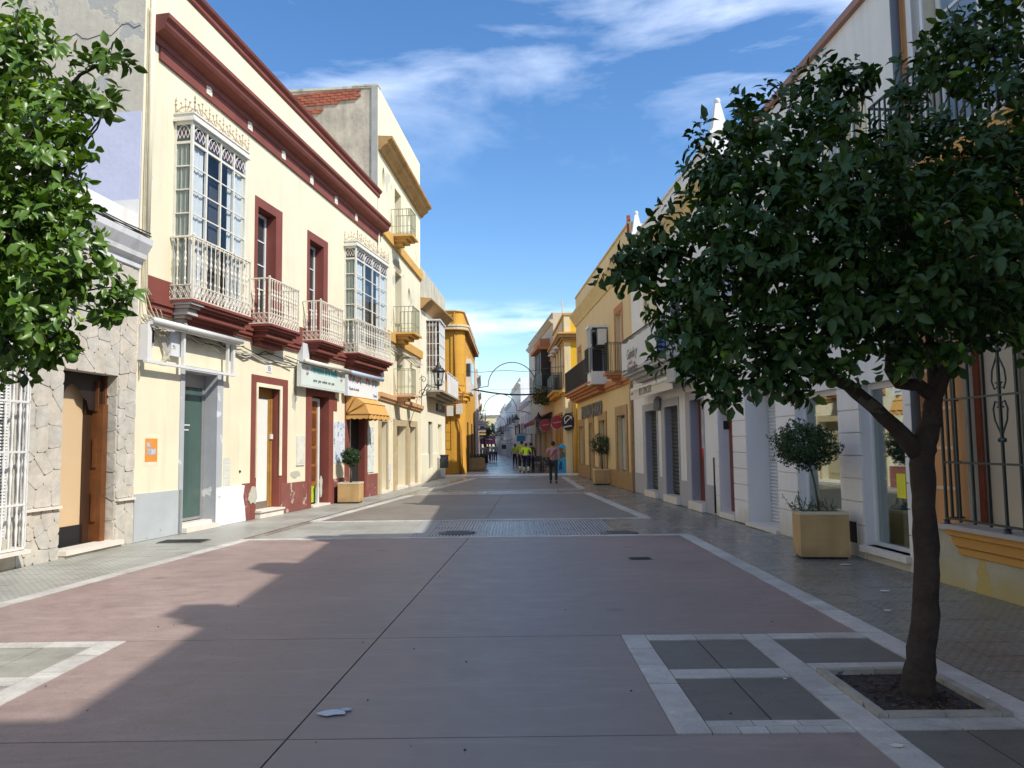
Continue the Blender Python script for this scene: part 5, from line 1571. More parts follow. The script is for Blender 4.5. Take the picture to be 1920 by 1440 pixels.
x0, x1, z0_, z1_ = F2R.rc(1586, 974, 1611, 1012); b = MB(); b.box(x0, x1 - .02, -.035, -.027, z0_, z1_); b.build('vent', DARK, rr2)
b = MB(); b.box(x0 - .02, x1, -.032, -.026, z0_ - .03, z1_ + .03); b.build('vent_frame', MARBLE, rr2)
for a, c in upw:
    surround(rr2, (a, c, 4.6, 6.5), .12, .12, mat('cream_trim', (.72, .62, .42)), name='window_surround', zb=4.6)
    casement(rr2, a + .02, c - .02, 4.62, 6.48, .1, 2, 3, WHITEM, GLASSD, .06)


def pinnacle(F, x, z, label):
    o = thing('pinnacle', label, 'pinnacle', F.A + F.t * x + Vector((0, 0, z)), F.rz, 'white pinnacles on the parapets')
    b = MB(); b.box(-.22, .22, 0, .44, -.3, .55); b.box(-.27, .27, -.05, .49, .55, .62); b.box(-.2, .2, .02, .42, .62, .70); b.build('pedestal', WH2, o)
    b = MB(); q = [(-.17, .05), (.17, .05), (.17, .39), (-.17, .39)]
    b.add([(*p_, .70) for p_ in q] + [(u * .35, .22 + (v - .22) * .35, 1.35) for u, v in q], [(0, 1, 5, 4), (1, 2, 6, 5), (2, 3, 7, 6), (3, 0, 4, 7), (4, 5, 6, 7)]); b.ball((0, .22, 1.42), .08, 7, 5); b.build('spire', WH2, o)


# white house with grey door surrounds
F3R = Fac((4.16, 26.34), (4.60, 17.5)); L = F3R.L
rr3 = F3R.root('white_grey_framed_house', 'white house with grey door surrounds, dark roller shutters and a banner on its balcony', 'house')
ZR = F3R.p
hB0, hB1 = ZR(1200, 428)[1], ZR(1311, 296)[1]
hB0 = hB1 = (hB0 + hB1) / 2
o1 = F3R.rc(1211, 772, 1232, 925); o2 = F3R.rc(1247, 764, 1272, 932); o3 = F3R.rc(1294, 751, 1319, 948)
uw = F3R.rc(1209, 560, 1226, 606)
ops = [(o1[0], o1[1], 0, o1[3], .22), (o2[0], o2[1], 0, o2[3], .22), (o3[0], o3[1], 0, o3[3], .24), (uw[0], uw[1], uw[2], uw[3], .06), (5.2, 6.2, 4.7, 6.9, .25)]
b = wall(0, L, 0, hB0, hB1, ops); shell(b, 0, L, 0, 9, hB0, hB1); b.build('wall', [WHITEW, mat('mauve_grey_reveal', (.30, .29, .33), var=.05)], rr3)
cz = ZR(1224, 448)[1]; b = MB(); b.prism([(0, cz - .45), (-.06, cz - .42), (-.1, cz - .3), (-.26, cz - .12), (-.3, cz), (0, cz + .05)], 0, L, 0); b.build('cornice', mat('straw_cornice', (.66, .50, .24), var=.08), rr3)
b = MB(); b.box(0, L, -.05, .25, hB1, hB1 + .06); b.build('coping', WH2, rr3)
for q, (xl, xr) in ((o1, (1208, 1235.5)), (o2, (1243, 1276)), (o3, (1289, 1323))):
    surround(rr3, (q[0], q[1], 0, q[3]), q[0] - ZR(xl, 850)[0], .22, GREYFR, wr=ZR(xr, 850)[0] - q[1], y=-.03)
for q in (o1, o2):
    b = MB(); n_ = 22; vs = []
    for k in range(n_ * 4 + 1):
        z = .25 + (q[3] - .25) * k / (n_ * 4); vs += [(q[0], .18 + .02 * math.sin(k * math.pi / 2), z), (q[1], .18 + .02 * math.sin(k * math.pi / 2), z)]
    b.add(vs, [(2 * k, 2 * k + 1, 2 * k + 3, 2 * k + 2) for k in range(n_ * 4)]); b.build('roller_shutter', mat('olive_black_shutter', (.075, .078, .06), rough=.5, var=.12), rr3, recalc=False)
    b = MB(); b.box(q[0] - .02, q[1] + .02, -.12, .2, 0, .2); b.build('threshold', MARBLE, rr3)
b = MB(); b.box(o3[0] + .0, o3[1], .20, .24, .2, o3[3]); d_ = b.build('door', WOODR, rr3)
b = MB(); b.box(o3[0] + .25, o3[1] - .15, .19, .20, 1.5, 2.9); b.build('pane', mat('poster_glass', (.6, .57, .54), var=.3, vs=4, rough=.2), d_)
b = MB(); b.box(o3[0] + .25, o3[1] - .15, .184, .20, 1.3, 1.5); b.build('red_strip', plain('red_paper', (.6, .04, .04), .6), d_)
b = MB(); b.box(o3[0] - .02, o3[1] + .02, -.12, .2, 0, .2); b.build('threshold', MARBLE, rr3)
zpl = ZR(1200, 887)[1]
for a, c in ((0.02, ZR(1208, 850)[0]), (ZR(1235.5, 850)[0], ZR(1243, 850)[0]), (ZR(1276, 850)[0], ZR(1289, 850)[0]), (ZR(1323, 850)[0], L - .03)):
    b = MB(); b.box(a + .002, c - .002, -.022, 0, 0, zpl); b.build('dado', GREYFR, rr3)
b = MB(); b.tube([(L - .04, -.04, .05), (L - .04, -.04, 1.3)], .02, 5); b.build('wall_pipe', IRONB, rr3)
surround(rr3, uw, .18, .18, mat('straw_cornice', (.66, .50, .24)), name='window_surround', zb=uw[2] - .15)
b = MB(); b.box(uw[0], uw[1], .05, .06, uw[2], uw[3]); b.build('blind_panel', mat('cream_panel', (.68, .60, .44)), rr3)
b = MB(); b.box(5.2, 6.2, .15, .2, 4.7, 6.9); b.build('window', GLASSD, rr3)
# balcony with banner
gx0 = F3R.p(1173, 690, .8)[0]; gx1 = F3R.p(1256, 650, .8)[0]; gzf = F3R.p(1173, 700, .8)[1]
gx0 = max(gx0, .1)
b = MB(); stepped(b, gx0, gx1, 0, gzf, [(.07, .92, 0), (.08, .86, .05), (.09, .70, .12), (.09, .52, .2), (.1, .36, .3)]); b.build('balcony_slab', mat('grey_white_slab', (.50, .49, .47), var=.08, streak=.2), rr3)
b = MB(); b.box(gx1 - 1.1, gx1 - .35, -.62, 0, gzf - .65, gzf - .1); b.build('corbel', mat('grey_white_slab', (.50, .49, .47)), rr3)
bar_railing(rr3, gx0 + .05, gx1 - .05, .85, gzf, gzf + 1.0, IRONB, .13)
b = MB(); b.box(gx1 - 1.2, gx1 - .1, -.90, -.88, gzf + .1, gzf + .8); b.build('cloth_panel', plain('blue_cloth', (.02, .06, .3), .8), rr3)
tb = F3R.root('banner', 'white cloth banner with grey script tied to the grey balcony', 'banner')
bx0 = gx0 + .02; bx1 = F3R.p(1232, 640, .92)[0]; bz0 = gzf + .02; bz1 = F3R.p(1173, 643, .92)[1]
b = MB(); b.smooth = True; n_ = 24; vs = []
for k in range(n_ + 1):
    u = bx0 + (bx1 - bx0) * k / n_; yy = -.92 - .02 * math.sin(k * 1.1)
    vs += [(u, yy, bz0 + .03 * math.sin(k * .8)), (u, yy, bz1 + .02 * math.sin(k * 1.3))]
b.add(vs, [(2 * k, 2 * k + 2, 2 * k + 3, 2 * k + 1) for k in range(n_)]); b.build('cloth', mat('banner_cloth', (.70, .68, .63), var=.04), tb, recalc=False)
gp = plain('grey_script', (.10, .11, .10))
text('Guindo y', 'lettering', .42, gp, tb, bx0 + .9, -.95, bz1 - .55, .9, font_shear=.3)
text('Amurillo', 'lettering', .42, gp, tb, bx0 + .9, -.95, bz1 - .98, .9, font_shear=.3)
text('estudio', 'lettering', .2, plain('pink_script', (.5, .25, .22)), tb, bx0 + 1.1, -.95, bz0 + .1)
# awning cassette with lettering
ax0 = F3R.p(1182, 740, .5)[0]; ax1 = ax0 + 5.2; az1 = F3R.p(1182, 732, .5)[1]; az0 = F3R.p(1182, 751, .5)[1]
ta = F3R.root('rolled_awning', 'rolled cream awning with a lettered valance above the dark shutters', 'awning')
b = MB(); b.box(ax0, ax1, -.50, -.36, az1 - .1, az1 + .02); b.tube([(ax0, -.42, az1), (ax1, -.42, az1)], .08, 8); b.box(ax0 + .1, ax0 + .18, -.4, 0, az1 - .05, az1); b.box(ax1 - .2, ax1 - .1, -.4, 0, az1 - .05, az1); b.build('cassette', WHITEM, ta)
b = MB(); b.box(ax0 + .02, ax1 - .02, -.50, -.485, az0, az1 - .05); b.build('valance', mat('cream_canvas', (.70, .64, .52), var=.04), ta)
text('ILLE SPACIER', 'lettering', .30, plain('grey_print', (.2, .2, .2)), ta, ax0 + 1.3, -.507, az0 + .08, .95)
text('moda', 'lettering', .14, plain('grey_print', (.2, .2, .2)), ta, ax0 + .15, -.507, az0 + .15, .95)
b = MB()
for k in range(7):
    b.tube([(.1 + (L - .3) * i / 12, -.05 - .02 * k, az1 + .35 + .05 * k + .06 * math.sin(i * 1.1 + k)) for i in range(13)], .018, 4)
b.build('wall_cables', CABLEG, rr3)
b = MB(); x, z = ZR(1240, 770); b.lathe([(.10, 0), (.16, .1), (.13, .3), (.05, .42)], (x, -.1, z), 6); b.build('wall_lamp', mat('grey_iron', (.25, .25, .25)), rr3)

# tan house with terracotta balconies
F4R = Fac((3.42, 40.3), (4.16, 26.34)); L = F4R.L
rr4 = F4R.root('tan_house', 'tan house with terracotta balconies, white glazed bay and shop lettering', 'house')
ZR = F4R.p
hC0 = ZR(1078, 572)[1]; hC1 = ZR(1176, 433)[1]
hC = 9.3
fCo = ln(F4R, (1072, 616), (1132, 556))
g = [F4R.rc(1087, 800, 1094, 872), F4R.rc(1106, 794, 1112, 898), F4R.rc(1125, 789, 1135, 880), F4R.rc(1158, 780, 1173, 885)]
up = [F4R.rc(1084.5, 660, 1089, 735), F4R.rc(1153.5, 590, 1165.5, 715)]
ops = [(g[0][0], g[0][1], g[0][2], g[0][3], .25), (g[1][0], g[1][1], 0, g[1][3], .3), (g[2][0], g[2][1], g[2][2], g[2][3], .25), (g[3][0], g[3][1], g[3][2], g[3][3], .25)] + [(q[0], q[1], q[2], q[3], .25) for q in up]
b = wall(0, L, 0, hC, hC, ops); shell(b, 0, L, 0, 9, hC, hC); b.build('wall', [TAN, TAN], rr4)
cz = (fCo(0) + fCo(L)) / 2
b = MB(); b.prism([(0, cz - .02), (-.06, cz), (-.12, cz + .15), (-.28, cz + .4), (-.34, cz + .48), (-.34, cz + .58), (0, cz + .62)], 0, L); b.build('cornice', mat('straw_cornice', (.66, .50, .24)), rr4)
b = MB(); b.box(0, L, -.05, .3, hC, hC + .07); b.build('coping', mat('straw_cornice', (.66, .50, .24)), rr4)
for q, k in zip(g, range(4)):
    dxl = .38 if k != 1 else .3
    surround(rr4, (q[0], q[1], 0, q[3]), dxl, .35, BROWNST, y=-.04, zb=q[2] if k != 1 else 0)
    if k != 1:
        b = MB(); b.box(q[0], q[1], .16, .2, q[2], q[3]); wn = b.build('window', GLASSD, rr4)
        b = MB(); b.box(q[0] + .1, q[0] + (q[1] - q[0]) * .45, .155, .158, q[2] + .1, q[3] - .1); b.build('pane', mat('bright_display', (.5, .54, .56), var=.2, vs=2, rough=.1), wn)
    else:
        b = MB(); b.box(q[0], q[1], .2, .25, .05, q[3]); b.build('door', WOODB, rr4)
zpl = ZR(1185, 886)[1]
for a, c in ((0.02, g[1][0] - .3), (g[1][1] + .3, L - .25)):
    b = MB(); b.box(a, c, -.03, 0, 0, zpl); b.build('plinth', BROWNST, rr4)
b = MB(); b.box(L - .22, L - .02, -.10, 0, 0, 4.4); b.build('stone_pilaster', BROWNST, rr4)
b = MB(); b.box(L - .10, L - .03, -.07, .05, hC - .6, hC + .30); b.build('party_wall_flashing', mat('red_brown_paint', (.30, .06, .03)), rr4)
for q in up:
    surround(rr4, q, .22, .25, TERRA, name='window_surround', zb=q[2])
    b = MB(); b.box(q[0], q[1], .16, .2, q[2], q[3]); b.build('balcony_door', mat('white_brown_blind', (.5, .42, .36), var=.1), rr4)
zfl = F4R.p(1134, 705, .6)[1]
b = MB(); b.box(0, L, -.16, 0, zfl - .28, zfl - .06); b.box(0, L, -.08, 0, zfl - .40, zfl - .28); b.build('belt_course', TERRA, rr4)
b1 = (F4R.p(1133, 705, .6)[0], F4R.p(1172, 705, .0)[0]); b1 = (F4R.p(1132, 690, .7)[0], ZR(1172, 700)[0])
b2 = (F4R.p(1100, 700, .9)[0], ZR(1132, 700)[0] + .2); b3 = (F4R.p(1066, 720, .6)[0] if 0 else .2, b2[0] - .3)
for (a, c), pj in ((b1, .65), (b3, .65)):
    b = MB(); stepped(b, a - .06, c + .06, 0, zfl + .05, [(.10, pj + .08, 0), (.10, pj - .04, .08), (.10, pj - .2, .2), (.12, pj * .5, .35)]); b.build('balcony_slab', TERRA, rr4)
    bar_railing(rr4, a, c, pj, zfl + .05, zfl + 1.15, IRONB, .13, None, .008)
# white bay
ba, bc = b2; pj = .72; zbt = F4R.p(1115, 606, pj)[1]; zbw = F4R.p(1115, 675, pj)[1]
b = MB(); b.box(ba, bc, -pj, -.001, zfl - .1, zfl + .42); b.build('bay_base', mat('white_tiled_base', (.70, .70, .68), var=.04), rr4)
b = MB()
for s_ in range(7):
    b.box(bc + .0005, bc + .004, -pj + s_ * pj / 7 + .004, -pj + (s_ + 1) * pj / 7 - .006, zfl - .08, zfl + .40)
b.build('tile_row', mat('grey_tile', (.5, .5, .5)), rr4)
b = MB(); n_ = 4; cw = (bc - ba) / n_
for i in range(n_ + 1):
    xx = ba + cw * i; b.box(max(ba, xx - .05), min(bc, xx + .05), -pj, -pj + .07, zfl + .42, zbt)
for z in (zfl + .42, zbt - .75, zbt - .06):
    b.box(ba + .002, bc - .002, -pj + .004, -pj + .066, z, z + .08)
    b.box(bc - .066, bc - .004, -pj + .07, 0, z, z + .08)
b.box(bc - .07, bc, -.12, -.001, zfl + .42, zbt); b.box(ba - .05, bc + .05, -pj - .06, 0, zbt + .021, zbt + .1)
bw = b.build('bay_window', WHITEM, rr4)
for i in range(n_):
    for z0_, z1_ in ((zfl + .5, zbt - .75), (zbt - .67, zbt - .06)):
        b = MB(); b.box(ba + cw * i + .05, ba + cw * (i + 1) - .05, -pj + .03, -pj + .036, z0_, z1_); b.build('pane', mat('pale_blue_glass', (.20, .27, .36), rough=.1), bw)
for z0_, z1_ in ((zfl + .5, zbt - .75), (zbt - .67, zbt - .06)):
    b = MB(); b.box(bc - .036, bc - .03, -pj + .07, -.12, z0_, z1_); b.build('pane', mat('brown_dusk_glass', (.16, .11, .08), rough=.15), bw)
bar_railing(rr4, ba - .03, bc + .03, pj + .1, zfl + .35, zfl + 1.35, IRONB, .09, None, .009)
# air conditioner
ta = F4R.root('air_conditioner', 'white air conditioning unit on the tan wall beside the glazed bay', 'air conditioner')
ax, az = F4R.p(1146, 682, .1); ax0 = ax - .45
b = MB(); b.box(bc + .12, bc + 1.0, -.42, -.06, zfl + 1.5, zfl + 2.15); b.build('casing', mat('aged_white_casing', (.66, .64, .58)), ta)
b = MB(); b.lathe([(.22, 0), (.24, .01), (.02, .012)], (0, 0, 0), 14); f_ = b.build('fan_grille', IRONB, ta); f_.location = (bc + .45, -.42, zfl + 1.82); f_.rotation_euler = (math.pi / 2, 0, 0)
b = MB(); b.bar((bc + .2, -.4, zfl + 1.48), (bc + .2, 0, zfl + 1.48), .03, .03); b.bar((bc + .85, -.4, zfl + 1.48), (bc + .85, 0, zfl + 1.48), .03, .03); b.build('bracket', IRONB, ta)
lx0, lz0 = ZR(1093, 790); lx1, lz1 = ZR(1130, 760)
ls = text('MODAS CHARO', 'lettering', 1.0, plain('slate_letters', (.16, .17, .18)), rr4, lx0, -.05, ZR(1093, 790)[1] + .1, 1.0, ext=.03)
wl = max(v.co.x for v in ls.data.vertices); hl_ = max(v.co.y for v in ls.data.vertices)
hh_ = .62
ls.scale = ((lx1 - lx0) / wl, hh_ / hl_, 1)

# lemon corner house and balconies
F5R = Fac((2.85, 52.0), (3.05, 43.6)); L = F5R.L
rr5 = F5R.root('lemon_corner_house', 'corner house with a lemon-yellow return wall and green balconies beyond the tan house', 'house')
ZR = F5R.p
hD = ZR(1052, 590)[1] + .1
hD = F5R.p(1063, 580)[1]
ops = [(1.2 + 1.9 * i, 2.1 + 1.9 * i, 0, 3.3, .4) for i in range(3)] + [(1.2 + 1.9 * i, 2.1 + 1.9 * i, 4.9, 7.4, .25) for i in range(3)]
b = wall(0, L, 0, hD, hD, ops); b.build('wall', [CREAMR, CREAMR], rr5)
b = MB(); b.quad((L, 0, -.05), (L, 7, -.05), (L, 7, hD), (L, 0, hD)); b.quad((0, 0, -.05), (0, 7, -.05), (0, 7, hD), (0, 0, hD)); b.quad((0, 0, hD), (L, 0, hD), (L, 7, hD), (0, 7, hD)); b.quad((0, 7, 0), (L, 7, 0), (L, 7, hD), (0, 7, hD)); b.build('return_wall', YELL, rr5)
b = MB(); b.box(L - .25, L + .04, -.04, .32, 0, hD - .01); b.build('corner_pilaster', CREAMR, rr5)
for z, h_, d in ((hD - 1.62, .12, .08), (hD - 1.50, .16, .2), (hD - 1.34, .16, .34), (hD - 1.18, .1, .42)):
    b = MB(); b.box(-.1, L + d, -d, 1.2, z, z + h_); b.build('cornice', OCHREC if h_ > .15 else ORANGEC, rr5)
b = MB(); b.box(-.05, L + .1, -.1, 1.2, hD - .06, hD + .06); b.build('coping', ORANGEC, rr5)
for z, h_, d in ((4.45, .12, .08), (4.57, .18, .2)):
    b = MB(); b.box(-.1, L + d, -d, .6, z, z + h_); b.build('belt_course', ORANGEC, rr5)
for i in range(3):
    a, c = 1.2 + 1.9 * i, 2.1 + 1.9 * i
    b = MB(); b.box(a, c, .3, .35, 0, 3.3); b.build('door', WOODB if i else DARK, rr5)
    surround(rr5, (a, c, 0, 3.3), .22, .25, mat('ochre_surround', (.50, .26, .05)), y=-.05)
    b = MB(); b.box(a, c, .15, .2, 4.9, 7.4); b.build('window', GLASSD, rr5)
    b = MB(); b.box(a - .4, c + .4, -.55, 0, 4.72, 4.86); b.box(a - .3, c + .3, -.4, 0, 4.5, 4.72); b.build('balcony_slab', ORANGEC, rr5)
    bar_railing(rr5, a - .36, c + .36, .5, 4.86, 5.9, IRONG, .07, None, .014)
    b = MB(); b.lathe([(.02, .0), (.34, -.28), (.30, -.3)], ((a + c) / 2, -.2, 7.7), 8); b.build('window_canopy', WHITEM, rr5)
b = MB(); b.tube([(L + .16, .45, 0), (L + .16, .45, 4.3)], .10, 7); b.tube([(L - .38, -.08, 4.9), (L - .38, -.08, hD + .9)], .03, 5); b.build('downpipe', ORANGEC, rr5)

# beige house with the dark timber bay
F6R = Fac((1.55, 69.0), (2.85, 52.0))
rr6 = row_house(F6R, 'beige_bay_house', 'beige house with a dark timber bay and red-brown balcony over the bar signs', 0, F6R.L, F6R.p(1028, 632)[1] if False else 10.6, BEIGE, 5, bal=0)
L = F6R.L
b = MB(); b.box(L - 7.2, L - .6, -.75, 0, 5.05, 5.45); b.box(L - 7.0, L - .8, -.5, 0, 4.75, 5.05); b.build('balcony_slab', TERRA, rr6)
bar_railing(rr6, L - 7.1, L - .7, .72, 5.45, 6.55, IRONG, .10, None, .02)
b = MB(); b.box(L - 5.9, L - 2.0, -.62, 0, 5.45, 8.3); b.build('timber_bay', mat('dark_timber', (.04, .028, .022), rough=.4), rr6)
b = MB()
for k in range(5):
    b.box(L - 5.9 + k * .95, L - 5.8 + k * .95, -.66, -.62, 5.45, 8.3)
b.build('mullion', mat('brown_mullion', (.12, .07, .05)), rr6)
b = MB(); b.box(L - 6.3, L - 1.6, -.95, 0, 8.3, 8.55); b.box(L - 5.9, L - 2.0, -.7, 0, 8.55, 9.1); b.build('bay_roof', TERRA, rr6)
# white houses curving away
FR = Fac((-4.4, 190.0), (1.55, 69.0)); tot = FR.L
lab = ['white house next beyond the beige bay house', 'large bright white gabled house over the street', 'white house with a balcony row past the gabled house', 'grey-white house midway along the far right', 'white house before the far end of the right row', 'last pale house of the right row']
x = tot
for k, (wd, h, m_) in enumerate(((13, 6.0, WH3), (20, 8.8, WH2), (20, 7.6, WH3), (22, 8.2, WH2), (24, 7.5, WH3), (21, 7.0, WH2))):
    row_house(FR, 'terrace_house', lab[k], x - wd, x, h, m_, max(2, round(wd / 3.6)), grp='houses along the far right side of the street', dep=10); x -= wd
    if k == 1:
        pass
end = thing('end_house', 'pale house closing the far end of the street', 'house', (-6.5, 200, 0))
b = MB(); b.box(-8, 9, 0, 10, 0, 9); b.build('wall', CREAMR, end)
b = MB(); b.box(-8.2, 9.2, -.3, 10, 9, 9.4); b.build('roof', GR, end)
for i in range(4):
    b = MB(); b.box(-5 + i * 3, -4 + i * 3, -.03, 0, 4.8, 7); b.build('window', GLASSD, end)
pinnacle(F3R, L * 0 + .15, 8.2, 'white pinnacle farther down the parapet, above the tan house')
pinnacle(F2R, .25, hA + .35, 'white pinnacle nearer on the parapet, rising behind the orange tree')
# ================================================================== GROUND
TILE = tilemat('street_tile', (.245, .24, .215), .27, bumps=.55)
TILEL = tilemat('street_tile_left', (.37, .37, .33), .45, bumps=.4)
REDC = concmat('red_concrete', (.282, .205, .186), .5, worn=(.232, .200, .180))
GREYC2 = concmat('grey_concrete', (.205, .18, .15), .55)
PITST = concmat('dark_granite', (.155, .145, .125), .6)
GRAN = concmat('pale_granite', (.50, .48, .44), .6)
BLUEP = tilemat('polished_far_paving', (.22, .22, .22), .2, bumps=.3)
b = MB(); b.quad((-900, -300, -.06), (900, -300, -.06), (900, 1800, -.06), (-900, 1800, -.06)); struct(b.build('ground', mat('dusty_ground', (.25, .23, .2), coord='Object'), recalc=False))
b = MB(); b.quad((-9, -25, -.012), (7, -25, -.012), (7, 44.6, -.012), (-9, 44.6, -.012)); pav = struct(b.build('pavement', TILE, recalc=False))
b = MB(); b.quad((-14, 44.6, -.012), (9, 44.6, -.012), (9, 205, -.012), (-14, 205, -.012)); far = struct(b.build('street', BLUEP, recalc=False))


def Lx(y):   # inner edge of the left border
    return -5.42 + .125 * (y - 8.25)


def Rx(y):
    return 2.95 if y < 13.85 else max(2.38, 2.90 - .053 * (y - 14.5))


def slab(poly, z0, z1, name, mt, parent, bev=0.0):
    b = MB(); b.extr([(p[0], p[1]) for p in poly], z0, z1); return b.build(name, mt, parent)


JX = lambda y: -.80 - .053 * (13.93 - y)
g_ = .006
road = None
rows = [(-9, -2.3), (-2.3, 0.05), (0.05, 2.36), (2.36, 4.49), (4.49, 6.77), (6.77, 13.85)]
rl = []
for (a, c) in rows:
    a2, c2 = a + g_, c - g_
    if c <= 4.5:
        lx0 = lx1 = -4.32; rx = 1.93
    elif c < 7:
        lx0 = lx1 = -3.34; rx = .905
    else:
        lx0, lx1, rx = Lx(a2), Lx(c2), 2.945
    if c > 7:
        pl_ = [(-3.34, a2), (JX(a2) - g_, a2), (JX(c2) - g_, c2), (lx1, c2), (Lx(6.9), 6.775), (-3.34, 6.775)]
    else:
        pl_ = [(lx0, a2), (JX(a2) - g_, a2), (JX(c2) - g_, c2), (lx1, c2)]
    rl.append(slab(pl_, -.03, .002 + random.uniform(0, .001), 'concrete_slab', REDC, None))
    rl.append(slab([(JX(a2) + g_, a2), (rx, a2), (rx, c2), (JX(c2) + g_, c2)], -.03, .002 + random.uniform(0, .001), 'concrete_slab', REDC, None))
b = MB(); b.quad((-5.2, -9, -.008), (2.95, -9, -.008), (2.95, 13.85, -.008), (-5.2, 13.85, -.008)); road = struct(b.build('road', mat('dark_joint', (.05, .045, .045)), recalc=False))
for o in rl:
    o.parent = road
# grey bays further up
road2 = struct(MB().quad((-4.2, 17.3, -.006), (2.7, 17.3, -.006), (2.4, 25.8, -.006), (-3.2, 25.8, -.006)).build('road', mat('dark_joint', (.05, .045, .045)), recalc=False))
for (a, c) in ((17.29, 21.5), (21.5, 25.8), (28.5, 33.5), (33.5, 38.6)):
    L0, L1 = -4.26 + .12 * (a - 17.6), -4.26 + .12 * (c - 17.6)
    R0, R1 = (2.78 - .05 * (a - 17), 2.78 - .05 * (c - 17)) if c < 27 else (2.38, 2.38)
    jx = lambda y: -.62 + .03 * (y - 17)
    slab([(L0, a + .004), (jx(a) - .005, a + .004), (jx(c) - .005, c - .004), (L1, c - .004)], -.03, .003, 'concrete_slab', GREYC2, road2)
    slab([(jx(a) + .005, a + .004), (R0, a + .004), (R1, c - .004), (jx(c) + .005, c - .004)], -.03, .003, 'concrete_slab', GREYC2, road2)
# granite borders, slab by slab


def border(p0, p1, w_, ln_, z1=.006, name='granite_slab', mt=GRAN, gap=.004):
    """a row of slabs from p0 to p1, w_ wide to the left of the direction"""
    p0 = Vector(p0); p1 = Vector(p1); d = p1 - p0; Lg = d.length; d /= Lg; n = Vector((-d.y, d.x))
    k = max(1, round(Lg / ln_)); cur = 0
    cuts = [0] + [Lg * (i + random.uniform(-.12, .12)) / k for i in range(1, k)] + [Lg]
    for a, c in zip(cuts, cuts[1:]):
        q = [p0 + d * (a + gap), p0 + d * (c - gap), p0 + d * (c - gap) + n * w_, p0 + d * (a + gap) + n * w_]
        zz = z1 + random.uniform(0, .003)
        slab(q, -.03, zz, name, mt, pav)


border((2.95, 6.75), (2.95, 13.85), -.22, .85)
border((Lx(5.0), 5.0), (Lx(13.85), 13.85), .2, .9)
border((Lx(13.85) - .2, 13.88), (2.95 + .2, 13.88), .19, .9)
border((-4.42, 17.02), (3.0, 17.02), .2, 1.0)
border((-4.3, 17.26), (-4.3 + .12 * 8.5, 25.8), .24, 1.0); border((2.80, 17.26), (2.36, 25.8), -.24, 1.0)
border((-4.26 + .12 * 8.1, 25.86), (2.6, 25.86), .16, 1.2); border((-3.1, 28.2), (2.6, 28.2), .2, 1.2)
border((-4.26 + .12 * 10.9, 28.45), (-4.26 + .12 * 21, 38.6), .26, 1.2); border((2.39, 28.45), (2.39, 38.6), -.26, 1.2)
border((-1.9, 38.7), (2.6, 38.7), .25, 1.5)
b = MB()
# raised white marble band across the mouth of the side street
kb = MB(); kb.box(-12, 3.7, 40.6, 43.3, -.03, .02); kb.build('marble_band', mat('marble_band', (.60, .58, .54), rough=.35, var=.06), pav)
for k in range(8):
    y = 52 + k * 9.5; kb = MB(); kb.box(-6, 6, y, y + .8, -.02, -.004); kb.build('marble_band', mat('marble_band2', (.42, .42, .42), rough=.3), far)
# grooved strips across the crossings
bm = MB(); bm.box(-.018, .018, 0, 1, 0, .005); rib = bm.mesh('groove_bar', mat('grey_rib', (.34, .35, .36), rough=.45))
for k in range(62):
    o = link('groove_bar', rib, pav); o.location = (-1.9 + k * .062, 14.2, -.008); o.scale = (1, 2.7, 1.4)
for k in range(40):
    o = link('groove_bar', rib, pav); o.location = (-.9 + k * .062, 26.1, -.008); o.scale = (1, 2.0, 1.6)


def manhole(x, y, r_, round_=True, w_=.5, d_=.3, lab=''):
    o = thing('manhole_cover', lab, 'manhole cover', (x, y, 0), 0, 'iron covers in the paving')
    b = MB()
    if round_:
        b.lathe([(r_, -.01), (r_, .004)], n=22); b.build('rim', mat('worn_rim', (.11, .11, .105), rough=.7), o)
        b = MB(); b.lathe([(r_ * .9, .0), (r_ * .9, .010)], n=22)
        for k in range(7):
            b.box(-r_ * .6, r_ * .6, -r_ * .6 + k * r_ * .19, -r_ * .6 + k * r_ * .19 + .025, .010, .015)
        b.build('lid', mat('worn_iron', (.15, .145, .135), rough=.6, var=.2, vs=12), o)
    else:
        b.box(-w_ / 2, w_ / 2, -d_ / 2, d_ / 2, -.01, .006); b.build('rim', mat('worn_iron', (.15, .145, .135), rough=.6), o)
        n_ = 5
        for k in range(n_):
            q = MB(); yy = -d_ / 2 + .03 + k * (d_ - .06) / n_; q.box(-w_ / 2 + .03, w_ / 2 - .03, yy, yy + (d_ - .06) / n_ * .55, .006, .018); q.build('bar', IRONB, o)
    return o


p = G(857, 999); manhole(p.x, p.y, .36, lab='round iron cover at the left end of the grooved strip')
p = G(1160, 999); manhole(p.x, p.y, .36, lab='round iron cover right of the grooved strip, before the tan pavement')
p = G(1200, 1048); manhole(p.x, p.y, 0, False, .34, .24, 'small slotted drain in the red concrete on the right')
p = G(345, 1015); manhole(p.x, p.y, 0, False, .8, .45, 'rectangular grey cover beside the patched plinth')
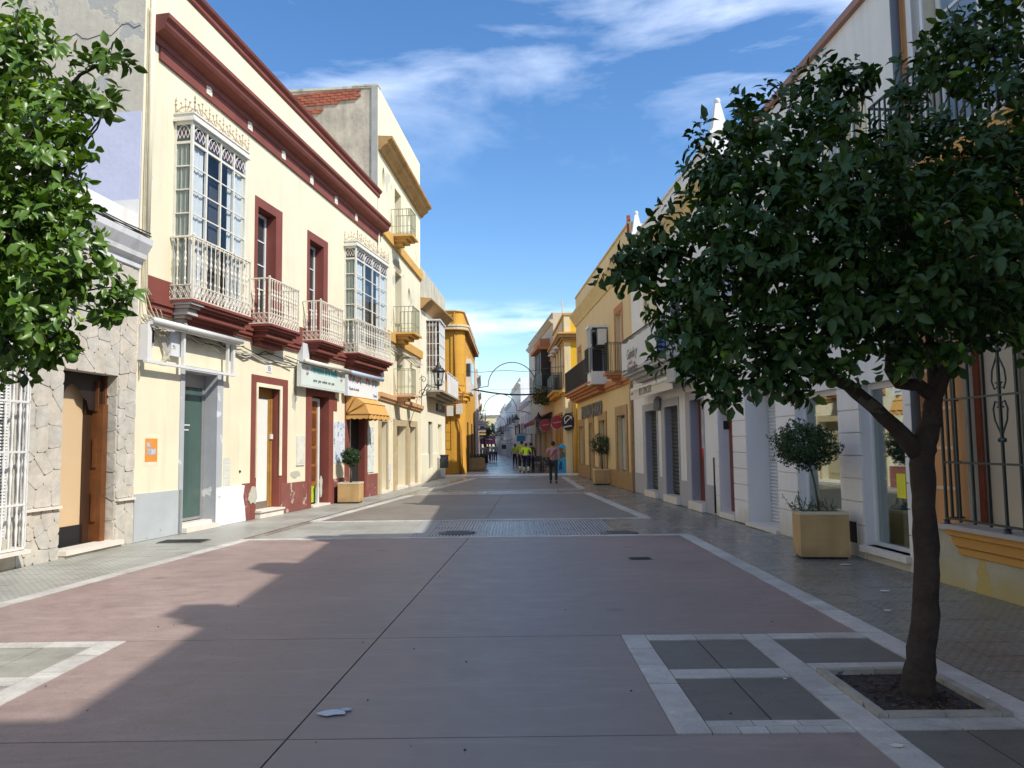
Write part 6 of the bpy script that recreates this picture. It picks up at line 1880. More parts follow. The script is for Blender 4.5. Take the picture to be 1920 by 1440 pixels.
# near tiles as single pieces
bt = MB(); bt.box(.0, .396, .0, .396, -.03, 0); tme = bt.mesh('paving_tile', TILE)
btl = MB(); btl.box(.0, .396, .0, .396, -.03, 0); tml = btl.mesh('paving_tile', TILEL)
cnt = 0
for j in range(26):
    for i in range(6):
        x, y = 3.185 + i * .4, 3.6 + j * .4
        if x > 5.2:
            continue
        o = link('paving_tile', tme, pav); o.location = (x, y, .001 + random.uniform(0, .002)); o.rotation_euler = (random.uniform(-.003, .003), random.uniform(-.003, .003), 0)
for j in range(16):
    for i in range(6):
        y = 7.2 + j * .4; x = Lx(y + .4) - .22 - .4 - i * .4
        if x < -7.6:
            continue
        o = link('paving_tile', tml, pav); o.location = (x, y, .001 + random.uniform(0, .002)); o.rotation_euler = (random.uniform(-.003, .003), random.uniform(-.003, .003), 0)
b = MB(); b.quad((-9, 13.6, -.006), (-5.0, 13.6, -.006), (-2.2, 42, -.006), (-5.5, 42, -.006)); b.build('left_pavement_strip', TILEL, pav, recalc=False)
b = MB(); b.quad((-4.7, 14.08, -.009), (-1.6, 14.08, -.009), (-1.6, 17.0, -.009), (-4.4, 17.0, -.009)); b.build('crossing_paving', TILEL, pav, recalc=False)


PITL = concmat('pale_worn_granite', (.30, .29, .25), .6)


def bed(sx, cx, lab):
    """granite-framed bed of paving panels with a tree pit; sx mirrors it"""
    def Q(x0, x1, y0, y1, z1, name, mt, ln_=0):
        x0, x1 = sorted((cx + sx * x0, cx + sx * x1))
        if ln_:
            if (x1 - x0) > (y1 - y0):
                n_ = max(1, round((x1 - x0) / ln_))
                for k in range(n_):
                    slab([(x0 + (x1 - x0) * k / n_ + .003, y0), (x0 + (x1 - x0) * (k + 1) / n_ - .003, y0), (x0 + (x1 - x0) * (k + 1) / n_ - .003, y1), (x0 + (x1 - x0) * k / n_ + .003, y1)], -.03, z1 + random.uniform(0, .003), name, mt, pav)
            else:
                n_ = max(1, round((y1 - y0) / ln_))
                for k in range(n_):
                    slab([(x0, y0 + (y1 - y0) * k / n_ + .003), (x1, y0 + (y1 - y0) * k / n_ + .003), (x1, y0 + (y1 - y0) * (k + 1) / n_ - .003), (x0, y0 + (y1 - y0) * (k + 1) / n_ - .003)], -.03, z1 + random.uniform(0, .003), name, mt, pav)
        else:
            slab([(x0, y0), (x1, y0), (x1, y1), (x0, y1)], -.03, z1, name, mt, pav)
    Q(.91, 1.11, 4.50, 6.76, .006, 'granite_slab', GRAN, .42)
    Q(1.113, 1.93, 6.57, 6.75, .006, 'granite_slab', GRAN, .45)
    Q(1.113, 1.93, 5.53, 5.73, .006, 'granite_slab', GRAN, .45)
    Q(1.113, 1.93, 4.60, 4.69, .006, 'granite_slab', GRAN, .3); Q(1.113, 1.93, 4.495, 4.595, .006, 'granite_slab', GRAN, .17)
    Q(1.935, 2.145, -3, 6.75, .006, 'granite_slab', GRAN, .8)
    Q(2.15, 2.945, 6.57, 6.75, .006, 'granite_slab', GRAN, .45); Q(2.15, 2.945, 5.66, 5.85, .006, 'granite_slab', GRAN, .45)
    Q(2.15, 2.945, 4.52, 4.70, .006, 'granite_slab', GRAN, .45)
    Q(2.95, 3.17, -3, 6.745, .006, 'granite_slab', GRAN, .8)
    for x0, x1, y0, y1 in ((1.115, 1.515, 5.735, 6.565), (1.52, 1.93, 5.735, 6.565), (1.115, 1.515, 4.695, 5.525), (1.52, 1.93, 4.695, 5.525), (2.15, 2.94, 5.855, 6.565), (2.15, 2.55, -3, 4.515), (2.555, 2.945, -3, 4.515)):
        Q(x0 + .003, x1 - .003, y0 + .003, y1 - .003, .001, 'dark_panel' if sx > 0 else 'panel', PITST if sx > 0 else PITL)
    # raised kerb round the pit, worn
    for x0, x1, y0, y1 in ((2.15, 2.21, 4.705, 5.655), (2.89, 2.95, 4.705, 5.655), (2.212, 2.888, 4.705, 4.76), (2.212, 2.888, 5.60, 5.655)):
        Q(x0, x1, y0, y1, .030, 'kerb', mat('worn_kerb', (.40, .37, .31), var=.22, vs=5, bump=.8, bs=12, col2=(.2, .18, .15), thr=.60, ps=5), .28)
    xa, xb = sorted((cx + sx * 2.21, cx + sx * 2.89))
    b = MB(); n_ = 22; vs = []
    for i in range(n_ + 1):
        for j in range(n_ + 1):
            x = xa + (xb - xa) * i / n_; y = 4.76 + .84 * j / n_
            vs.append((x, y, -.015 + random.uniform(-.008, .010) + .04 * math.exp(-((x - (xa + xb) / 2 - .03) ** 2 + (y - 5.13) ** 2) / .03)))
    b.add(vs, [(i * (n_ + 1) + j, (i + 1) * (n_ + 1) + j, (i + 1) * (n_ + 1) + j + 1, i * (n_ + 1) + j + 1) for i in range(n_) for j in range(n_)])
    so_ = b.build('soil', mat('dark_damp_soil', (.035, .026, .020), var=.4, vs=9, bump=.9, bs=40, rough=.95), recalc=False); struct(so_)
    b = MB()
    for k in range(420):
        x = random.uniform(xa + .02, xb - .02); y = random.uniform(4.78, 5.58); s_ = random.uniform(.006, .018); a = random.uniform(0, 6.3)
        b.quad((x + s_ * math.cos(a), y + s_ * math.sin(a), .006), (x - s_ * .4 * math.sin(a), y + s_ * .4 * math.cos(a), .012), (x - s_ * math.cos(a), y - s_ * math.sin(a), .008), (x + s_ * .4 * math.sin(a), y - s_ * .4 * math.cos(a), .006))
    lt_ = b.build('leaf_litter', mat('dry_leaf_litter', (.13, .075, .035), var=.5, vs=30), recalc=False); tag(lt_, lab, 'leaf litter'); lt_['kind'] = 'stuff'


bed(1, 0.0, 'dry leaf crumbs on the soil round the right-hand tree')
bed(-1, -2.43, 'dry leaf crumbs on the soil under the left-hand tree')
# litter and scuffs
PAP = plain('white_paper', (.72, .73, .74), .8)
sp_ = [(622, 1340, .12, 'torn pale blue-white paper stuck to the red concrete near the central joint', (.50, .56, .62)), (1660, 1110, .07, 'flattened white wrapper on the pavement near the planter', (.7, .7, .7)), (1664, 1147, .04, 'small white scrap below the flattened wrapper on the pavement', (.75, .75, .75)),
       (648, 1334, .05, 'small torn corner just right of the larger scrap by the central joint', (.42, .47, .52)), (1683, 1402, .045, 'cream scrap lying on the granite strip at the bottom right', (.7, .68, .55)), (1585, 1060, .09, 'thin white streak of paper in front of the near planter', (.6, .6, .6)), (1848, 1312, .03, 'white scrap inside the kerb of the tree pit', (.8, .8, .8)), (1472, 1276, .015, 'tiny white crumb on the dark panel', (.8, .8, .8))]
for px, py, r_, lab, cl_ in sp_:
    p = G(px, py); o = thing('paper_scrap', lab, 'litter', (p.x, p.y, .012)); b = MB(); pts = []
    for k in range(11):
        a = 2 * math.pi * k / 11; q = random.uniform(.55, 1.0); pts.append((r_ * q * math.cos(a), r_ * q * .55 * math.sin(a)))
    b.extr(pts, 0, .004); b.build('paper', plain('paper_%d_%d' % (px, py), cl_, .8), o)
drk = []
b = MB()
for k in range(26):
    px, py = random.uniform(60, 1500), random.uniform(1015, 1420)
    p = G(px, py); s_ = random.uniform(.003, .010)
    b.ball((p.x, p.y, .006), s_, 5, 3, (1, 1, .4))
o = b.build('grit', plain('brown_grit', (.06, .045, .03), .9)); tag(o, 'dark crumbs and dry leaf bits scattered over the red concrete', 'grit'); o['kind'] = 'stuff'

# ================================================================== PLANTS


def leaf_mesh(name, leaves, mt, fold=.25):
    """leaves: (pos, dir, up, length, width)"""
    v = []; f = []
    for p, d, u, ln_, wd in leaves:
        s = d.cross(u)
        if s.length < 1e-4:
            continue
        s.normalize(); u = s.cross(d).normalized(); o = len(v)
        a = p + d * ln_ * .32 - u * wd * .02; c = p + d * ln_ * .68 - u * ln_ * .05
        t_ = p + d * ln_ - u * ln_ * .20
        v += [p, a + s * wd * .46 + u * wd * fold, a, a - s * wd * .46 + u * wd * fold, c + s * wd * .38 + u * wd * fold * .8, c, c - s * wd * .38 + u * wd * fold * .8, t_]
        f += [(o, o + 2, o + 1), (o, o + 3, o + 2), (o + 1, o + 2, o + 5, o + 4), (o + 2, o + 3, o + 6, o + 5), (o + 4, o + 5, o + 7), (o + 5, o + 6, o + 7)]
    me = bpy.data.meshes.new(name); me.from_pydata([tuple(q) for q in v], [], f); me.materials.append(mt)
    me.polygons.foreach_set('use_smooth', [True] * len(f)); me.update()
    return me


def rdir():
    while True:
        q = Vector((random.uniform(-1, 1), random.uniform(-1, 1), random.uniform(-1, 1)))
        if .05 < q.length < 1:
            return q.normalized()


def orange_tree(name, label, base, trunk, limbs, blobs, lm, nleaf, size, nfruit, barkc, singles=150, fruit_blobs=None):
    o = thing(name, label, 'tree', base)
    B = Vector(base)

    def rough(pts, rad, k=4):
        P2, R2 = [], []
        for (a, c), (ra, rc) in zip(zip(pts, pts[1:]), zip(rad, rad[1:])):
            for i in range(k):
                t_ = i / k; q = Vector(a).lerp(Vector(c), t_); r_ = ra + (rc - ra) * t_
                P2.append(q - B + Vector((random.uniform(-.07, .07) * r_, random.uniform(-.07, .07) * r_, 0))); R2.append(r_ * random.uniform(.95, 1.06))
        P2.append(Vector(pts[-1]) - B); R2.append(rad[-1])
        return P2, R2
    bark = mat(barkc[0], barkc[1], var=.35, vs=7, bump=.8, bs=22, rough=.95, col2=barkc[2], thr=.60, ps=4)
    b = MB(); pts, rad = trunk; b.tube(*rough(pts, rad), 16); b.build('trunk', bark, o)
    for pts, rad in limbs:
        # bend the limbs a little
        b = MB(); b.tube(*rough(pts, rad, 3), 10); b.build('limb', bark, o)
    tips = []
    tot = sum(r_ ** 2 for *_, r_ in blobs)
    leaves = []; per = 9
    for (x, y, z, r_) in blobs:
        n_ = max(4, int(nleaf / per * r_ ** 2 / tot)); c = Vector((x, y, z)) - B
        for k in range(n_):
            d = rdir(); rr_ = r_ * (random.uniform(.72, 1.10) if random.random() < .78 else random.uniform(.2, .75))
            if random.random() < .09:
                rr_ = r_ * random.uniform(1.08, 1.42)
            q = c + Vector((d.x, d.y, d.z * .95)) * rr_
            tips.append((q, d))
    for q, d in tips:
        td = (d * .8 + rdir() * .6 + Vector((0, 0, .15))).normalized()
        e1 = td.orthogonal().normalized(); e2 = td.cross(e1)
        for k in range(per):
            a = k * 2.4 + random.uniform(-.4, .4); t_ = k / per
            out = (e1 * math.cos(a) + e2 * math.sin(a))
            ld = (out * random.uniform(.7, 1.1) + td * random.uniform(.2, .9) + Vector((0, 0, random.uniform(-.55, .15)))).normalized()
            s_ = size * random.uniform(.5, 1.28)
            leaves.append((q + td * (t_ - .5) * size * 1.4 + out * .01, ld, (td + Vector((0, 0, .6)) + rdir() * .35).normalized(), s_, s_ * random.uniform(.50, .60)))
    random.shuffle(leaves)
    ce = (CAM - B)
    near = sorted(range(len(leaves)), key=lambda i: (leaves[i][0] - ce).length)[:singles * 3]
    near = set(random.sample(near, singles))
    me = leaf_mesh('foliage', [l for i, l in enumerate(leaves) if i not in near], lm)
    cr = link('foliage', me, o, stuff=True)
    for i in near:
        link('leaf', leaf_mesh('leaf', [leaves[i]], lm), o)
    # twigs reaching the clusters
    tw = MB()
    for q, d in random.sample(tips, min(len(tips), 260)):
        st_ = q + (Vector((sum(t[0] for t in blobs) / len(blobs), sum(t[1] for t in blobs) / len(blobs), 2.6)) - B - q).normalized() * random.uniform(.12, .35); tw.tube([st_, (st_ + q) / 2 + rdir() * .02, q], [.007, .005, .003], 4, False)
    link('twigs', tw.mesh('twigs', plain('green_brown_twig', (.05, .055, .025), .8)), o, stuff=True)
    fb = MB(); fb.ball((0, 0, 0), .034, 10, 8, (1, 1, .95)); fm = fb.mesh('fruit', mat('green_orange_rind', (.075, .16, .025), rough=.35, var=.15, vs=4, bump=.2, bs=300))
    for q, d in random.sample(tips, min(len(tips), nfruit)):
        f_ = link('fruit', fm, o); f_.location = q + d * .03 + Vector((0, 0, -.06)); s_ = random.uniform(.8, 1.12); f_.scale = (s_, s_, s_)
    return o


def pb(px, py, Y, rpx):
    x = px; d = ray(px, py); t_ = Y / d.y; q = CAM + d * t_
    return (q.x, q.y, q.z, rpx / FOC * Y)


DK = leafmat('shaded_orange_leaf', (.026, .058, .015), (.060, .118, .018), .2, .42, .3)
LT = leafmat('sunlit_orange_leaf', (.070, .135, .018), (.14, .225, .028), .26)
bl = []
R_ = [(1150, 508, 4.9, 26), (1195, 468, 4.9, 34), (1240, 520, 4.9, 34), (1175, 500, 4.9, 34), (1225, 480, 4.9, 40), (1270, 500, 4.9, 50), (1290, 420, 5.0, 55), (1320, 290, 5.0, 48), (1360, 330, 4.9, 70), (1425, 215, 5.0, 62), (1455, 300, 4.7, 85), (1290, 570, 5.0, 70), (1285, 650, 5.0, 62),
      (1330, 690, 4.9, 55), (1390, 560, 4.6, 110), (1400, 430, 4.6, 110), (1420, 670, 4.8, 80), (1490, 690, 4.8, 60), (1550, 200, 5.0, 80), (1560, 320, 4.5, 110), (1520, 470, 4.4, 130), (1530, 610, 4.5, 95), (1590, 150, 5.0, 45),
      (1640, 330, 4.7, 105), (1660, 470, 4.3, 130), (1640, 610, 4.6, 80), (1700, 220, 5.0, 45), (1720, 130, 5.2, 60), (1790, 330, 4.7, 110), (1800, 470, 4.3, 130), (1760, 600, 4.5, 90), (1800, 110, 5.1, 60), (1860, 50, 4.9, 65), (1870, 150, 5.0, 55),
      (1880, 270, 4.6, 80), (1930, 400, 4.5, 120), (1900, 560, 4.6, 95), (1980, 480, 4.7, 110), (1960, 250, 5.0, 90), (1700, 400, 5.6, 130), (1500, 420, 5.7, 120), (1400, 520, 5.6, 90), (1850, 450, 5.7, 130), (1640, 560, 5.7, 90), (1860, 600, 5.3, 70), (1350, 600, 5.4, 60), (1980, 620, 4.8, 60), (1960, 120, 5.0, 50), (1460, 720, 4.8, 34), (1345, 735, 4.9, 28), (1700, 650, 4.8, 45)]
bl = [pb(*q) for q in R_]
D_ = lambda px, py, Y: tuple(pb(px, py, Y, 1)[:3])
tb_ = G(1722, 1303)
Y0 = tb_.y
orange_tree('orange_tree', 'orange tree with a dark trunk growing from the kerbed pit on the right', (tb_.x, tb_.y, 0),
            ([(tb_.x, tb_.y, -.05), D_(1722, 1285, Y0), D_(1725, 1240, Y0), D_(1735, 1150, Y0), D_(1738, 1050, Y0), D_(1733, 950, Y0), D_(1727, 870, Y0), D_(1733, 830, Y0), D_(1748, 780, Y0)],
             [.115, .102, .088, .080, .077, .073, .076, .076, .058]),
            [([D_(1722, 850, Y0), D_(1690, 812, Y0), D_(1640, 765, Y0 - .02), D_(1590, 722, Y0 - .05), D_(1550, 705, Y0 - .1), D_(1500, 640, Y0 - .1), D_(1440, 560, Y0), D_(1400, 480, Y0)], [.062, .056, .048, .045, .036, .03, .022, .012]),
             ([D_(1745, 800, Y0), D_(1752, 740, Y0), D_(1775, 690, Y0), D_(1815, 640, Y0), D_(1850, 560, Y0 + .1), D_(1880, 420, Y0)], [.062, .052, .045, .036, .026, .012]),
             ([D_(1750, 745, Y0), D_(1722, 722, Y0 - .05), D_(1685, 720, Y0 - .1), D_(1668, 695, Y0 - .1), D_(1672, 620, Y0 - .1), D_(1640, 480, Y0), D_(1620, 300, Y0)], [.045, .042, .036, .034, .028, .02, .01]),
             ([D_(1752, 740, Y0), D_(1745, 650, Y0 + .1), D_(1730, 500, Y0 + .2), D_(1740, 300, Y0 + .1)], [.04, .03, .022, .01])],
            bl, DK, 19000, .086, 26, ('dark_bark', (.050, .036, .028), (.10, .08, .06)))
L_ = [(-20, 120, 4.8, 90), (50, 90, 4.7, 70), (95, 150, 4.7, 60), (-40, 230, 4.7, 110), (60, 230, 4.5, 95), (130, 200, 4.6, 38), (185, 135, 4.6, 30), (235, 110, 4.6, 26), (195, 185, 4.6, 22), (120, 290, 4.6, 50), (40, 330, 4.4, 100), (-60, 380, 4.4, 120), (105, 380, 4.5, 62), (60, 450, 4.4, 100), (140, 470, 4.6, 50), (-40, 520, 4.4, 120),
      (90, 560, 4.4, 85), (165, 545, 4.6, 58), (215, 570, 4.6, 36), (245, 555, 4.7, 20), (30, 620, 4.5, 75), (110, 620, 4.6, 50), (-40, 650, 4.6, 60), (40, 680, 4.6, 30), (-150, 150, 4.8, 120), (-200, 320, 4.8, 140), (-180, 520, 4.7, 130), (-330, 250, 5, 130), (-340, 450, 5, 140), (20, 40, 4.8, 25), (-60, 40, 4.9, 50), (-480, 350, 5.2, 120), (-250, 640, 5, 80),
      (0, 300, 5.5, 120), (20, 500, 5.5, 110), (-200, 400, 5.7, 160), (-100, 600, 5.5, 80), (75, 650, 4.5, 34), (-20, 705, 4.6, 22)]
tl_ = (-4.75, 5.15, 0)
orange_tree('orange_tree', 'sunlit orange tree heavy with green fruit at the left edge, trunk out of view', tl_,
            ([tl_, (-4.74, 5.14, .5), (-4.72, 5.12, 1.1), (-4.7, 5.1, 1.7)], [.12, .09, .085, .075]),
            [([(-4.7, 5.1, 1.6), (-4.4, 4.9, 2.1), (-4.0, 4.8, 2.6), (-3.5, 4.7, 3.1), (-3.1, 4.6, 3.6)], [.06, .05, .04, .03, .012]), ([(-4.7, 5.1, 1.6), (-5.0, 5.1, 2.2), (-5.4, 5.1, 3.0)], [.06, .045, .015]), ([(-4.7, 5.1, 1.65), (-4.5, 5.2, 2.5), (-4.3, 5.2, 3.6)], [.05, .035, .015]),
             ([(-3.1, 4.6, 3.4), D_(150, 140, 4.6), D_(200, 115, 4.6), D_(245, 110, 4.6)], [.018, .010, .007, .003])],
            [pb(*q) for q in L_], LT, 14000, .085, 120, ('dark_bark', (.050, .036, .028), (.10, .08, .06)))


def planter(px, py, w_, d_, h, rot, crown, lab, plants=True, Ydepth=None, tall=None, lean=0.0, big=False):
    p = G(px, py)
    o = thing('planter', lab, 'planter', (p.x, p.y, 0), rot, 'square ochre planters')
    m1 = mat('ochre_planter', (.52, .335, .15), var=.10, vs=3, bump=.2, streak=.16, low=(.22, (.30, .2, .10)))
    b = MB(); b.extr([(0.03, 0.03), (w_ - .03, 0.03), (w_ - .03, d_ - .03), (.03, d_ - .03)], .0, .035); b.build('base', plain('dark_base', (.03, .028, .025), .9), o)
    b = MB(); b.box(0, w_, 0, d_, .035, h - .045); b.build('box', m1, o)
    b = MB(); b.box(-.006, w_ + .006, -.006, .05, h - .044, h); b.box(-.006, w_ + .006, d_ - .05, d_ + .006, h - .044, h); b.box(-.006, .05, .05, d_ - .05, h - .044, h); b.box(w_ - .05, w_ + .006, .05, d_ - .05, h - .044, h); b.build('rim', mat('pale_rim', (.62, .54, .38), var=.05), o)
    b = MB(); b.box(.05, w_ - .05, .05, d_ - .05, h - .045, h - .02); b.build('soil', mat('dark_damp_soil', (.035, .026, .020)), o)
    cx, cz, rx, rz_ = crown
    tr = thing('topiary_tree', 'clipped round bush ' + lab.split(',')[0].replace('ochre planter', 'in the planter').split(', ')[0], 'tree', Matrix.Rotation(rot, 4, 'Z') @ Vector((w_ / 2, d_ / 2, 0)) + Vector((p.x, p.y, h - .03)), rot, 'topiary bushes')
    b = MB(); zc = cz - (h - .03)
    st = [(0.1 * 0, 0, 0), (lean * .35, 0, zc * .45), (lean * .8, 0, zc * .8), (lean, 0, zc)]
    b.tube(st, [.018, .015, .014, .012] if big else [.035, .03, .03, .025], 7)
    for k in range(7):
        d = rdir(); b.tube([(lean * .85, 0, zc * .82), (lean + d.x * rx * .5, d.y * rx * .5, zc + d.z * rz_ * .3), (lean + d.x * rx * .9, d.y * rx * .9, zc + abs(d.z) * rz_ * .6)], [.010, .008, .004], 5)
    b.build('stem', mat('grey_brown_stem', (.12, .10, .07), var=.2), tr)
    lv = []; n_ = 1900 if big else 900
    ls_ = .042 if big else .05
    for k in range(n_):
        d = rdir(); lump = 1 + .13 * math.sin(5 * d.x + 3) * math.cos(6 * d.z + 1) + .1 * math.sin(9 * d.y)
        q = Vector((lean, 0, zc)) + Vector((d.x * rx, d.y * rx * .95, d.z * rz_)) * random.uniform(.55, 1.04) * lump
        for j in range(4):
            ld = (d * .5 + rdir()).normalized(); s_ = ls_ * random.uniform(.7, 1.2)
            lv.append((q, ld, (d + rdir() * .5).normalized(), s_, s_ * .5))
    link('foliage', leaf_mesh('foliage', lv, leafmat('topiary_leaf', (.025, .055, .018), (.055, .10, .03), .2)), tr, stuff=True)
    if plants:
        lv = []; b = MB()
        for k in range(34):
            x, y = random.uniform(.06, w_ - .06) if k > 9 else random.uniform(-.02, .16), random.uniform(.06, d_ - .06)
            L_s = random.uniform(.10, .24) if k > 6 else random.uniform(.22, .34); dd = (rdir() * .7 + Vector((0, 0, 1.0)) + (Vector((-.5, 0, 0)) if k < 9 else Vector())).normalized()
            tip = Vector((x, y, h - .02)) + dd * L_s; b.tube([(x, y, h - .02), tip], .004, 3, False)
            for j in range(9):
                q = Vector((x, y, h - .02)).lerp(tip, .3 + .08 * j); lv.append((q, (dd * .4 + rdir()).normalized(), Vector((0, 0, 1)), .045, .016))
        o2 = link('bedding_foliage', leaf_mesh('bedding_foliage', lv, leafmat('bedding_leaf', (.045, .085, .035), (.10, .14, .06), .2)), None)
        o2.location = o.location; o2.rotation_euler = o.rotation_euler
        b.build('bedding_stalks', plain('green_stalk', (.08, .10, .04), .8), o2)
        tag(o2, 'thin leggy bedding plants round the stem in the nearest planter', 'plants'); o2['kind'] = 'stuff'
    return o


planter(1503, 1049, .66, .46, .66, R(-7), (0, 1.58, .45, .33), 'ochre planter nearest on the right, below the shop windows', True, lean=-.16, big=True)
planter(633, 944, .62, .62, .60, R(-2), (0, 1.34, .27, .25), 'ochre planter on the left by the awning', False)
planter(1116, 909, .70, .7, .62, R(2), (0, 1.60, .46, .42), 'ochre planter on the right before the tan house', False, lean=-.02)
# long planter beyond the amber corner
o = thing('planter', 'low ochre planter with tufts just past the amber corner house', 'planter', (-3.2, 50.5, 0), 0, 'square ochre planters')
b = MB(); b.box(0, 1.35, 0, .7, 0, .78); b.box(.06, 1.29, .06, .64, .78, .80); b.build('box', mat('ochre_planter', (.56, .35, .13)), o)
lv = [(Vector((random.uniform(.05, 1.3), random.uniform(.05, .65), .8 + random.uniform(0, .2))), (rdir() + Vector((0, 0, .8))).normalized(), rdir(), .14, .05) for _ in range(260)]
link('foliage', leaf_mesh('foliage', lv, leafmat('bedding_leaf', (.045, .085, .035), (.10, .14, .06), .2)), o, stuff=True)

# ================================================================== PEOPLE


def skin(name, chains, mt, parent, sub=2):
    """chains of (point, radius) sharing joints by key; grown with the skin modifier"""
    vs = []; es = []; rad = []; idx = {}
    for ch in chains:
        prev = None
        for key, p, r_ in ch:
            if key not in idx:
                idx[key] = len(vs); vs.append(p); rad.append(r_)
            if prev is not None and prev != idx[key]:
                es.append((prev, idx[key]))
            prev = idx[key]
    me = bpy.data.meshes.new(name); me.from_pydata(vs, es, []); me.materials.append(mt); me.update()
    o = bpy.data.objects.new(name, me); C.objects.link(o)
    md = o.modifiers.new('skin', 'SKIN'); md.use_smooth_shade = True
    for k, sv in enumerate(me.skin_vertices[0].data):
        r_ = rad[k]; sv.radius = (r_, r_) if not isinstance(r_, tuple) else r_; sv.use_root = (k == 0)
    o.modifiers.new('sub', 'SUBSURF').levels = sub; o.modifiers['sub'].render_levels = sub
    bpy.context.view_layer.update()
    dg = bpy.context.evaluated_depsgraph_get(); m2 = bpy.data.meshes.new_from_object(o.evaluated_get(dg)); m2.name = name
    if not m2.materials:
        m2.materials.append(mt)
    bpy.data.objects.remove(o)
    return link(name, m2, parent)


SK = plain('skin', (.42, .24, .16), .6); SK2 = plain('skin_light', (.55, .34, .25), .6)
HAIR = plain('dark_hair', (.015, .012, .010), .7)


def person(label, loc, rz, h=1.72, stride=.16, shirt=None, pants=None, sleeve='short', hair=HAIR, group=None, shoe=None, lean=0.0, skirt=None, arm=(.1, -.1), bag=None, vestband=False, shorts=False, wide=1.0, lowband=None):
    k = h / 1.72
    o = thing('person', label, 'person', loc, rz, group)
    V = lambda x, y, z: Vector((x * k * wide, (y + lean * max(0, z - .9)) * k, z * k))
    s = stride
    hips = V(0, 0, .94)
    jl = {'hipL': V(-.09, 0, .90), 'knL': V(-.10, s * .55, .50), 'anL': V(-.10, s * .9, .09), 'toL': V(-.11, s * .9 + .15, .035),
          'hipR': V(.09, 0, .90), 'knR': V(.10, -s * .25, .50), 'anR': V(.10, -s * 1.0, .11), 'toR': V(.11, -s * 1.0 + .14, .035)}
    a1, a2 = arm
    ar = {'shL': V(-.19, 0, 1.42), 'elL': V(-.26, a1 * .6 - .03, 1.15), 'wrL': V(-.25, a1 + .06, .92), 'haL': V(-.245, a1 + .09, .84),
          'shR': V(.19, 0, 1.42), 'elR': V(.26, a2 * .6 - .03, 1.15), 'wrR': V(.25, a2 + .06, .92), 'haR': V(.245, a2 + .09, .84)}
    torso = [('p', hips, .12 * k), ('w', V(0, 0, 1.08), .115 * k), ('c', V(0, -.01, 1.28), .135 * k), ('n', V(0, 0, 1.45), .07 * k), ('nk', V(0, .01, 1.52), .052 * k), ('j', V(0, .02, 1.58), .065 * k), ('h', V(0, .015, 1.65), .085 * k), ('t', V(0, .01, 1.70), .06 * k)]
    leg = lambda S: [('p', hips, .12 * k), ('hip' + S, jl['hip' + S], .095 * k), ('kn' + S, jl['kn' + S], .058 * k), ('an' + S, jl['an' + S], .038 * k), ('to' + S, jl['to' + S], .032 * k)]
    armc = lambda S: [('n', V(0, 0, 1.45), .07 * k), ('sh' + S, ar['sh' + S], .055 * k), ('el' + S, ar['el' + S], .040 * k), ('wr' + S, ar['wr' + S], .027 * k), ('ha' + S, ar['ha' + S], .030 * k)]
    body = skin('body', [torso, leg('L'), leg('R'), armc('L'), armc('R')], SK, o)
    # fingers, ears, nose
    b = MB()
    for S, sg in (('L', -1), ('R', 1)):
        hp = ar['ha' + S]
        for f_ in range(4):
            q = hp + Vector((0, (-.02 + .013 * f_) * k, 0)); b.tube([q, q + Vector((-.004 * sg, .004, -.04 * k)), q + Vector((-.012 * sg, .012, (-.075 + .006 * abs(f_ - 1.5)) * k))], [.009 * k, .008 * k, .006 * k], 5)
        b.tube([hp + Vector((-.012 * sg, .02 * k, .03 * k)), hp + Vector((-.02 * sg, .045 * k, -.01 * k)), hp + Vector((-.02 * sg, .05 * k, -.035 * k))], [.010 * k, .009 * k, .007 * k], 5)
    b.build('hands', SK, body)
    b = MB(); hc = V(0, .015, 1.635)
    for sg in (-1, 1):
        b.ball(hc + Vector((sg * .082 * k, -.01 * k, 0)), .028 * k, 6, 5, (.4, .8, 1.2))
    b.ball(hc + Vector((0, .10 * k, -.01 * k)), .018 * k, 6, 5, (.8, 1, 1.3)); b.build('ears_and_nose', SK, body)
    b = MB(); b.ball(hc + Vector((0, -.022 * k, .028 * k)), .100 * k, 12, 8, (.93, 1.0, .98)); b.build('hair', hair, o)
    # clothes
    sk_ = .018 * k
    top = [('p', V(0, 0, .96), .135 * k), ('w', V(0, 0, 1.08), .135 * k), ('c', V(0, -.01, 1.28), .150 * k), ('n', V(0, 0, 1.44), .095 * k)]
    sl_ = lambda S: [('n', V(0, 0, 1.44), .095 * k), ('sh' + S, ar['sh' + S], .072 * k), ('e2' + S, ar['sh' + S].lerp(ar['el' + S], .75 if sleeve == 'short' else 1.0), .060 * k)] + ([('w2' + S, ar['el' + S].lerp(ar['wr' + S], .95), .042 * k)] if sleeve == 'long' else [])
    skin('shirt', [top, sl_('L'), sl_('R')], shirt, o)
    if skirt:
        b = MB(); b.smooth = True; pr = [(.14, 1.02), (.17, .9), (.21, .7), (.25, .5), (.27, .38)]
        b.lathe([(r_ * k, z * k) for r_, z in pr], n=14); b.build('skirt', skirt, o)
    else:
        pl_ = lambda S: [('p', V(0, 0, .95), .135 * k), ('hip' + S, jl['hip' + S], .108 * k), ('kn' + S, jl['kn' + S], .075 * k)] + ([] if shorts else [('an' + S, jl['an' + S] + Vector((0, 0, .015)), .058 * k)])
        skin('trousers', [pl_('L'), pl_('R')], pants, o)
    if lowband:
        b = MB()
        for S in 'LR':
            kn, an = jl['kn' + S], jl['an' + S]; b.tube([kn.lerp(an, .35), kn.lerp(an, .95)], .075 * k, 9)
        b.build('gaiters', lowband, o)
    if vestband:
        b = MB(); b.lathe([(.172 * k * wide, 0), (.178 * k * wide, .03), (.172 * k * wide, .06)], (0, V(0, 0, 1.06).y, 1.03 * k), 14); b.build('reflective_band', plain('reflective_grey', (.55, .57, .6), .4), o)
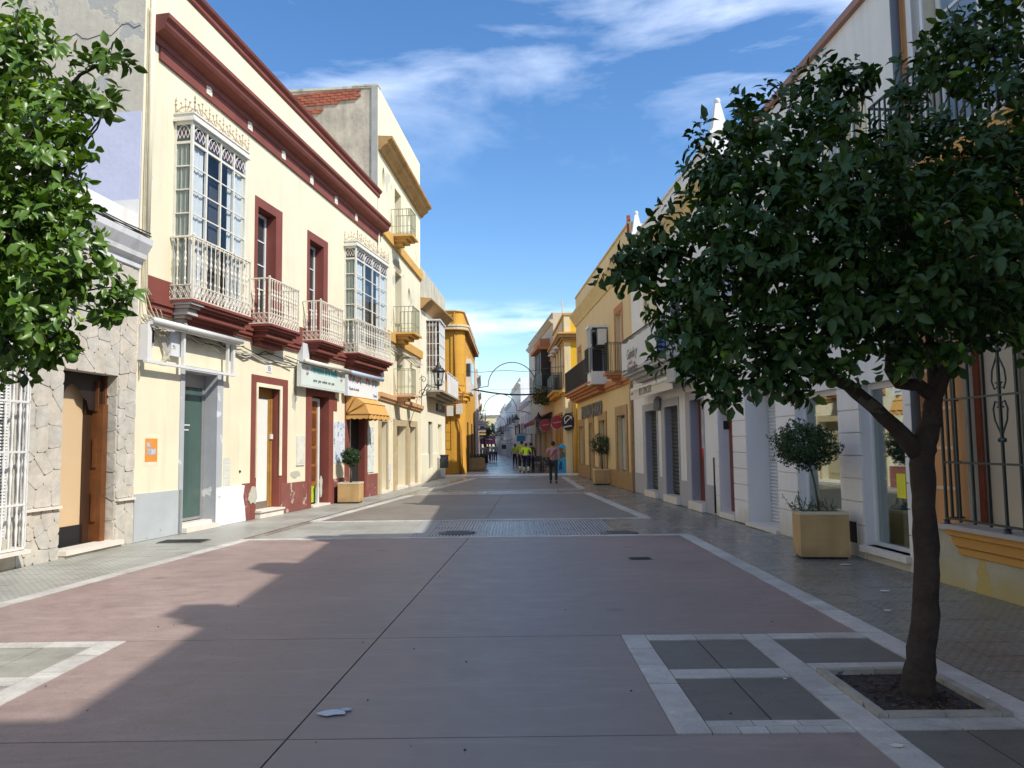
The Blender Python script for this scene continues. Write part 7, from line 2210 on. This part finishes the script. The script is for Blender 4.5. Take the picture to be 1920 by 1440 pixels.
    for S in 'LR':
        b = MB()
        an, to = jl['an' + S], jl['to' + S]
        b.tube([an + Vector((0, -.05 * k, -.02 * k)), an + Vector((0, .04 * k, -.025 * k)), to + Vector((0, .03 * k, .002))], [.045 * k, .05 * k, .035 * k], 8)
        b.build('shoe', shoe or IRONB, o)
    if bag:
        b = MB(); pts = [V(.13, -.02, 1.47), V(.06, -.155, 1.36), V(-.05, -.175, 1.2), V(-.17, -.14, 1.04), V(-.23, -.03, .95)]
        for a, c in zip(pts, pts[1:]):
            b.bar(a, c, .035 * k, .02 * k)
        bg_ = thing('shoulder_bag', 'small black bag on a strap across the back of the pink shirt', 'bag', loc, rz)
        b.build('strap', bag, bg_)
        b = MB(); b.box(-.33 * k, -.20 * k, -.14 * k, .10 * k, .72 * k, 1.0 * k); b.build('pouch', bag, bg_)
    return o


HV = plain('fluorescent_yellow', (.62, .90, .02), .6); NAVY = plain('navy_cloth', (.012, .016, .04), .85)
PINK = plain('pink_shirt', (.48, .24, .25), .85); GRT = plain('charcoal_trousers', (.035, .04, .045), .85)
CRL = plain('pale_green_gaiter', (.62, .68, .42), .7)


def at(px, py):
    p = G(px, py); return (p.x, p.y, 0)


person('man in a pink short-sleeved shirt and charcoal trousers walking away with a black shoulder bag', at(1038, 907), 0, 1.73, .13, PINK, GRT, 'short', arm=(.12, -.04), bag=IRONB, wide=1.08)
person('worker in a fluorescent yellow top with navy trousers and pale gaiters, front of the trio', at(987, 887), 0, 1.70, .14, HV, NAVY, 'short', arm=(.05, .0), vestband=True, wide=1.2, lean=.10, lowband=CRL)
person('taller worker in duller yellow-green top at the left of the trio', at(979, 886), 0, 1.83, .12, plain('olive_yellow', (.34, .50, .02), .7), NAVY, 'short', arm=(.1, .0), wide=1.1, lowband=CRL)
person('person in dark brown clothes at the right of the trio of workers', at(996, 885), 0, 1.72, .1, plain('dark_brown_cloth', (.05, .04, .03), .8), NAVY, 'long')
person('worker in a yellow-green vest and black trousers standing farther off, left of the trio', at(966, 875), .3, 1.66, .06, plain('lime_vest', (.42, .62, .05), .7), NAVY, 'short')
person('woman in a grey top and long navy skirt walking away on the left', at(909, 878), 0, 1.68, .10, plain('grey_top', (.22, .24, .28), .8), None, 'long', skirt=NAVY, wide=.95)
for px, py, cl_, lab, lg in ((922, 866, (.5, .52, .58), 'distant walker in a white top and blue jeans', (.05, .08, .16)), (929, 866, (.10, .36, .42), 'distant walker in a turquoise top', (.05, .05, .08)), (916, 864, (.03, .04, .08), 'distant walker in dark clothes between the others', (.03, .03, .05))):
    person(lab, at(px, py), 0, 1.7, .1, plain('far_shirt_%d' % px, cl_, .8), plain('far_legs_%d' % px, lg, .8), 'short')

# ================================================================== STREET OBJECTS
# sweets machine by the lemon corner
o = thing('vending_machine', 'sky-blue sweets vending machine standing by the lemon corner', 'vending machine', (2.55, 43.9, .0), 0)
BL = plain('sky_blue_enamel', (.02, .36, .68), .4)
b = MB(); b.box(0, .52, 0, .45, .02, .80); b.box(-.03, .55, -.02, .47, .0, .04); b.build('cabinet', BL, o)
b = MB(); b.box(.03, .49, .02, .43, .84, 1.42); b.build('globe_case', glass_clear('case_glass', (.8, .9, .9), .15), o)
b = MB(); b.box(-.02, .54, -.02, .47, .80, .86); b.box(-.02, .54, -.02, .47, 1.42, 1.48); b.add([(0, 0, 1.48), (.52, 0, 1.48), (.52, .45, 1.48), (0, .45, 1.48), (.26, .22, 1.68)], [(0, 1, 4), (1, 2, 4), (2, 3, 4), (3, 0, 4)]); b.build('roof', BL, o)
b = MB()
for k in range(60):
    b.ball((random.uniform(.08, .44), random.uniform(.08, .38), random.uniform(.9, 1.2)), .035, 6, 4)
b.build('capsules', mat('mixed_capsules', (.5, .4, .3), var=.6, vs=14), o)
b = MB(); b.box(.06, .24, -.03, 0, .2, .66); b.build('coin_plate', plain('navy_plate', (.02, .05, .2), .4), o)


def disc_sign(nm, lab, px, py, Y, r_, mt, oct_=False):
    d = ray(px, py); q = CAM + d * (Y / d.y)
    o = thing(nm, lab, 'sign', q)
    b = MB(); n_ = 8 if oct_ else 28; a0 = math.pi / 8 if oct_ else 0
    pl_ = [(r_ * .86 * math.cos(a0 + 2 * math.pi * k / n_), r_ * (1.25 if oct_ else 1) * math.sin(a0 + 2 * math.pi * k / n_)) for k in range(n_)]
    b.plate(pl_, -.09, .09); b.build('sign_board', mt, o)
    b = MB()
    if not oct_:
        for sy in (-.095,):
            b.tube([(r_ * (-.6 + .1 * k), sy, .03 * math.sin(k * 1.7) + .06 * (-.6 + .1 * k)) for k in range(13)], .012, 4)
        b.tube([(r_ * .9 * math.cos(a), -.02, r_ * 1.02 * math.sin(a)) for a in [math.pi + .25 + (math.pi - .5) * k / 10 for k in range(11)]], .03, 5)
    else:
        b.tube([(r_ * .5 * math.cos(a), -.1, .12 + r_ * .55 * math.sin(a)) for a in [k * .6 for k in range(8)]], .03, 5); b.tube([(-.2, -.1, -.1), (.2, -.1, .3)], .03, 5); b.tube([(-.25, -.1, -.3), (.2, -.1, -.22)], .04, 5)
    b.build('print', WHITEM, o)
    b = MB(); b.bar((0, 0, r_ * (1.1 if oct_ else .9)), (3.4 - q.x, 0, r_ * 1.2), .05, .05); b.build('bracket', IRONB, o)
    return o


RDS = plain('crimson_enamel', (.30, .012, .02), .35)
disc_sign('round_sign', 'round crimson bar sign farther along, left of the other red disc', 1022, 797, 49.0, .40, RDS)
disc_sign('round_sign', 'round crimson bar sign hanging next to the black octagonal sign', 1044, 792, 45.8, .40, RDS)
disc_sign('octagonal_sign', 'black octagonal hanging sign with white emblem by the lemon corner', 1065, 791, 43.4, .42, plain('sign_black', (.012, .012, .013), .4), True)
# terrace tables and chairs outside the bar


def chair_table():
    t_ = thing('cafe_table', 'dark metal terrace table outside the bar', 'table', (0, 0, 0), 0, 'terrace tables')
    b = MB(); b.box(-.35, .35, -.35, .35, .72, .75); b.build('tabletop', IRONB, t_)
    for sx in (-.3, .3):
        for sy in (-.3, .3):
            b = MB(); b.bar((sx, sy, 0), (sx, sy, .72), .03, .03); b.build('leg', IRONB, t_)
    c_ = thing('cafe_chair', 'dark metal terrace chair outside the bar', 'chair', (0, 0, 0), 0, 'terrace chairs')
    b = MB(); b.box(-.21, .21, -.21, .21, .43, .46); b.build('seat', IRONB, c_)
    b = MB(); b.box(-.21, .21, .19, .22, .62, .88); b.build('backrest', IRONB, c_)
    for sx in (-.19, .19):
        b = MB(); b.bar((sx, -.19, 0), (sx, -.19, .43), .025, .025); b.build('leg', IRONB, c_)
        b = MB(); b.bar((sx, .20, 0), (sx, .205, .88), .025, .025); b.build('leg', IRONB, c_)
        b = MB(); b.bar((sx, -.19, .64), (sx, .2, .64), .025, .025); b.build('arm', IRONB, c_)
    return t_, c_


T_, C_ = chair_table()
spots = [(1.45, 47.0), (2.0, 46.6), (1.7, 50.5), (1.2, 54.5)]
for k, (x, y) in enumerate(spots):
    t_ = T_ if k == 0 else copy_tree(T_)
    t_.location = (x, y, 0)
    if k:
        t_['label'] = ['', 'dark terrace table nearest the blue vending machine', 'dark terrace table in the second row', 'dark terrace table farthest up the street'][k]
    tn = ['the table just right of the trio of workers', 'the table nearest the blue vending machine', 'the table in the second row', 'the table farthest up the street'][k]
    for j, (dx, dy, a) in enumerate(((-.62, 0, math.pi / 2), (.62, 0, -math.pi / 2), (0, -.6, math.pi))):
        c_ = C_ if k == 0 and j == 0 else copy_tree(C_)
        c_['label'] = 'dark terrace chair ' + ['left of ', 'right of ', 'in front of '][j] + tn
        c_.location = (x + dx, y + dy, 0); c_.rotation_euler = (0, 0, a + random.uniform(-.2, .2))
T_['label'] = 'dark terrace table just right of the trio of workers'
# wires and festive light arches
o = thing('overhead_cable', 'thin cable strung across the street at the amber corner house', 'cable', (0, 0, 0))
b = MB(); q0 = Vector((-2.75, 45.2, 6.0)); q1 = Vector((3.2, 43.8, 6.05)); b.tube([q0.lerp(q1, k / 14) + Vector((0, 0, -.05 * math.sin(k * .9) - .12 * math.sin(math.pi * k / 14))) for k in range(15)], .018, 4); b.build('cable', CABLE, o)
o = thing('overhead_cable', 'thick sagging cable bundle below the first light arch', 'cable', (0, 0, 0))
b = MB(); q0 = Vector((-2.7, 51, 5.35)); q1 = Vector((2.7, 51.5, 5.1)); b.tube([q0.lerp(q1, k / 14) + Vector((0, 0, -.25 * math.sin(math.pi * k / 14))) for k in range(15)], .055, 5); b.build('cable', CABLE, o)


def arch_(px, py, rpx, Y, lab):
    d = ray(px, py); q = CAM + d * (Y / d.y); r_ = rpx / FOC * Y
    o = thing('light_arch', lab, 'festive light arch', q, 0, 'festive light arches over the street')
    b = MB(); b.tube([(r_ * math.cos(a), 0, r_ * math.sin(a)) for a in [math.pi * k / 22 for k in range(23)]], .03, 5)
    for s_ in (-1, 1):
        b.tube([(s_ * r_, 0, 0), (s_ * (r_ * 1.25), 0, -.04)] + [(s_ * (r_ * 1.2 + r_ * .95 * math.sin(a)), 0, -r_ * .04 - r_ * .80 * (1 - math.cos(a))) for a in [math.pi / 2 * k / 9 for k in range(1, 10)]], .03, 5)
    b.build('arch_frame', mat('rusty_grey_tube', (.10, .10, .11)), o)
    b = MB()
    for k in range(30):
        a = math.pi * k / 29; b.ball((r_ * math.cos(a), -.03, r_ * math.sin(a)), .028, 4, 3)
    b.build('light_string', plain('unlit_bulb', (.3, .3, .3), .3), o)
    b = MB(); b.tube([(-r_ * 2.4, .02, -r_ * .15), (r_ * 2.6, .02, -r_ * .1)], .012, 4); b.build('stay_wire', CABLE, o)


for px, py, rr_, Y, lab in ((960, 724, 45, 48, 'largest light arch, nearest, between the amber and lemon corners'), (938, 770, 31, 68, 'second light arch up the street'), (927, 800, 22, 92, 'third light arch up the street'), (920, 816, 16, 120, 'fourth and farthest light arch')):
    arch_(px, py, rr_, Y, lab)
d = ray(913, 825); q = CAM + d * (110 / d.y)
o = thing('street_banner', 'pink banner strung across the far end of the street', 'banner', q)
b = MB(); b.box(-1.3, 1.2, -.02, .02, -.6, .55); b.build('cloth', mat('pink_banner', (.42, .10, .22), var=.2, vs=1.5), o)
b = MB(); b.box(-.4, .8, -.03, -.02, .0, .2); b.build('print', WHITEM, o)
b = MB(); b.tube([(-4, 0, .6), (4, 0, .6)], .015, 4); b.build('cable', CABLE, o)
# lanterns and hanging signs farther up on the right
for px, py, Y, s_, lab in ((1010, 800, 54, 1.1, 'dark wall lantern left of the crimson bar signs'), (968, 800, 74, 1.3, 'distant wall lantern against the bright white gabled house'), (941, 824, 100, 1.3, 'farthest wall lantern on the right side')):
    d = ray(px, py); q = CAM + d * (Y / d.y); o = thing('wall_lantern', lab, 'street lamp', (q.x, q.y, q.z), 0, 'wall lanterns')
    lantern(o, 0, 0, 0, s_)
    b = MB(); b.tube([(0, 0, -.05), (.5, 0, -.25), (1.3, 0, .0), (1.3, 0, .5)], .03, 4); b.build('bracket', IRONB, o)
for px, py, Y, w_, h, cl_, lab in ((977, 822, 66, .75, .5, (.02, .22, .42), 'small blue hanging sign past the beige house'), (945, 838, 88, .5, .5, (.03, .03, .035), 'small dark round-cornered sign far up the right side')):
    d = ray(px, py); q = CAM + d * (Y / d.y); o = thing('hanging_sign', lab, 'sign', q)
    b = MB(); b.box(-w_ / 2, w_ / 2, -.05, .05, -h / 2, h / 2); b.build('sign_board', plain('sign_%d' % px, cl_, .5), o)
    b = MB(); b.bar((-w_ / 2, 0, h / 2 + .1), (w_ / 2 + 1.0, 0, h / 2 + .1), .04, .04); b.build('bracket', IRONB, o)
# awning over the bar and greenery on the balcony
o = thing('awning', 'low red-brown awning over the bar terrace beyond the lemon corner', 'awning', (0, 0, 0))
b = MB(); b.add([(2.75, 53, 3.9), (1.55, 53, 3.25), (.9, 64, 3.25), (2.0, 64, 3.9), (1.55, 53, 3.0), (.9, 64, 3.0)], [(0, 1, 2, 3), (1, 4, 5, 2)]); b.build('awning_cover', plain('red_brown_canvas', (.16, .04, .03), .85), o, recalc=False)
o = thing('balcony_plants', 'dark potted plants crowding the low balcony above the red discs', 'plants', (2.2, 52.5, 4.6))
lv = [(Vector((random.gauss(0, .35), random.uniform(-1.2, 4), random.uniform(-.1, .9))), rdir(), rdir(), .22, .09) for _ in range(700)]
link('foliage', leaf_mesh('foliage', lv, leafmat('topiary_leaf', (.025, .055, .018), (.055, .10, .03), .2)), o, stuff=True)
# bare street trees and clutter that darken the far left
for k, (x, y, s_) in enumerate(((-3.6, 98, 1.2), (-4.2, 118, 1.2), (-4.8, 140, 1.3))):
    o = thing('street_tree', ['small dark street tree far up the left side, nearest of its row', 'second small dark tree far up the left side', 'third and farthest small dark tree on the left side'][k], 'tree', (x, y, 0), 0, 'small trees far up the left side')
    b = MB(); b.tube([(0, 0, 0), (0, 0, 2.2 * s_)], .09, 6); b.build('trunk', mat('dark_bark', (.05, .036, .028)), o)
    lv = [(Vector((0, 0, 2.8 * s_)) + rdir() * random.uniform(.3, 1.2) * s_, rdir(), rdir(), .3, .14) for _ in range(500)]
    link('foliage', leaf_mesh('foliage', lv, DK), o, stuff=True)
